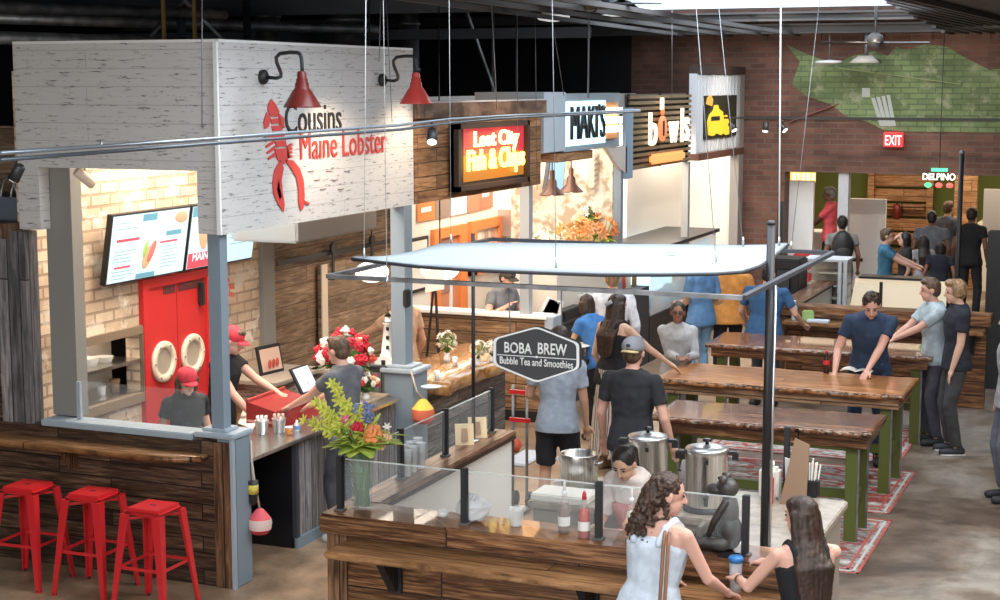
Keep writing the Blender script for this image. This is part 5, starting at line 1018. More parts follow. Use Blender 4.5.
# hanging frame + canopy + poles + hexagon sign
fr = thing('hanging_rack', 'hanging rectangular steel rack below the white canopy of the bubble tea kiosk', 'rack', (-3.4, 9.8, 2.6))
A, B_, Cc, D = [Vector(v) for v in ((-4.63, 8.47, 2.6), (-2.08, 8.47, 2.6), (-2.08, 11.0, 2.6), (-4.63, 11.0, 2.6))]
for n_, p, q in (('front_bar', A, B_), ('right_bar', B_, Cc), ('back_bar', Cc, D), ('left_bar', D, A)): MB().bar(p, q, .035, .025).build(n_, M['galv'] if n_ in ('left_bar', 'front_bar') else M['dark'], fr)
cn = thing('canopy', 'white taut canopy panel floating above the bubble tea kiosk', 'canopy', (-3.4, 9.5, 2.7))
zc = 2.70
fe = [(352, 257), (368, 259), (385, 261), (420, 265), (475, 268.5), (540, 271), (600, 273), (660, 273), (715, 272), (742, 270), (758, 265), (770, 258), (788, 243)]
be = [(353, 256.5), (383, 256), (398, 254), (414, 251), (441, 243), (500, 242.5), (560, 243), (610, 243.5), (660, 244), (700, 244.5), (735, 245), (765, 244.5), (787, 242.5)]
P = []
for (fx_, fy), (bx_, by) in zip(fe, be):
    f = ZP(fx_, fy, zc); b = ZP(bx_, by, zc); P.append([f.lerp(b, k/5)+Vector((0, 0, -.02*math.sin(PI*k/5))) for k in range(6)])
MB().sheet(P, .012).build('panel', M['panel'], cn)
ed = MB(); ed.tube([ZP(x, y, zc)-Vector((0, 0, .012)) for x, y in fe], .011, 6); ed.build('front_edge_tube', M['dark'], cn)
lo = ZP(673, 252, zc+.004); MB().lathe([(.032, 0), (.034, .001), (.034, .003), (.026, .003), (.026, 0)], lo, 20, caps=False).lathe([(.001, .0), (.012, .0), (.012, .003), (.001, .003)], lo, 12, caps=False).build('round_mark', C(.35, .38, .42), cn)
text('mark_caption', 'BB', lo+Vector((-.03, -.065, 0)), (1, 0, 0), (0, 1, 0), .06, .022, C(.35, .38, .42), cn, .002)
for i, (x, y, xt, lab) in enumerate(((364, 258, 366, 'wire to the left tip of the white canopy'), (387, 286, 383, 'wire to the front left of the steel frame with hook'), (451, 243, 449, 'wire to the back left corner of the canopy'), (556, 268, 552, 'wire to the middle of the canopy front'), (716, 262, 694, 'long wire to the ring on the canopy front'), (743, 246, 716, 'wire to the back right corner of the canopy'), (779, 246, 781, 'bright cord to the right tip of the canopy'), (791, 250, 822, 'slanting wire to the right bar of the frame'))):
    p = ZP(x, y, zc if i not in (1, 7) else 2.62); d_ = (p-EYE).dot(_fw); q = EYE+_ray(xt, -20)*(d_/FPX); top = q if q.z < 4.94 else p+(q-p)*((4.94-p.z)/(q.z-p.z))
    t = thing('canopy_wire', lab, 'wire', p, 0, 'wires holding the canopy'); MB().tube([p, top], .0022 if i != 6 else .005, 6).build('wire', M['wire_w'] if i in (0, 1, 6) else M['wire'], t)
    MB().lathe([(.007, 0), (.009, .03), (.004, .06)], p, 8).build('turnbuckle', M['steel_s'], t)
    if i == 4: MB().tube([p+Vector((.03*math.cos(a_*PI/6), 0, -.03+.03*math.sin(a_*PI/6))) for a_ in range(13)], .004, 6).build('ring', M['steel_s'], t)
for i, (x, y, z0, z1, r, lab) in enumerate(((-4.68, 10.78, 1.10, 2.66, .014, 'thin black pole standing on the side ledge behind the hexagon sign'), (-2.16, 9.46, .9, 2.92, .026, 'thick black pole rising past the right end of the canopy'))):
    t = thing('support_pole', lab, 'pole', (x, y, z0)); MB().tube([(x, y, z0), (x, y, z1)], r, 12).build('pole', M['black'], t); MB().lathe([(.045, 0), (.045, .012), (r, .016)], (x, y, z0), 16).build('flange', M['steel_s'], t)
    if i == 1: MB().tube([(x+.035, y, z0), (x+.035, y, 2.55)], .008, 8).build('cable', M['steel_s'], t)
    if i == 1: MB().lathe([(.03, 0), (.02, .02)], (x, y, z1), 12).build('cap', M['dark'], t)
# third pole of the same sort stands on the farther kiosk
p = ZP(962, 153, 2.92); t = thing('support_pole', 'black pole rising in front of the dark-clothed people at the right', 'pole', (p.x, p.y, 1.1)); MB().tube([(p.x, p.y, 0), (p.x, p.y, 2.92)], .03, 12).build('pole', M['black'], t); MB().ell((p.x, p.y, 2.92), .034, 10, 8).build('cap', M['galv'], t)
# the hexagon sign
hx = thing('hexagon_sign', 'dark hexagonal sign lettered BOBA BREW Bubble Tea and Smoothies hanging from the frame', 'sign', (-3.33, 8.47, 2.18))
SY = 8.47
def hp(x, y, dy=0.): return YP(x, y, SY+dy)
H6 = [(537, 326), (580, 343), (580, 369), (537, 383), (493, 365), (493, 338)]
def rnd(pts, s, dy):
    c0 = Vector((sum(p[0] for p in pts)/6, sum(p[1] for p in pts)/6)); out = []
    for i in range(6):
        p = (Vector(pts[i])-c0)*s+c0; a = (Vector(pts[i-1])-c0)*s+c0; b = (Vector(pts[(i+1) % 6])-c0)*s+c0
        for k in range(5):
            u = k/4; e = 4.5; p1 = p+(a-p).normalized()*e; p2 = p+(b-p).normalized()*e; out.append((1-u)**2*p1+2*u*(1-u)*p+u*u*p2)
    return [hp(v.x, v.y, dy) for v in out]
MB().prism(rnd(H6, 1., 0), (0, .03, 0)).build('sign_board', C(.05, .05, .055), hx)
o_, i_ = rnd(H6, .985, -.002), rnd(H6, .925, -.002); rim = MB(); n = len(o_)
vs_ = o_+i_+[v+Vector((0, -.006, 0)) for v in o_+i_]
rim._add(vs_, [(k, (k+1) % n, (k+1) % n+n, k+n) for k in range(n)]+[(k+2*n, k+3*n, (k+1) % n+3*n, (k+1) % n+2*n) for k in range(n)]+[(k, k+2*n, (k+1) % n+2*n, (k+1) % n) for k in range(n)]+[(k+n, (k+1) % n+n, (k+1) % n+3*n, k+3*n) for k in range(n)])
WHs = C(.85, .85, .84); rim.build('white_border', WHs, hx)['label'] = 'white border line'
def ht(s, x0, yb, x1, yt, slope, name, bold=0): a = hp(x0, yb, -.003); b = hp(x1, yb, -.003); c_ = hp(x0, yt, -.003); return text(name, s, a, (1, 0, 0), (0, 0, 1), (b-a).length, (c_-a).length, WHs, hx, .004, bold=bold)
ht('BOBA', 504.5, 352.5, 532, 341.5, 0, 'lettering_boba', .015); ht('BREW', 538, 354, 567, 342.5, 0, 'lettering_brew', .015)
a = hp(497, 354.5, -.004); b = hp(576, 359.5, -.004); MB().bar(a, b, .005, .004).build('divider_line', WHs, hx)
MB().ell(hp(536.5, 357, -.006), (.008, .004, .008), 8, 5).build('divider_dot', WHs, hx)
ht('Bubble Tea and Smoothies', 500, 363.5, 573, 369.5-13.5, 0, 'lettering_caption', .012)
for x in (510, 562): a = hp(x, 326 + abs(x-537)*.4+2, .015); MB().tube([a, (a.x, SY, 2.585)], .004, 6).build('hanger', M['wire'], hx)
# work counters inside the kiosk
wc = thing('work_counter', 'speckled stone work counter with the urns inside the bubble tea kiosk', 'counter', (-2.9, 10.3, 0))
MB().bbox((-3.95, 10.02, .85), (-1.9, 10.86, .90), .008).bbox((-2.62, 8.95, .85), (-1.9, 10.03, .90), .008).build('stone_top', M['marble'], wc)
MB().box((-3.92, 10.06, 0), (-1.94, 10.82, .85)).box((-2.58, 9.0, 0), (-1.94, 10.06, .85)).build('cabinet', C(.34, .29, .24), wc)
z = .90
def urn(p, R, Hh, label):
    p = Vector(p); t = thing('beverage_urn', label, 'urn', p, 0, 'steel urns'); d = Vector((.25, -.97, 0)).normalized(); s = Vector((d.y*-1, d.x, 0))
    MB().lathe([(R*1.08, 0), (R*1.08, .03), (R*.98, .035)], p, 28).build('base', M['dark'], t)
    MB().lathe([(R*.98, .035), (R, .05), (R, Hh-.03), (R*1.03, Hh-.025), (R*1.03, Hh-.005)], p, 32, caps=False).build('body', M['steel'], t)
    l = MB().lathe([(R*1.04, Hh-.008), (R*.98, Hh+.012), (R*.55, Hh+.028), (R*.2, Hh+.034), (.001, Hh+.035)], p, 32).build('lid', M['steel_s'], t)
    MB().lathe([(.012, .03), (.012, .05), (.03, .055), (.032, .068), (.02, .074), (.001, .075)], p+Vector((0, 0, Hh)), 14).build('lid_knob', M['black_gloss'], l)
    for sg in (-1, 1): MB().bar(p+s*sg*R*1.0+Vector((0, 0, Hh-.02)), p+s*sg*(R+.055)+Vector((0, 0, Hh-.02)), .05, .022).bar(p+s*sg*(R+.045)+Vector((0, 0, Hh-.02)), p+s*sg*(R+.045)+Vector((0, 0, Hh-.07)), .02, .04).build('handle', M['black'], t)
    a = p+d*R; MB().tube([a+Vector((0, 0, .115)), a+d*.05+Vector((0, 0, .115))], .014, 10).lathe([(.014, 0), (.016, .05), (.02, .055), (.02, .07)], a+d*.05+Vector((0, 0, .07)), 12).bar(a+d*.05+Vector((0, 0, .14)), a+d*.03+Vector((0, 0, .19)), .012, .02).build('tap', M['black'], t)
    MB().box(a-s*.012+Vector((0, 0, Hh-.075)), a+s*.012+d*.004+Vector((0, 0, Hh-.045))).build('badge', M['black'], t)
urn((-3.22, 10.46, z), .140, .42, 'left tall steel beverage urn behind the curly-haired woman'); urn((-2.75, 10.28, z), .145, .415, 'right tall steel beverage urn beside the frog statue')
p = Vector((-3.74, 10.50, z)); t = thing('stock_pot', 'open steel stock pot on the kiosk work counter', 'pot', p)
MB().lathe([(.001, .012), (.125, .012), (.125, .25), (.133, .255), (.135, .248), (.132, .0), (.001, 0)], p, 30, caps=False).build('pot', M['steel'], t)
for sg in (-1, 1): MB().tube([p+Vector((sg*.132, -.03, .19)), p+Vector((sg*.17, -.02, .20)), p+Vector((sg*.17, .02, .20)), p+Vector((sg*.132, .03, .19))], .006).build('handle', M['steel_s'], t)
MB().lathe([(.001, .10), (.124, .10)], p, 24, caps=False).build('contents', C(.62, .32, .14), t)
MB().bbox((-3.93, 10.03, .90), (-3.52, 10.30, .955), .01).solo('cutting_tray', M['cream_l'], 'cream tray in front of the stock pot', 'tray')
# pump bottles / faucets beside left urn
for i, (x, y) in enumerate(((672, 497), (684, 492))):
    p = ZP(x, y, z); t = thing('pump_dispenser', ['pale pump dispenser between the two urns', 'black pump dispenser touching the right urn'][i], 'dispenser', p); MB().lathe([(.03, 0), (.032, .07), (.012, .09)], p, 14).build('jar', C(.75, .7, .62) if i == 0 else C(.12, .12, .12), t); MB().tube([p+Vector((0, 0, .09)), p+Vector((0, 0, .15)), p+Vector((-.05, 0, .155))], .008).build('pump', C(.8, .75, .65) if i == 0 else M['black'], t)
p = Vector((-3.0, 10.70, z)); MB().ell(p+Vector((0, .0, .12)), (.06, .05, .12), 14, 9, jit=.14).solo('plastic_bag', mat('bag', (.55, .50, .52), .4, alpha=.6), 'small crumpled clear bag between the two urns', 'bag')
# syrup / sauce squeeze bottles on front counter
def syrup(x, y, col, label, pump=True):
    p = ZP(x, y, 1.10); t = thing('syrup_bottle', label, 'bottle', p, 0, 'syrup bottles on the front counter')
    MB().lathe([(.001, .002), (.034, .002), (.036, .012), (.036, .15), (.028, .185), (.014, .205), (.014, .235)], p, 18, caps=False).build('glass_body', mat('syrup_glass', (.6, .5, .45), .08, alpha=.3), t)
    MB().lathe([(.033, .004), (.034, .15), (.024, .18), (.001, .181)], p, 18).build('syrup', C(*col, .15), t)
    MB().lathe([(.0365, .05), (.0365, .105)], p, 18, caps=False, a0=0).build('label_band', C(.78, .76, .74), t)
    if pump: MB().lathe([(.016, .235), (.016, .26)], p, 12).tube([p+Vector((0, 0, .26)), p+Vector((0, 0, .32)), p+Vector((-.05, -.0, .318)), p+Vector((-.07, 0, .30))], .009, 8).build('pump', M['white'], t)
    else: MB().lathe([(.016, .235), (.012, .27), (.004, .285)], p, 12).build('pourer', C(.6, .05, .05), t)
syrup(564, 533, (.10, .03, .02), 'dark syrup bottle with white pump on the front counter'); syrup(584, 538, (.62, .05, .05), 'red syrup bottle left of the black post', False); syrup(631, 500+41, (.85, .75, .6), 'pale syrup bottle with white pump in front of the bending worker')
p = ZP(516, 526, 1.10); t = thing('plastic_cup', 'empty clear plastic cup on the front counter', 'cup', p); MB().lathe([(.001, .002), (.034, .002), (.048, .11), (.051, .112), (.049, .108), (.036, .004)], p, 20, caps=False).build('cup', M['glass2'], t); MB().lathe([(.028, .004), (.030, .03)], p, 16).build('napkin', M['white'], t)
p = ZP(467, 522, 1.10); _b = MB().ell(p+Vector((.03, .04, .075)), (.11, .07, .078), 16, 10, jit=.15).ell(p+Vector((.0, .04, .13)), (.05, .04, .04), 12, 7, jit=.25); _b.sm = [False]*len(_b.sm); _b.solo('plastic_bag', mat('white_bag', (.70, .70, .70), .35, alpha=.8), 'crumpled white plastic bag behind the glass of the front counter', 'bag')
p = ZP(443, 516, 1.10); MB().lathe([(.03, 0), (.035, .03)], p, 14).lathe([(.036, .03), (.036, .036)], p, 14).solo('small_lid_cup', M['white'], 'small white lidded cup left of the plastic bag', 'cup')
for i in range(6):
    p = ZP((404, 411, 418, 413, 421, 407)[i], (470, 467, 463, 472, 468, 476)[i], 1.10); t = thing('plastic_cup', ['clear cup stack behind the vase, %s' % w for w in ('far left', 'second in the back row', 'right of the back row', 'middle of the front row', 'right of the front row', 'nearest the vase')][i], 'cup', p, 0, 'stacks of clear cups')
    for k in range(3): MB().lathe([(.026, .03*k), (.036, .03*k+.12), (.038, .03*k+.122), (.035, .03*k+.118), (.026, .03*k+.004)], p, 16, caps=False).build('cup', mat('frosted_cup', (.85, .88, .88), .2, alpha=.5), t)
for i, (x, y) in enumerate(((465, 445), (478, 438))):
    p = ZP(x, y, 1.10); n_ = Vector((.5, -.86, 0)); s_ = Vector((.86, .5, 0))*.07
    t = thing('wooden_plaque', ['left', 'right'][i]+' small pale wood plaque standing on the side ledge', 'plaque', p, 0, 'wood plaques'); MB().prism([p-s_, p+s_, p+s_+Vector((-.02, .03, .15)), p-s_+Vector((-.02, .03, .15))], (-.01, .017, 0)).build('board', C(.70, .52, .30), t)
    MB().prism([p-s_*.35+n_*.002+Vector((0, 0, .03)), p+s_*.35+n_*.002+Vector((0, 0, .03)), p+s_*.3+n_*.004+Vector((-.016, .024, .12)), p-s_*.3+n_*.004+Vector((-.016, .024, .12))], n_*.003).build('burnt_mark', C(.35, .18, .08), t)
# straws and papers at right rear
for i, (x, y, n, lab) in enumerate(((810, 496, 9, 'black holder full of wrapped straws at the right corner of the kiosk'),)):
    p = ZP(x, y, z); t = thing('straw_holder', lab, 'holder', p); MB().bbox(p+Vector((-.06, -.05, 0)), p+Vector((.06, .05, .12)), .008).build('box', M['black'], t)
    for k in range(14): a_ = rd.uniform(-1, 1); b_ = rd.uniform(-.6, .6); q = p+Vector((a_*.045, b_*.05, .02)); MB().bar(q, q+Vector((a_*.03, b_*.02, rd.uniform(.20, .26))), .014, .008).build('straw', C(.88, .85, .78), t)
p = ZP(793, 500, z); t = thing('paper_bag_stack', 'standing stack of white paper bags beside the straw holder', 'bags', p)
for k in range(4): MB().prism([p+Vector((-.05, .03*k, 0)), p+Vector((.05, .03*k, 0)), p+Vector((.045, .03*k-.02, .28-.02*k)), p+Vector((-.06, .03*k-.02, .30-.02*k))], (0, .006, 0)).build('bag', C(.80, .80, .82), t)
p = Vector((-2.30, 10.70, z)); t = thing('brown_board', 'tall tan menu boards leaning behind the thick black pole', 'board', p)
MB().prism([p+Vector((-.02, -.1, 0)), p+Vector((.16, -.1, 0)), p+Vector((.15, .02, .40)), p+Vector((.05, .02, .44))], (0, .015, 0)).build('tan_board', C(.24, .145, .085), t)
p = Vector((-2.42, 10.74, z)); t = thing('white_container', 'white square jug behind the frog statue', 'container', p); MB().bbox(p+Vector((-.07, -.06, 0)), p+Vector((.07, .06, .22)), .02).lathe([(.03, .22), (.03, .26)], p, 14).build('jug', C(.80, .76, .68), t)
MB().bbox(ZP(765, 505, z)+Vector((0, 0, 0)), ZP(765, 505, z)+Vector((.05, .05, .2)), .01).solo('red_carton', C(.50, .07, .05), 'red carton beside the thick black pole', 'carton')
# trays, napkins below
for k in range(5):
    p = ZP((640, 652, 662, 700, 690)[k], (520, 525, 518, 520, 528)[k], z)
MB().bbox((-3.35, 9.10, .86), (-2.75, 9.6, .90), .01).box((-3.33, 9.12, 0), (-2.77, 9.58, .86)).solo('inner_prep_table', C(.62, .55, .47), 'low prep table beside the bending kiosk worker', 'table')
p = Vector((-2.95, 9.28, .90)); MB().bbox(p+Vector((-.14, -.1, 0)), p+Vector((.14, .1, .07)), .015).solo('pink_tub', C(.72, .30, .28), 'pinkish tub in front of the bending worker', 'tub')
p = Vector((-2.40, 9.42, z)); MB().lathe([(.001, .004), (.10, .004), (.13, .09), (.135, .092)], p, 24, caps=False).solo('clear_bowl', M['glass2'], 'clear plastic bowl on the stone counter left of the frog', 'bowl')
for i in range(5):
    p = Vector((-2.52+.12*(i % 3), 9.25+.12*(i//3), z)); MB().lathe([(.03, 0), (.042, .10), (.044, .10)], p, 14).solo('plastic_cup', M['glass2'], 'small clear cup among the cups behind the frog statue', 'cup', 'clear cups behind the frog')
# frog statue with tablet
f0 = Vector((-2.25, 8.74, 1.10)); fg = thing('frog_statue', 'dark grey frog statue sitting with stretched legs on the counter', 'statue', f0)
FM = noisy('frog_bronze', (.038, .033, .030), (.085, .075, .068), 8, .42)
fb = MB(); E = lambda x, y, z_: f0+Vector((x, y, z_))
fb.ell(E(.05, .0, .11), (.078, .075, .11), 20, 14).ell(E(.05, .0, .22), (.056, .056, .12), 18, 12).ell(E(.035, .0, .365), (.066, .062, .058), 20, 12).ell(E(-.03, 0, .35), (.06, .052, .036), 16, 10)
fb.ell(E(.02, -.045, .42), .026, 12, 8).ell(E(.02, .045, .42), .026, 12, 8)
for s in (-1, 1):
    fb.cap(E(.04, s*.06, .29), E(-.02, s*.085, .18), .024, .020).cap(E(-.02, s*.085, .18), E(-.05, s*.07, .10), .020, .014)
    fb.cap(E(.03, s*.07, .05), E(-.14, s*.10, .055), .042, .030).cap(E(-.14, s*.10, .05), E(-.27, s*.08, .03), .028, .018).cap(E(-.27, s*.08, .03), E(-.31, s*.08, .05), .02, .016)
    for k in (-1, 0, 1): fb.cap(E(-.30, s*.08, .045), E(-.315, s*.08+k*.03, .09), .010, .008)
fb.build('body', FM, fg)
for s in (-1, 1): MB().ell(E(.0, s*.05, .43), .010, 10, 6).build('eye', M['black_gloss'], fg)
MB().bbox(E(-.13, -.05, .07), E(-.10, .08, .13), .004).build('held_card', C(.3, .27, .22), fg)
p = ZP(742, 553, 1.10); MB().bbox((p.x-.11, 8.58, 1.10), (p.x+.04, 8.66, 1.115), .004).solo('card_reader_tablet', M['black_gloss'], 'dark phone lying at the feet of the frog statue', 'phone')
# hand truck
t = thing('hand_truck', 'red and grey folding hand truck standing behind the kiosk', 'hand truck', (-5.3, 13.2, 0)); yy = 12.9
a = YP(513, 385, yy); b = YP(527, 385, yy)
for q, x in ((a, 0), (b, 0)): MB().tube([(q.x, yy, .05), (q.x, yy, a.z)], .014, 8).build('rail', M['galv'], t)
for y_ in (392, 420): c0 = YP(520, y_, yy); MB().bar((a.x-.03, yy, c0.z), (b.x+.03, yy, c0.z), .03, .035).build('cross_bar', M['red'], t)
for q in (a, b): MB().lathe([(.06, -.018), (.075, -.01), (.075, .01), (.06, .018)], (q.x, yy+.06, .075), 16, axis=(1, 0, 0)).build('wheel', M['black'], t)
MB().box((a.x-.04, yy-.22, .02), (b.x+.04, yy, .035)).build('toe_plate', M['steel_s'], t)
MB().bbox(ZP(513, 466, 0)+Vector((-.12, 0, 0)), ZP(526, 458, 0)+Vector((.14, .25, .03)), .01).solo('white_box_lid', C(.70, .74, .80), 'flat white and blue packet on the floor behind the kiosk', 'packet')
p = ZP(516, 452, 0); MB().ell(p+Vector((0, 0, .07)), (.05, .09, .07)).solo('red_bag', C(.5, .08, .04), 'small red and black bag on the floor behind the side ledge', 'bag')
# ================================================================ FARTHER KIOSK
dY = 19.0-KY0
drink_counter(dY, 'the farther glass-case kiosk', False, -4.3)
yr = 21.9
t = thing('glass_display_counter', 'long cream display counter with glass and a black divider behind the reading man', 'display counter', (-3.0, yr, 0))
a = YP(848, 300, yr); b = YP(945, 300, yr)
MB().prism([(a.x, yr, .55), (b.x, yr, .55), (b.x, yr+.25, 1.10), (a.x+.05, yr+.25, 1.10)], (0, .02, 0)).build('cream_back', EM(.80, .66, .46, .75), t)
MB().box((a.x-.05, yr-.1, .50), (b.x+.05, yr+.5, .56)).build('deck', M['steel_s'], t); MB().box((a.x-.05, yr-.1, 0), (b.x+.05, yr+.5, .50)).build('base', M['dark'], t)
MB().box((a.x+.1, yr+.2, 1.10), (b.x-.2, yr+.5, 1.13)).build('dark_top', M['black'], t)
c0 = YP(881, 290, yr-.1); MB().box((c0.x-.02, yr-.12, .5), (c0.x+.02, yr-.08, 1.10)).build('divider', M['black'], t)
MB().box((a.x-.04, yr-.11, .56), (b.x+.04, yr-.10, 1.08)).build('glass_front', M['glass'], t)
t = thing('glass_cabinet', 'white-framed glass cabinet left of the cream display counter', 'cabinet', (-4, 21.6, 0)); a = YP(805, 300, 21.6); b = YP(846, 262, 21.6)
for x in (a.x, (a.x+b.x)/2+.2, b.x): MB().box((x-.025, 21.55, 0), (x+.025, 21.6, b.z)).build('upright', C(.6, .62, .64), t)
for k in range(4): MB().box((a.x, 21.58, b.z-.17*(k+1)), (b.x, 22.0, b.z-.17*(k+1)+.02)).build('shelf', C(.45, .41, .34), t)
MB().box((a.x-.03, 21.55, b.z), (b.x+.03, 22.05, b.z+.03)).build('top', C(.62, .64, .66), t); MB().box((b.x-.02, 21.6, 0), (b.x, 22.0, b.z)).build('side', C(.5, .5, .5), t); MB().box((a.x, 22.0, 0), (b.x, 22.02, b.z)).build('back', C(.5, .47, .42), t)
a = YP(768, 300, 20.6); b = YP(800, 262, 20.6); t = thing('black_machine', 'black boxy machine beside the glass cabinet', 'machine', (a.x, 20.6, 1.0)); MB().bbox((a.x, 20.6, .0), (b.x, 21.1, b.z+.03), .02).build('body', M['black'], t); MB().bbox((a.x+.1, 20.58, b.z-.4), (b.x-.12, 20.6, b.z-.1), .01).build('front_panel', M['dark'], t)
# bottle, packet, tablet on the far shelf
p = ZP(793, 318, .945)
p = Vector((ZP(792, 322, .945).x, 18.87, .945)); t = thing('water_bottle', 'pale clear water bottle on the far drink shelf', 'bottle', p); MB().lathe([(.03, 0), (.034, .02), (.034, .16), (.014, .20), (.014, .22)], p, 14).build('body', C(.55, .68, .72, .2), t); MB().lathe([(.016, .22), (.016, .245)], p, 12).build('cap', M['white'], t)
p = p+Vector((.16, .02, 0)); MB().bbox(p+Vector((-.07, -.03, 0)), p+Vector((.07, .03, .13)), .015).solo('green_packet', C(.35, .50, .18), 'small green and white packet beside the water bottle', 'packet')
p = Vector((ZP(825, 320, .945).x-.05, 18.85, .945)); MB().bbox(p+Vector((-.12, -.06, 0)), p+Vector((.14, .07, .03)), .008).solo('white_notebook', C(.62, .70, .78), 'white notebook lying on the far drink shelf', 'notebook')
# ================================================================ COMMUNAL TABLES AND RUGS
def table(x0, x1, y0, y1, zt, label, mtop, legs=M['green_leg'], seed=0, apron=.15, beam=True):
    t = thing('communal_table', label, 'table', ((x0+x1)/2, (y0+y1)/2, 0), 0); r = random.Random(seed); P = []; n = 46
    for i in range(n+1):
        x = x0+(x1-x0)*i/n; j = lambda: r.uniform(-.018, .018)+.012*math.sin(x*9+seed)
        f, b = y0+j(), y1+j(); P.append([(x+(r.uniform(-.012, .012) if i in (0, n) else 0), y, zt) for y in (f, f+.03, (f+b)/2, b-.03, b)])
    MB().sheet(P, .045).build('tabletop', mtop, t)
    E_ = MB(); pts = [[(q[0][0], q[0][1]-.004, zt-.004+r.uniform(-.003, .0)), (q[0][0], q[0][1]+.012+r.uniform(-.014, .006), zt-.045)] for q in P]
    E_.sheet([[Vector(a), Vector(b)] for a, b in pts], Vector((0, .02, 0))); E_.build('bark_edge', M['table_edge'], t)
    MB().box((x0+.05, y0+.06, zt-.045-apron), (x1-.05, y0+.10, zt-.045)).box((x0+.05, y1-.10, zt-.045-apron), (x1-.05, y1-.06, zt-.045)).box((x1-.09, y0+.1, zt-.045-apron), (x1-.05, y1-.1, zt-.045)).box((x0+.05, y0+.1, zt-.045-apron), (x0+.09, y1-.1, zt-.045)).build('apron', M['tan_plank'] if mtop == M['table_wood'] else M['boba_front'], t)
    for x in (x0+.10, x1-.22):
        for y in (y0+.10, y1-.21):
            MB().bbox((x, y, 0), (x+.10, y+.11, zt-.05), .004).build('leg', legs if y < (y0+y1)/2 else M['green_leg'], t)
            MB().box((x+.10, y, 0), (x+.115, y+.02, zt-.05)).build('leg_edge', M['galv'], t)
    if beam:
        MB().bbox((x0+.15, (y0+y1)/2-.03, .30), (x1-.15, (y0+y1)/2+.03, .38), .004).build('stretcher', M['green_leg'], t)
        for x in (x0+.12, x1-.20): MB().bbox((x, y0+.2, .30), (x+.06, y1-.2, .38), .004).build('end_rail', M['green_leg'], t)
    return t
table(-3.93, -2.08, 12.86, 13.62, .955, 'nearest communal table with dark glossy live-edge top and green legs', M['dark_table'], seed=1, apron=.11)
table(-4.42, -2.08, 14.55, 15.5, .955, 'bright amber communal table the reading man leans on', M['table_wood'], seed=2, apron=.10)
table(-4.52, -2.12, 16.75, 17.62, .955, 'third communal table behind the reading man', M['dark_table'], seed=3, apron=.10)
def rug(x0, x1, y0, y1, label, m, bm_=(.42, .10, .09)):
    t = thing('patterned_rug', label, 'rug', ((x0+x1)/2, (y0+y1)/2, 0)); MB().box((x0, y0, 0), (x1, y1, .008)).build('field', m, t)
    for k, c_ in ((0, bm_), (.04, (.50, .48, .45)), (.09, bm_)):
        b = MB(); e = .022
        for q in ((x0+k, x1-k, y0+k, y0+k+e), (x0+k, x1-k, y1-k-e, y1-k), (x0+k, x0+k+e, y0+k, y1-k), (x1-k-e, x1-k, y0+k, y1-k)): b.box((q[0], q[2], .008), (q[1], q[3], .011))
        b.build('border', C(*c_, .95), t)
ra, rb = rug_mat('rug_red_white', (.55, .53, .50), (.33, .31, .29), (.36, .07, .06)), rug_mat('rug_grey_red', (.46, .44, .42), (.28, .26, .25), (.33, .08, .07))
q = ZP(900, 507); rug(-4.4, q.x-.05, 13.95, ZP(917, 473).y, 'red, grey and white patterned rug under the two nearest communal tables', ra)
q = ZP(868, 560); rug(-3.4, q.x, 12.1, 13.75, 'worn grey and red rug at the feet of the nearest communal table', rb)
rug(-4.3, ZP(906, 462).x-.05, 15.9, 17.6, 'pale patterned rug with red border under the third communal table', rug_mat('rug_pale', (.62, .60, .58), (.55, .53, .51), (.5, .16, .14)))
# things on the tables
p = ZP(826, 373, .955); t = thing('cola_bottle', 'cola bottle with red label on the amber communal table', 'bottle', p)
MB().lathe([(.026, 0), (.03, .015), (.026, .06), (.031, .11), (.026, .15), (.012, .19), (.012, .20)], p, 16).build('bottle', C(.035, .012, .008, .15), t); MB().lathe([(.0315, .085), (.0315, .13)], p, 16, caps=False).build('label_band', C(.65, .03, .04), t); MB().lathe([(.014, .20), (.014, .22)], p, 12).build('cap', C(.65, .03, .04), t)
p = ZP(857, 371, .955); t = thing('open_book', 'open book on the amber table under the reading man\'s hands', 'book', p)
for s in (-1, 1): MB().sheet([[(p.x+s*u*.15, p.y-.09, .965+.02*math.sin(u*PI)), (p.x+s*u*.15, p.y+.09, .965+.02*math.sin(u*PI))] for u in (0, .15, .35, .6, .8, 1)], .008).build('page_block', C(.85, .82, .76), t)
MB().bbox((p.x+.20, p.y-.0, .956), (p.x+.26, p.y+.04, .975), .005).solo('black_wallet', M['black'], 'small black object on the amber table right of the book', 'wallet')
p = ZP(731, 322, 1.0)
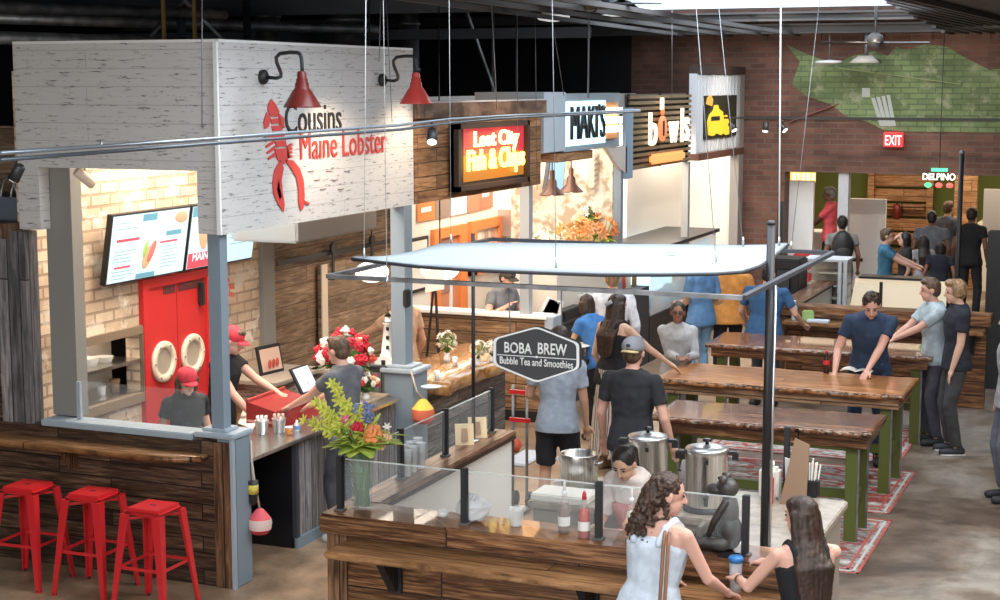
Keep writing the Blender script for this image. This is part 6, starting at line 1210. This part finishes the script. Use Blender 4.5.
# ================================================================ PEOPLE
SKIN = {k: noisy('skin_'+k, tuple(x*.94 for x in c), c, 6, .55) for k, c in dict(light=(.66, .40, .29), pink=(.66, .37, .28), tan=(.50, .28, .18), brown=(.26, .13, .08), dark=(.14, .07, .045), asian=(.62, .38, .26)).items()}
def hairm(c): return noisy('hair', tuple(x*.6 for x in c), tuple(min(1, x*1.35) for x in c), 14, .5, stretch=(3, 3, .6), bump=.5)
HAIR = dict(black=hairm((.018, .014, .013)), dbrown=hairm((.040, .021, .014)), curlyb=hairm((.062, .034, .022)), brown=hairm((.10, .058, .035)), sandy=hairm((.28, .17, .09)), grey=hairm((.20, .19, .18)))
def remesh(mb, name, m, parent, vox, it=5, disp=0.):
    me = mb.mesh(name); o = bpy.data.objects.new(name, me); bpy.context.collection.objects.link(o)
    r = o.modifiers.new('r', 'REMESH'); r.mode = 'VOXEL'; r.voxel_size = vox; r.use_smooth_shade = True
    if it: s = o.modifiers.new('s', 'SMOOTH'); s.factor = .5; s.iterations = it
    dg = bpy.context.evaluated_depsgraph_get(); dg.update(); m2 = bpy.data.meshes.new_from_object(o.evaluated_get(dg)); m2.name = name
    if disp:
        N = [v.normal.copy() for v in m2.vertices]; co = []
        for v, n_ in zip(m2.vertices, N): co += list(v.co+n_*(noise.noise(v.co*disp[1]+Vector((3.1, 1.7, .3)))*disp[0]))
        m2.vertices.foreach_set('co', co); m2.update()
    bpy.data.objects.remove(o); bpy.data.meshes.remove(me); m2.materials.clear(); m2.materials.append(m)
    o = bpy.data.objects.new(name, m2); bpy.context.collection.objects.link(o); o.parent = parent
    return o
def ik(a, c, l1, l2, pole):
    a = Vector(a); c = Vector(c); d = c-a; L = d.length
    if L > (l1+l2)*.995: c = a+d*((l1+l2)*.995/L); d = c-a; L = d.length
    if L < abs(l1-l2)*1.05+1e-3: L = abs(l1-l2)*1.05+1e-3
    x = (l1*l1-l2*l2+L*L)/(2*L); h = math.sqrt(max(l1*l1-x*x, 0)); u = d.normalized(); p = Vector(pole); p = (p-u*p.dot(u))
    p = p.normalized() if p.length > 1e-4 else basis(u)[0]
    return a+u*x+p*h, c
def person(label, loc, face, h=1.72, hipz=None, lean=0., side=0., twist=0., hl=None, hr=None, fl=None, fr=None, head=(0, 0), skin='light', hair='dbrown', style='short', shirt=None, sleeve=.35, pants=None, legs=1., skirt=None, shoes=(.03, .03, .03), fem=False, vox=.012, width=1., cap=None, sole=None, hipoff=(0, 0), hem=0., glasses=False, apron=None, hairlen=1., tank=False, beard=None, group=None, fingers=True, hold=0.):
    """face: heading in degrees (0 = facing +Y, away from camera; 180 = towards the camera side)."""
    rz = math.radians(face); t = thing('person', label, 'person', (loc[0], loc[1], loc[2] if len(loc) > 2 else 0), rz, group); s = h/1.72
    V = lambda x, y, z: Vector((x, y, z))*s
    hz = (hipz if hipz is not None else .94*s); hip = Vector((hipoff[0], hipoff[1], hz))
    Rt = Matrix.Rotation(math.radians(twist), 3, 'Z')@Matrix.Rotation(math.radians(side), 3, 'Y')@Matrix.Rotation(-math.radians(lean), 3, 'X')
    T = lambda x, y, z: hip+Rt@V(x, y, z)
    sw = (.165 if fem else .188)*width; hw = .088*(1.05 if fem else 1)
    def ring(w, d, z, y=0., n=18, e=2.4, g=0.):
        out = []
        for k in range(n):
            a = 2*PI*k/n; c, q = math.cos(a), math.sin(a); out.append(T(0, 0, 0)*0+T((w+g)*math.copysign(abs(c)**(2/e), c), y+(d+g)*math.copysign(abs(q)**(2/e), q), z))
        return out
    W_ = width
    prof = [(.13*W_, .095, -.09, 0), (.168*W_, .115, -.02, -.005), (.155*W_, .105, .08, 0), ((.118 if fem else .140)*W_, .092, .17, .005), ((.135 if fem else .158)*W_, .105, .28, .01), ((.150 if fem else .175)*W_, .108 if not fem else .115, .37, .012), (sw*.96, .095, .44, .0), (sw*.80, .075, .495, -.01), (.065, .06, .535, -.012)]
    body = MB(); body.loft([ring(w, d, z, y) for w, d, z, y in prof])
    neck0 = T(0, -.012, .49); nk = T(0, .006, .552)
    Rh = Rt@Matrix.Rotation(math.radians(lean)*.6, 3, 'X')@Matrix.Rotation(math.radians(head[0]), 3, 'Z')@Matrix.Rotation(-math.radians(head[1]), 3, 'X')
    hc = nk+Rh@V(0, .020, .102); HP = lambda x, y, z: hc+Rh@V(x, y, z)
    body.cap(neck0, nk+(hc-nk)*.5, .056*s*(.85 if fem else 1), .050*s*(.85 if fem else 1))
    body.ell(HP(0, -.008, .025), V(.073, .092, .090), 22, 14, mt=Rh); body.ell(HP(0, .022, -.045), V(.054, .066, .066), 20, 12, mt=Rh); body.ell(HP(0, .060, -.088), V(.024, .022, .020), 12, 8, mt=Rh)
    body.cap(HP(0, .082, .022), HP(0, .102, -.022), .009*s, .014*s, 8).cap(HP(-.028, .072, .032), HP(.028, .072, .032), .012*s, .012*s, 8)
    for sg in (-1, 1): body.ell(HP(sg*.076, -.006, -.002), V(.012, .022, .032), 10, 8, mt=Rh)
    UA, FA, TH, SH = .285*s, .245*s, .425*s, .415*s
    J = {}
    for sg, tgt, nm in ((-1, hl, 'l'), (1, hr, 'r')):
        sh = T(sg*(sw-.012), -.008, .452); J['s'+nm] = sh
        if tgt is None: tgt = sh+Vector((sg*.075, .045, -.50))*s
        else: tgt = Vector(tgt)
        el, wr = ik(sh, tgt, UA, FA, Vector((sg*.45, -1, -.35))); J['e'+nm], J['w'+nm] = el, wr
        f = .86 if fem else 1.
        body.cap(T(sg*(sw-.06), -.005, .455), sh, .050*s, .050*s*f).cap(sh, el, .049*s*f, .038*s*f).cap(el, el.lerp(wr, .35), .039*s*f, .037*s*f).cap(el.lerp(wr, .35), wr, .037*s*f, .024*s*f)
        d = (wr-el).normalized(); x_ = Vector((0, 0, 1)).cross(d); x_ = x_.normalized() if x_.length > .2 else Vector((0, 1, 0)); n_ = d.cross(x_)
        pc = wr+d*.055*s; body.cap(wr, pc, .021*s, .026*s).ell(pc+d*.01*s, V(.040, .016, .046), 12, 8, mt=Matrix((x_, n_, d)).transposed())
        if fingers:
            side_ = sg if abs(d.z) < .7 else 1
            for k in range(4):
                b = wr+d*.088*s+x_*((k-1.5)*.019*s); L = (.062, .075, .070, .055)[k]*s; cv = -n_*(.35+.5*hold)
                b2 = b+(d+cv*.4).normalized()*L*.5; b3 = b2+(d*(.85-hold)+cv).normalized()*L*.5
                body.cap(b, b2, .0092*s, .0085*s, 7).cap(b2, b3, .0085*s, .007*s, 7)
            tb = wr+d*.035*s-x_*.028*s*side_; t2 = tb+(d*.7-x_*.7*side_).normalized()*.036*s; t3 = t2+(d*.95-x_*.15*side_-n_*.3).normalized()*.03*s
            body.cap(tb, t2, .0125*s, .0105*s, 7).cap(t2, t3, .0105*s, .0085*s, 7)
    for sg, tgt, nm in ((-1, fl, 'l'), (1, fr, 'r')):
        hj = T(sg*hw, 0, -.03); J['h'+nm] = hj
        ft = Vector((tgt[0], tgt[1], tgt[2] if len(tgt) > 2 else 0)) if tgt else Vector((hip.x+sg*.11*s, hip.y*.4, 0)); ank = ft+Vector((0, 0, .085*s))
        kn, ank = ik(hj, ank, TH, SH, (sg*.12, 1, .1)); J['k'+nm], J['a'+nm] = kn, ank
        body.cap(hj, kn, .082*s, .052*s).cap(kn, kn.lerp(ank, .35), .052*s, .050*s).cap(kn.lerp(ank, .35), ank, .050*s, .032*s)
        body.cap(ank-Vector((0, .03, .03))*s, ank+Vector((0, .13, -.055))*s, .032*s, .024*s)
    b_ = remesh(body, 'body', SKIN[skin], t, vox*.72)
    # face
    for sg in (-1, 1): MB().ell(HP(sg*.029, .080, .012), V(.0115, .007, .0075), 10, 6, mt=Rh).build('eye', C(.05, .035, .03, .3), t, world=False)
    MB().ell(HP(0, .0835, -.052), V(.022, .008, .0065), 10, 6, mt=Rh).build('mouth', C(.42, .13, .11), t, world=False)
    br = MB()
    for sg in (-1, 1): br.cap(HP(sg*.015, .083, .034), HP(sg*.043, .074, .035), .0045*s, .0035*s, 6)
    br.build('eyebrows', HAIR[hair], t, world=False)
    if glasses:
        g = MB()
        for sg in (-1, 1):
            g.tube([HP(sg*.032+.021*math.cos(a*PI/6), .094, .011+.016*math.sin(a*PI/6)) for a in range(13)], .0028*s, 6); g.tube([HP(sg*.053, .092, .015), HP(sg*.078, 0, .015)], .0025*s, 6)
        g.tube([HP(-.011, .096, .014), HP(.011, .096, .014)], .0025*s, 6); g.build('glasses', C(.03, .025, .02, .3), t, world=False)
    if beard: MB().ell(HP(0, .048, -.082), V(.046, .040, .038), 16, 10, mt=Rh).build('beard', HAIR[beard], t, world=False)
    # hair
    H = MB(); hm = HAIR[hair]
    if style != 'none':
        H.ell(HP(0, -.022, .040), V(.083, .094, .088), 22, 14, mt=Rh).ell(HP(0, -.045, -.005), V(.074, .066, .075), 18, 12, mt=Rh)
        if style in ('short', 'buzz'): H.ell(HP(0, .035, .095), V(.058, .055, .032), 14, 9, mt=Rh)
        if style == 'mop':
            H.ell(HP(0, .035, .092), V(.066, .060, .040), 14, 9, mt=Rh)
            for sg in (-1, 1): H.ell(HP(sg*.070, -.01, .01), V(.022, .055, .060), 12, 8, mt=Rh)
        if style == 'spike':
            for k in range(26): a = random.uniform(0, 2*PI); r = random.uniform(0, .06); q = V(r*math.cos(a), r*math.sin(a)*1.1-.005, .105); H.cap(HP(q.x/s, q.y/s, .10), HP(q.x/s*1.25, q.y/s*1.2, .135), .011*s, .005*s, 6)
        if style == 'long':
            H.ell(HP(0, .01, .075), V(.075, .075, .048), 16, 10, mt=Rh)
            for k in range(9):
                a = -1.25+2.5*k/8; x0, y0 = .078*math.sin(a), -.085*math.cos(a)
                p0 = HP(x0, y0, .02); p1 = HP(x0*1.1, y0*1.1-.005, -.12); p2 = T(x0*1.2, -.125-.02*math.cos(a), .38); p3 = T(x0*1.05, -.135, .38-.22*hairlen-.04*math.cos(a))
                H.cap(p0, p1, .034*s, .034*s).cap(p1, p2, .034*s, .030*s).cap(p2, p3, .030*s, .014*s)
        if style == 'bob':
            for k in range(9): a = -1.5+3.0*k/8; x0, y0 = .080*math.sin(a), -.082*math.cos(a); H.cap(HP(x0, y0, .02), HP(x0*1.05, y0*1.05, -.09), .03*s, .022*s)
        if style == 'curly':
            for k in range(240):
                u = random.random(); a = -1.9+3.8*random.random(); z0 = .09-.36*u**1.1; rr = .082+.05*min(1, u*1.6)*random.random(); y0 = -rr*math.cos(a)-.01-.05*u
                if a*a > 2.4 and u < .4: continue
                H.ell(HP(rr*math.sin(a)*(1-.25*u), y0, z0), V(.017, .017, .015), 8, 6, jit=.15)
            H.cap(HP(0, -.08, 0), HP(0, -.13, -.20), .07*s, .055*s)
        if style in ('pony', 'bun'):
            if style == 'bun': H.ell(HP(0, -.10, .085), V(.045, .045, .045), 14, 9)
            else: H.cap(HP(0, -.10, .05), HP(0, -.15, -.02), .03*s, .035*s).cap(HP(0, -.15, -.02), HP(0, -.14, -.17), .035*s, .016*s)
    if H.v: remesh(H, 'hair', hm, t, vox*.8, 2, (.006*s, 70) if style in ('curly', 'mop', 'spike') else (.003*s, 45))
    if cap:
        c = MB(); c.ell(HP(0, -.014, .055), V(.090, .103, .078), 24, 14, mt=Rh); k = remesh(c, 'cap', CL(*cap[0]), t, vox*.8, 1)
        bd = 1 if not cap[1] else -1
        P = [[HP(x*.07, bd*(.075+.085*(1-x*x)**.5*u) if not (abs(x) >= 1) else bd*.075, .043-.010*u-.014*x*x) for u in (0, .5, 1)] for x in (-1, -.8, -.5, -.2, .2, .5, .8, 1)]
        MB().sheet(P, .006).build('brim', CL(*(cap[2] if len(cap) > 2 else cap[0])), k, world=False)
        MB().ell(HP(0, -.012, .134), V(.008, .008, .005), 8, 5).build('button', CL(*cap[0]), k, world=False)
    # clothes
    g = .011
    if shirt:
        m = CL(*shirt); c = MB(); z0 = -.10-hem
        pr = [p for p in prof if p[2] > -.05 or True]
        rg = [ring(.165*W_, .118, z0, 0, g=.022), ring(.174*W_, .120, z0+.05, -.004, g=.017)]+[ring(w*.985, d, z, y, g=g) for w, d, z, y in prof[2:(6 if tank else 8)]]
        if not tank: rg += [ring(.105, .078, .520, -.012, g=.008), ring(.070, .064, .540, -.008, g=.006)]
        else: rg.append(ring(.125*W_, .088, .43, 0, g=g*.7))
        c.loft(rg)
        if tank:
            for sg in (-1, 1): PT = [T(sg*x_, y_, z_) for x_, y_, z_ in ((.085, .112, .40), (.095, .075, .48), (.102, -.005, .522), (.092, -.085, .485), (.080, -.112, .40))]; [c.cap(PT[q_], PT[q_+1], .021*s, .021*s) for q_ in range(4)]
        elif sleeve > 0:
            for nm, sg in (('l', -1), ('r', 1)):
                a, b, d_ = J['s'+nm], J['e'+nm], J['w'+nm]; c.cap(T(sg*(sw-.06), -.005, .452), a, .060*s, .062*s)
                if sleeve <= 1: c.lathe([(.063*s, 0), ((.063-.008*sleeve)*s, (b-a).length*(.18+sleeve*.82)), (.02*s, (b-a).length*(.18+sleeve*.82)-.004)], a, 16, axis=b-a)
                else:
                    c.cap(a, b, .062*s, .053*s); L = (d_-b).length*(sleeve-1); c.lathe([(.053*s, 0), (.040*s, L), (.02*s, L-.004)], b, 16, axis=d_-b)
        remesh(c, 'tank_top' if tank else 'shirt', m, t, vox*.85, 3, (.006*s, 16))
    if pants:
        m = CL(*pants); c = MB(); c.loft([ring(w, d, z, y, g=g*.9) for w, d, z, y in ((.13*W_, .095, -.12, 0), (.168*W_, .113, -.05, -.005), (.166*W_, .113, .0, -.004), (.152*W_, .103, .07, 0))])
        for nm in 'lr':
            a, b, d_ = J['h'+nm], J['k'+nm], J['a'+nm]
            if legs <= 1.: L = (b-a).length*legs; c.lathe([(.085*s, -.02), (.098*s, .08*s), ((.098-.028*legs)*s*(1.12 if legs < 1 else 1), L), (.03*s, L-.005)], a, 18, axis=b-a)
            else:
                c.cap(a, b, .096*s, .066*s); L = (d_-b).length*.97; c.lathe([(.066*s, 0), (.062*s, L*.4), (.056*s, L), (.02*s, L-.005)], b, 18, axis=d_-b)
        remesh(c, 'trousers' if legs > 1 else 'shorts', m, t, vox*.9, 3, (.006*s, 14))
    if skirt:
        c = MB(); n = 36; rings = []
        for k in range(9):
            u = k/8; z = .06-u*.80; rr = []
            for j in range(n): a = 2*PI*j/n; w = (.155+.085*u)+.012*u*math.sin(a*11); rr.append(T(0, 0, 0)*0+hip+Vector((math.cos(a)*w*1.05, math.sin(a)*w*.85, z))*s)
            rings.append(rr)
        c.loft(rings, caps=False); sk = c.build('skirt', stripes((.50, .43, .38), (.10, .08, .07)), t, world=False)
    if apron:
        MB().loft([[T(x, .128 if z > .1 else .14, z) for x in (-.12, -.04, .04, .12)]+[T(x, .138 if z > .1 else .15, z) for x in (.12, .04, -.04, -.12)] for z in (-.25, .0, .2, .36)]).build('apron', CL(*apron), t, world=False)
    if shoes and legs != 0:
        for nm in 'lr':
            a = J['a'+nm]; q = Vector((a.x, a.y, a.z-.085*s)); c = MB(); c.cap(q+V(0, -.045, .045), q+V(0, .135, .034), .043*s, .036*s).cap(q+V(0, -.03, .045), q+V(0, -.02, .09), .042*s, .042*s)
            for i, v in enumerate(c.v): v.z = max(v.z, q.z+.002)
            sh_ = remesh(c, 'shoe', C(*shoes), t, vox*.8, 1)
            if sole: MB().loft([[q+V(x, y, z) for x, y in ((-.036, -.085), (.036, -.085), (.043, .05), (.036, .155), (-.036, .155), (-.043, .05))] for z in (.001, .018)]).build('sole', C(*sole), sh_, world=False)
    return t, J, HP, T
_sm = {}
def stripes(a, b):
    if (a, b) in _sm: return _sm[(a, b)]
    m = mat('striped_cloth', a, .85); g = NG(m); tc = g.n('ShaderNodeTexCoord'); wv = g.n('ShaderNodeTexWave', bands_direction='X'); wv.inputs['Scale'].default_value = 9; wv.inputs['Distortion'].default_value = 3.; wv.inputs['Detail'].default_value = 1
    g.l(mapped(g, tc.outputs['Object'], 1, 1, .35), wv.inputs['Vector']); r = g.ramp([(.62, a), (.74, b)]); g.l(wv.outputs[0], r.inputs[0]); g.l(r.outputs[0], g.b.inputs['Base Color']); _sm[(a, b)] = m; return m
def atp(x, y, z): p = ZP(x, y, z); return (p.x, p.y)
# heading: 0 faces +Y (away), 90 faces -X (picture left), 180 faces the camera side, 270 faces +X (picture right)
NAVY = (.035, .065, .13); BLK = (.012, .012, .014); GRY = (.20, .21, .24); JEAN = (.06, .12, .24)
# --- lobster stall
person('young worker in red cap and black tee behind the stall window sill', (-7.12, 10.62), 232, 1.54, lean=4, head=(0, 14), shirt=BLK, pants=BLK, legs=2, hair='brown', style='bob', cap=((.62, .05, .07), False), glasses=True, fem=True, skin='pink', vox=.010)
person('worker in red cap and black tee reaching across the lobster counter', (-7.42, 11.60), 278, 1.72, lean=8, hl=(-.06, .62, 1.06), hr=(.20, .40, .96), head=(0, 18), shirt=BLK, pants=BLK, legs=2, hair='brown', style='short', cap=((.62, .05, .07), False), beard=None, skin='pink', vox=.010)
person('cashier in dark grey tee with short brown hair standing in profile', (-6.10, 11.42), 80, 1.72, lean=3, hl=(-.12, .48, 1.10), hr=(.14, .46, 1.08), head=(0, 8), shirt=(.12, .125, .14), pants=(.05, .05, .06), legs=2, hair='brown', style='short', skin='pink', vox=.010, shoes=(.6, .6, .6))
person('person in tan tee half hidden behind the far corner post', (-7.0, 14.35), 80, 1.80, hl=(-.35, .50, 1.15), shirt=(.48, .30, .19), pants=(.05, .05, .06), legs=2, skin='tan', style='short', vox=.012, sleeve=.5)
# --- stalls further on
person('worker in dark cap, glasses and grey tee leaning on the cream ledge', (-7.02, 16.85), 250, 1.70, lean=12, hl=(-.15, .30, 1.26), hr=(.2, .32, 1.26), head=(0, 12), shirt=(.17, .17, .18), pants=BLK, legs=2, cap=((.06, .05, .04), False), style='short', glasses=True, skin='pink', vox=.012, apron=(.08, .08, .09))
person('cook in white shirt and red headscarf behind the long display case', (-7.4, 19.95), 250, 1.60, lean=12, hl=(-.1, .35, 1.0), shirt=(.75, .70, .62), pants=BLK, legs=2, cap=((.35, .05, .05), False), hair='black', style='short', skin='tan', vox=.013, sleeve=.9)
person('cook in pale blue cap behind the display case', (-7.45, 20.75), 110, 1.58, lean=12, shirt=(.70, .68, .66), pants=BLK, legs=2, cap=((.22, .36, .55), False), skin='tan', vox=.013)
# --- crowd behind the hexagon sign
p_ = atp(572, 340, 1.72)
person('man in heather grey tee and black shorts walking behind the hexagon sign', (-4.62, 12.42), 8, 1.74, lean=3, hl=(-.22, .30, 1.05), hr=(.22, .16, .86), fl=(-.12, -.05), fr=(.10, .16), shirt=(.30, .34, .40), pants=(.012, .012, .016), legs=.85, shoes=(.45, .38, .30), skin='tan', style='short', vox=.010, sleeve=.55)
p_ = atp(600, 298, 1.52); person('girl in bright blue top with dark hair bending by the low counter', (p_[0], p_[1]), 60, 1.58, lean=22, hl=(-.15, .45, .95), shirt=(.05, .17, .42), pants=BLK, legs=2, hair='dbrown', style='bob', fem=True, skin='tan', vox=.012)
p_ = atp(614, 296, 1.72); _t = person('woman in black tank top and striped skirt with long dark hair, arm stretched', (p_[0], p_[1]), 335, 1.74, lean=3, hl=(-.22, .12, .92), hr=(.42, .42, 1.02), shirt=BLK, tank=True, skirt=True, hair='dbrown', style='long', fem=True, skin='light', vox=.010, shoes=(.3, .2, .12), width=1.14, hairlen=.7)
MB().tube([_t[2](.02, -.105, .06), _t[2](-.04, -.13, .02)], .02, 8).build('hair_clip', C(.35, .38, .42), _t[0], world=False)
p_ = atp(607, 272, 1.76); person('tall person in pale patterned top behind the woman in the striped skirt', (p_[0], p_[1]+.2), 20, 1.78, lean=8, shirt=(.62, .62, .66), pants=(.4, .4, .42), legs=2, hair='sandy', style='short', skin='pink', vox=.012, sleeve=1.6)
p_ = atp(633, 337, 1.78); _t = person('man in black tee and backwards grey cap seen from behind', (p_[0], p_[1]), 355, 1.78, width=1.04, hl=(-.30, .12, .93), hr=(.30, .10, .93), shirt=(.022, .022, .027), pants=(.30, .34, .40), legs=2, cap=((.22, .22, .24), True, (.50, .40, .20)), style='short', hair='brown', skin='pink', vox=.010, sleeve=.55)
MB().ell(_t[2](.0, -.118, .075), Vector((.02, .006, .014)), 10, 6).build('cap_patch', C(.02, .03, .08), _t[0], world=False)
p_ = atp(678, 304, 1.53); person('woman in light grey hoodie and glasses facing the camera', (p_[0], p_[1]), 195, 1.56, lean=3, hl=(-.10, .30, 1.03), hr=(-.02, .28, 1.02), shirt=(.40, .40, .41), sleeve=1.9, width=1.08, pants=(.25, .27, .30), legs=2, hair='black', style='bun', fem=True, skin='brown', glasses=True, vox=.010)
p_ = ZP(702, 252, 1.74); person('customer in blue shirt and light jeans at the bowls display case', (p_.x, p_.y), 60, 1.74, width=1.1, hl=(-.1, .30, 1.1), shirt=(.12, .25, .45), pants=(.22, .38, .55), legs=2, skin='tan', vox=.013, sleeve=.6)
p_ = ZP(730, 252, 1.72); person('customer in orange tee beside the one in light jeans', (p_.x, p_.y), 30, 1.72, hl=(-.40, .25, 1.22), shirt=(.72, .30, .07), pants=BLK, legs=2, skin='tan', vox=.013, width=1.3, sleeve=.6)
# --- tables
person('broad man in blue tee seen from behind at the farther kiosk', (-4.22, 18.22), 350, 1.68, lean=8, hl=(-.36, .28, .95), hr=(.36, .30, .98), shirt=(.035, .10, .22), pants=(.05, .06, .09), legs=2, hair='black', style='short', skin='pink', vox=.011, width=1.28, sleeve=.6)
_t = person('man in navy tee and jeans leaning over the open book', (-2.60, 15.84), 188, 1.84, lean=22, head=(4, 26), width=1.06, hl=(.02, .52, 1.0), hr=(.32, .38, .98), fl=(-.10, .02), fr=(.16, -.06), shirt=(.022, .042, .085), pants=(.04, .09, .20), legs=2, hair='dbrown', style='spike', skin='pink', vox=.009, sleeve=.45)
p_ = ZP(935, 440); person('man in light blue-grey tee talking at the third table', (-2.12, 17.0), 120, 1.76, lean=4, hl=(-.02, .50, 1.10), hr=(.16, .46, 1.06), head=(-10, 5), shirt=(.40, .48, .52), pants=(.06, .06, .08), legs=2, hair='brown', style='short', skin='pink', vox=.010, sleeve=.6, hold=.3)
person('man in black tee and grey trousers, hand in pocket, facing left', (-1.86, 16.62), 112, 1.80, lean=0, hl=(-.20, .10, .88), hr=(.21, .05, .90), head=(0, 6), shirt=(.018, .022, .032), pants=(.055, .055, .060), legs=2, hair='sandy', style='mop', skin='light', vox=.009, sleeve=.5, shoes=(.03, .03, .04), sole=(.6, .6, .6))
person('person cut by the right edge, in grey tee and slate trousers', (-1.17, 14.85), 110, 1.78, hl=(-.22, .10, .90), shirt=(.30, .32, .33), pants=(.12, .13, .16), legs=2, skin='tan', vox=.011, shoes=(.02, .02, .025))
# --- background people
def bgp(label, x, y, h, face, rise=0., dy=0., **k):
    p = ZP(x, y, h+rise); d = (p-EYE).normalized()*dy; person(label, (p.x+d.x, p.y+d.y, rise), face, h, vox=.016, fingers=False, **k)
p_ = YP(830, 187, 26.0); person('heavy person in red tee standing at the white vendor counter', (p_.x, 26.1, max(.02, p_.z-1.72)), 95, 1.72, hl=(-.05, .45, 1.0), hr=(.1, .42, .95), shirt=(.68, .09, .11), pants=BLK, legs=2, hair='grey', style='short', skin='dark', vox=.015, width=1.2, sleeve=.7, fingers=False)
rs = MB().box((p_.x-.5, 25.83, 0), (p_.x+.9, 26.55, max(.02, p_.z-1.72))).solo('low_platform', C(.06, .06, .07), 'dark low platform under the person in the red tee', 'platform')
_bp = ZP(868, 203, 1.78); _t = person('man with large black backpack walking beyond the farther kiosk', (_bp.x, 24.8), 15, 1.74, hl=(-.30, .06, .88), shirt=(.22, .22, .22), pants=(.30, .32, .36), legs=2, hair='black', style='short', skin='brown', vox=.015, fingers=False)
bk = MB().ell(_t[3](0, -.19, .32), (.17, .12, .25), 18, 12)
bo = bk.build('backpack', M['black'], _t[0], world=False)
MB().ell(_t[3](0, -.28, .22), (.12, .05, .12), 14, 9).build('backpack_pocket', C(.03, .03, .03), bo, world=False)
bgp('man in teal tee and glasses facing right behind the display counter', 886, 228, 1.68, 275, shirt=(.05, .17, .28), pants=BLK, legs=2, hair='brown', style='short', skin='pink', glasses=True, hl=(-.15, .48, 1.12), hr=(.12, .50, 1.10), sleeve=.5)
bgp('dark-haired woman drinking, next to the man in the teal tee', 906, 236, 1.58, 100, dy=.7, shirt=(.03, .03, .03), pants=BLK, legs=2, hair='black', style='bob', fem=True, skin='light', hr=(.05, .22, 1.42))
bgp('person in slate tee with black hair seen from behind', 932, 212, 1.74, 10, dy=.3, shirt=(.13, .14, .17), pants=BLK, legs=2, hair='black', style='short', skin='dark', width=1.15)
bgp('taller brown-haired person beside the one in the slate tee', 948, 206, 1.80, 330, dy=1.2, shirt=(.10, .11, .14), pants=BLK, legs=2, hair='brown', style='short', skin='tan', width=1.1)
bgp('dark-clothed child with black hair in front of the slate tee person', 941, 238, 1.36, 0, dy=-.6, shirt=(.015, .018, .03), pants=BLK, legs=2, hair='black', style='bob', skin='brown', width=1.15)
bgp('person in pale grey top with long black hair left of the dark-clothed child', 924, 232, 1.44, 20, dy=-.5, shirt=(.32, .31, .33), pants=BLK, legs=2, hair='black', style='long', fem=True, skin='brown')
bgp('tall slim person all in black seen from behind at the right', 972, 207, 1.82, 350, shirt=(.010, .010, .012), pants=(.025, .025, .03), legs=2, hair='black', style='short', skin='dark')
# --- bubble tea kiosk people
_t = person('kiosk worker with black hair bending over the prep table in a white top', (-3.02, 9.78), 172, 1.58, lean=30, head=(0, 22), hl=(-.12, .42, .98), hr=(.12, .42, .98), shirt=(.70, .62, .58), pants=BLK, legs=2, hair='black', style='pony', fem=True, skin='asian', vox=.008, sleeve=.9, apron=(.62, .25, .24))
_c = person('woman with curly dark hair and white tank top leaning on the drink counter', (-2.44, 7.98), 345, 1.70, lean=11, head=(-48, 8), width=1.16, hl=(-.12, .42, 1.0), hr=(.24, .40, 1.0), shirt=(.60, .66, .74), tank=True, pants=(.05, .07, .12), legs=2, hair='curlyb', style='curly', fem=True, skin='pink', vox=.007)
st_ = [_c[3](.10, -.10, .47), _c[3](.13, -.15, .40), _c[3](.16, -.17, .10), _c[3](.18, -.16, -.05)]
MB().tube(st_, .010, 8).tube([q+Vector((.035, -.01, 0)) for q in st_], .010, 8).build('bag_strap', C(.22, .10, .05), _c[0], world=False)
_l = person('woman with long straight brown hair holding a tumbler at the counter end', (-1.62, 8.16), 34, 1.60, lean=8, head=(28, 4), width=1.10, hairlen=.8, hl=(-.24, .40, 1.06), hr=(-.06, .48, 1.12), shirt=(.012, .012, .014), tank=True, pants=BLK, legs=2, hair='dbrown', style='long', fem=True, skin='pink', vox=.007, hold=.5)
w_ = _l[1]['wl']; e_ = _l[1]['el']; d_ = (w_-e_).normalized()
wt = MB().lathe([(.027, -.012), (.029, 0), (.027, .012)], w_-d_*.02, 16, axis=d_, caps=False).build('watch_band', M['black'], _l[0], world=False)
nn = Vector((0, 0, 1)).cross(d_).normalized(); MB().bbox(w_-d_*.02-nn*.03+Vector((-.012, -.012, -.012)), w_-d_*.02-nn*.03+Vector((.012, .012, .012)), .004).build('watch_face', M['black_gloss'], wt, world=False)
tw = W(_l[0])@(w_+d_*.09); tt = thing('tumbler', 'clear tumbler with blue lid held by the long-haired woman', 'tumbler', tw)
MB().lathe([(.001, -.09), (.030, -.09), (.038, .08), (.039, .085)], tw, 22, caps=False).build('cup', mat('tumbler_plastic', (.75, .82, .88), .06, alpha=.45), tt)
MB().lathe([(.041, .08), (.042, .105), (.035, .112), (.001, .112)], tw, 22).build('lid', C(.03, .16, .42, .3), tt)
for k in range(6): MB().ell(tw+Vector((.015*math.cos(k*2), .015*math.sin(k*2), -.06+.02*k)), .014, 8, 6).build('ice', M['glass2'], tt)
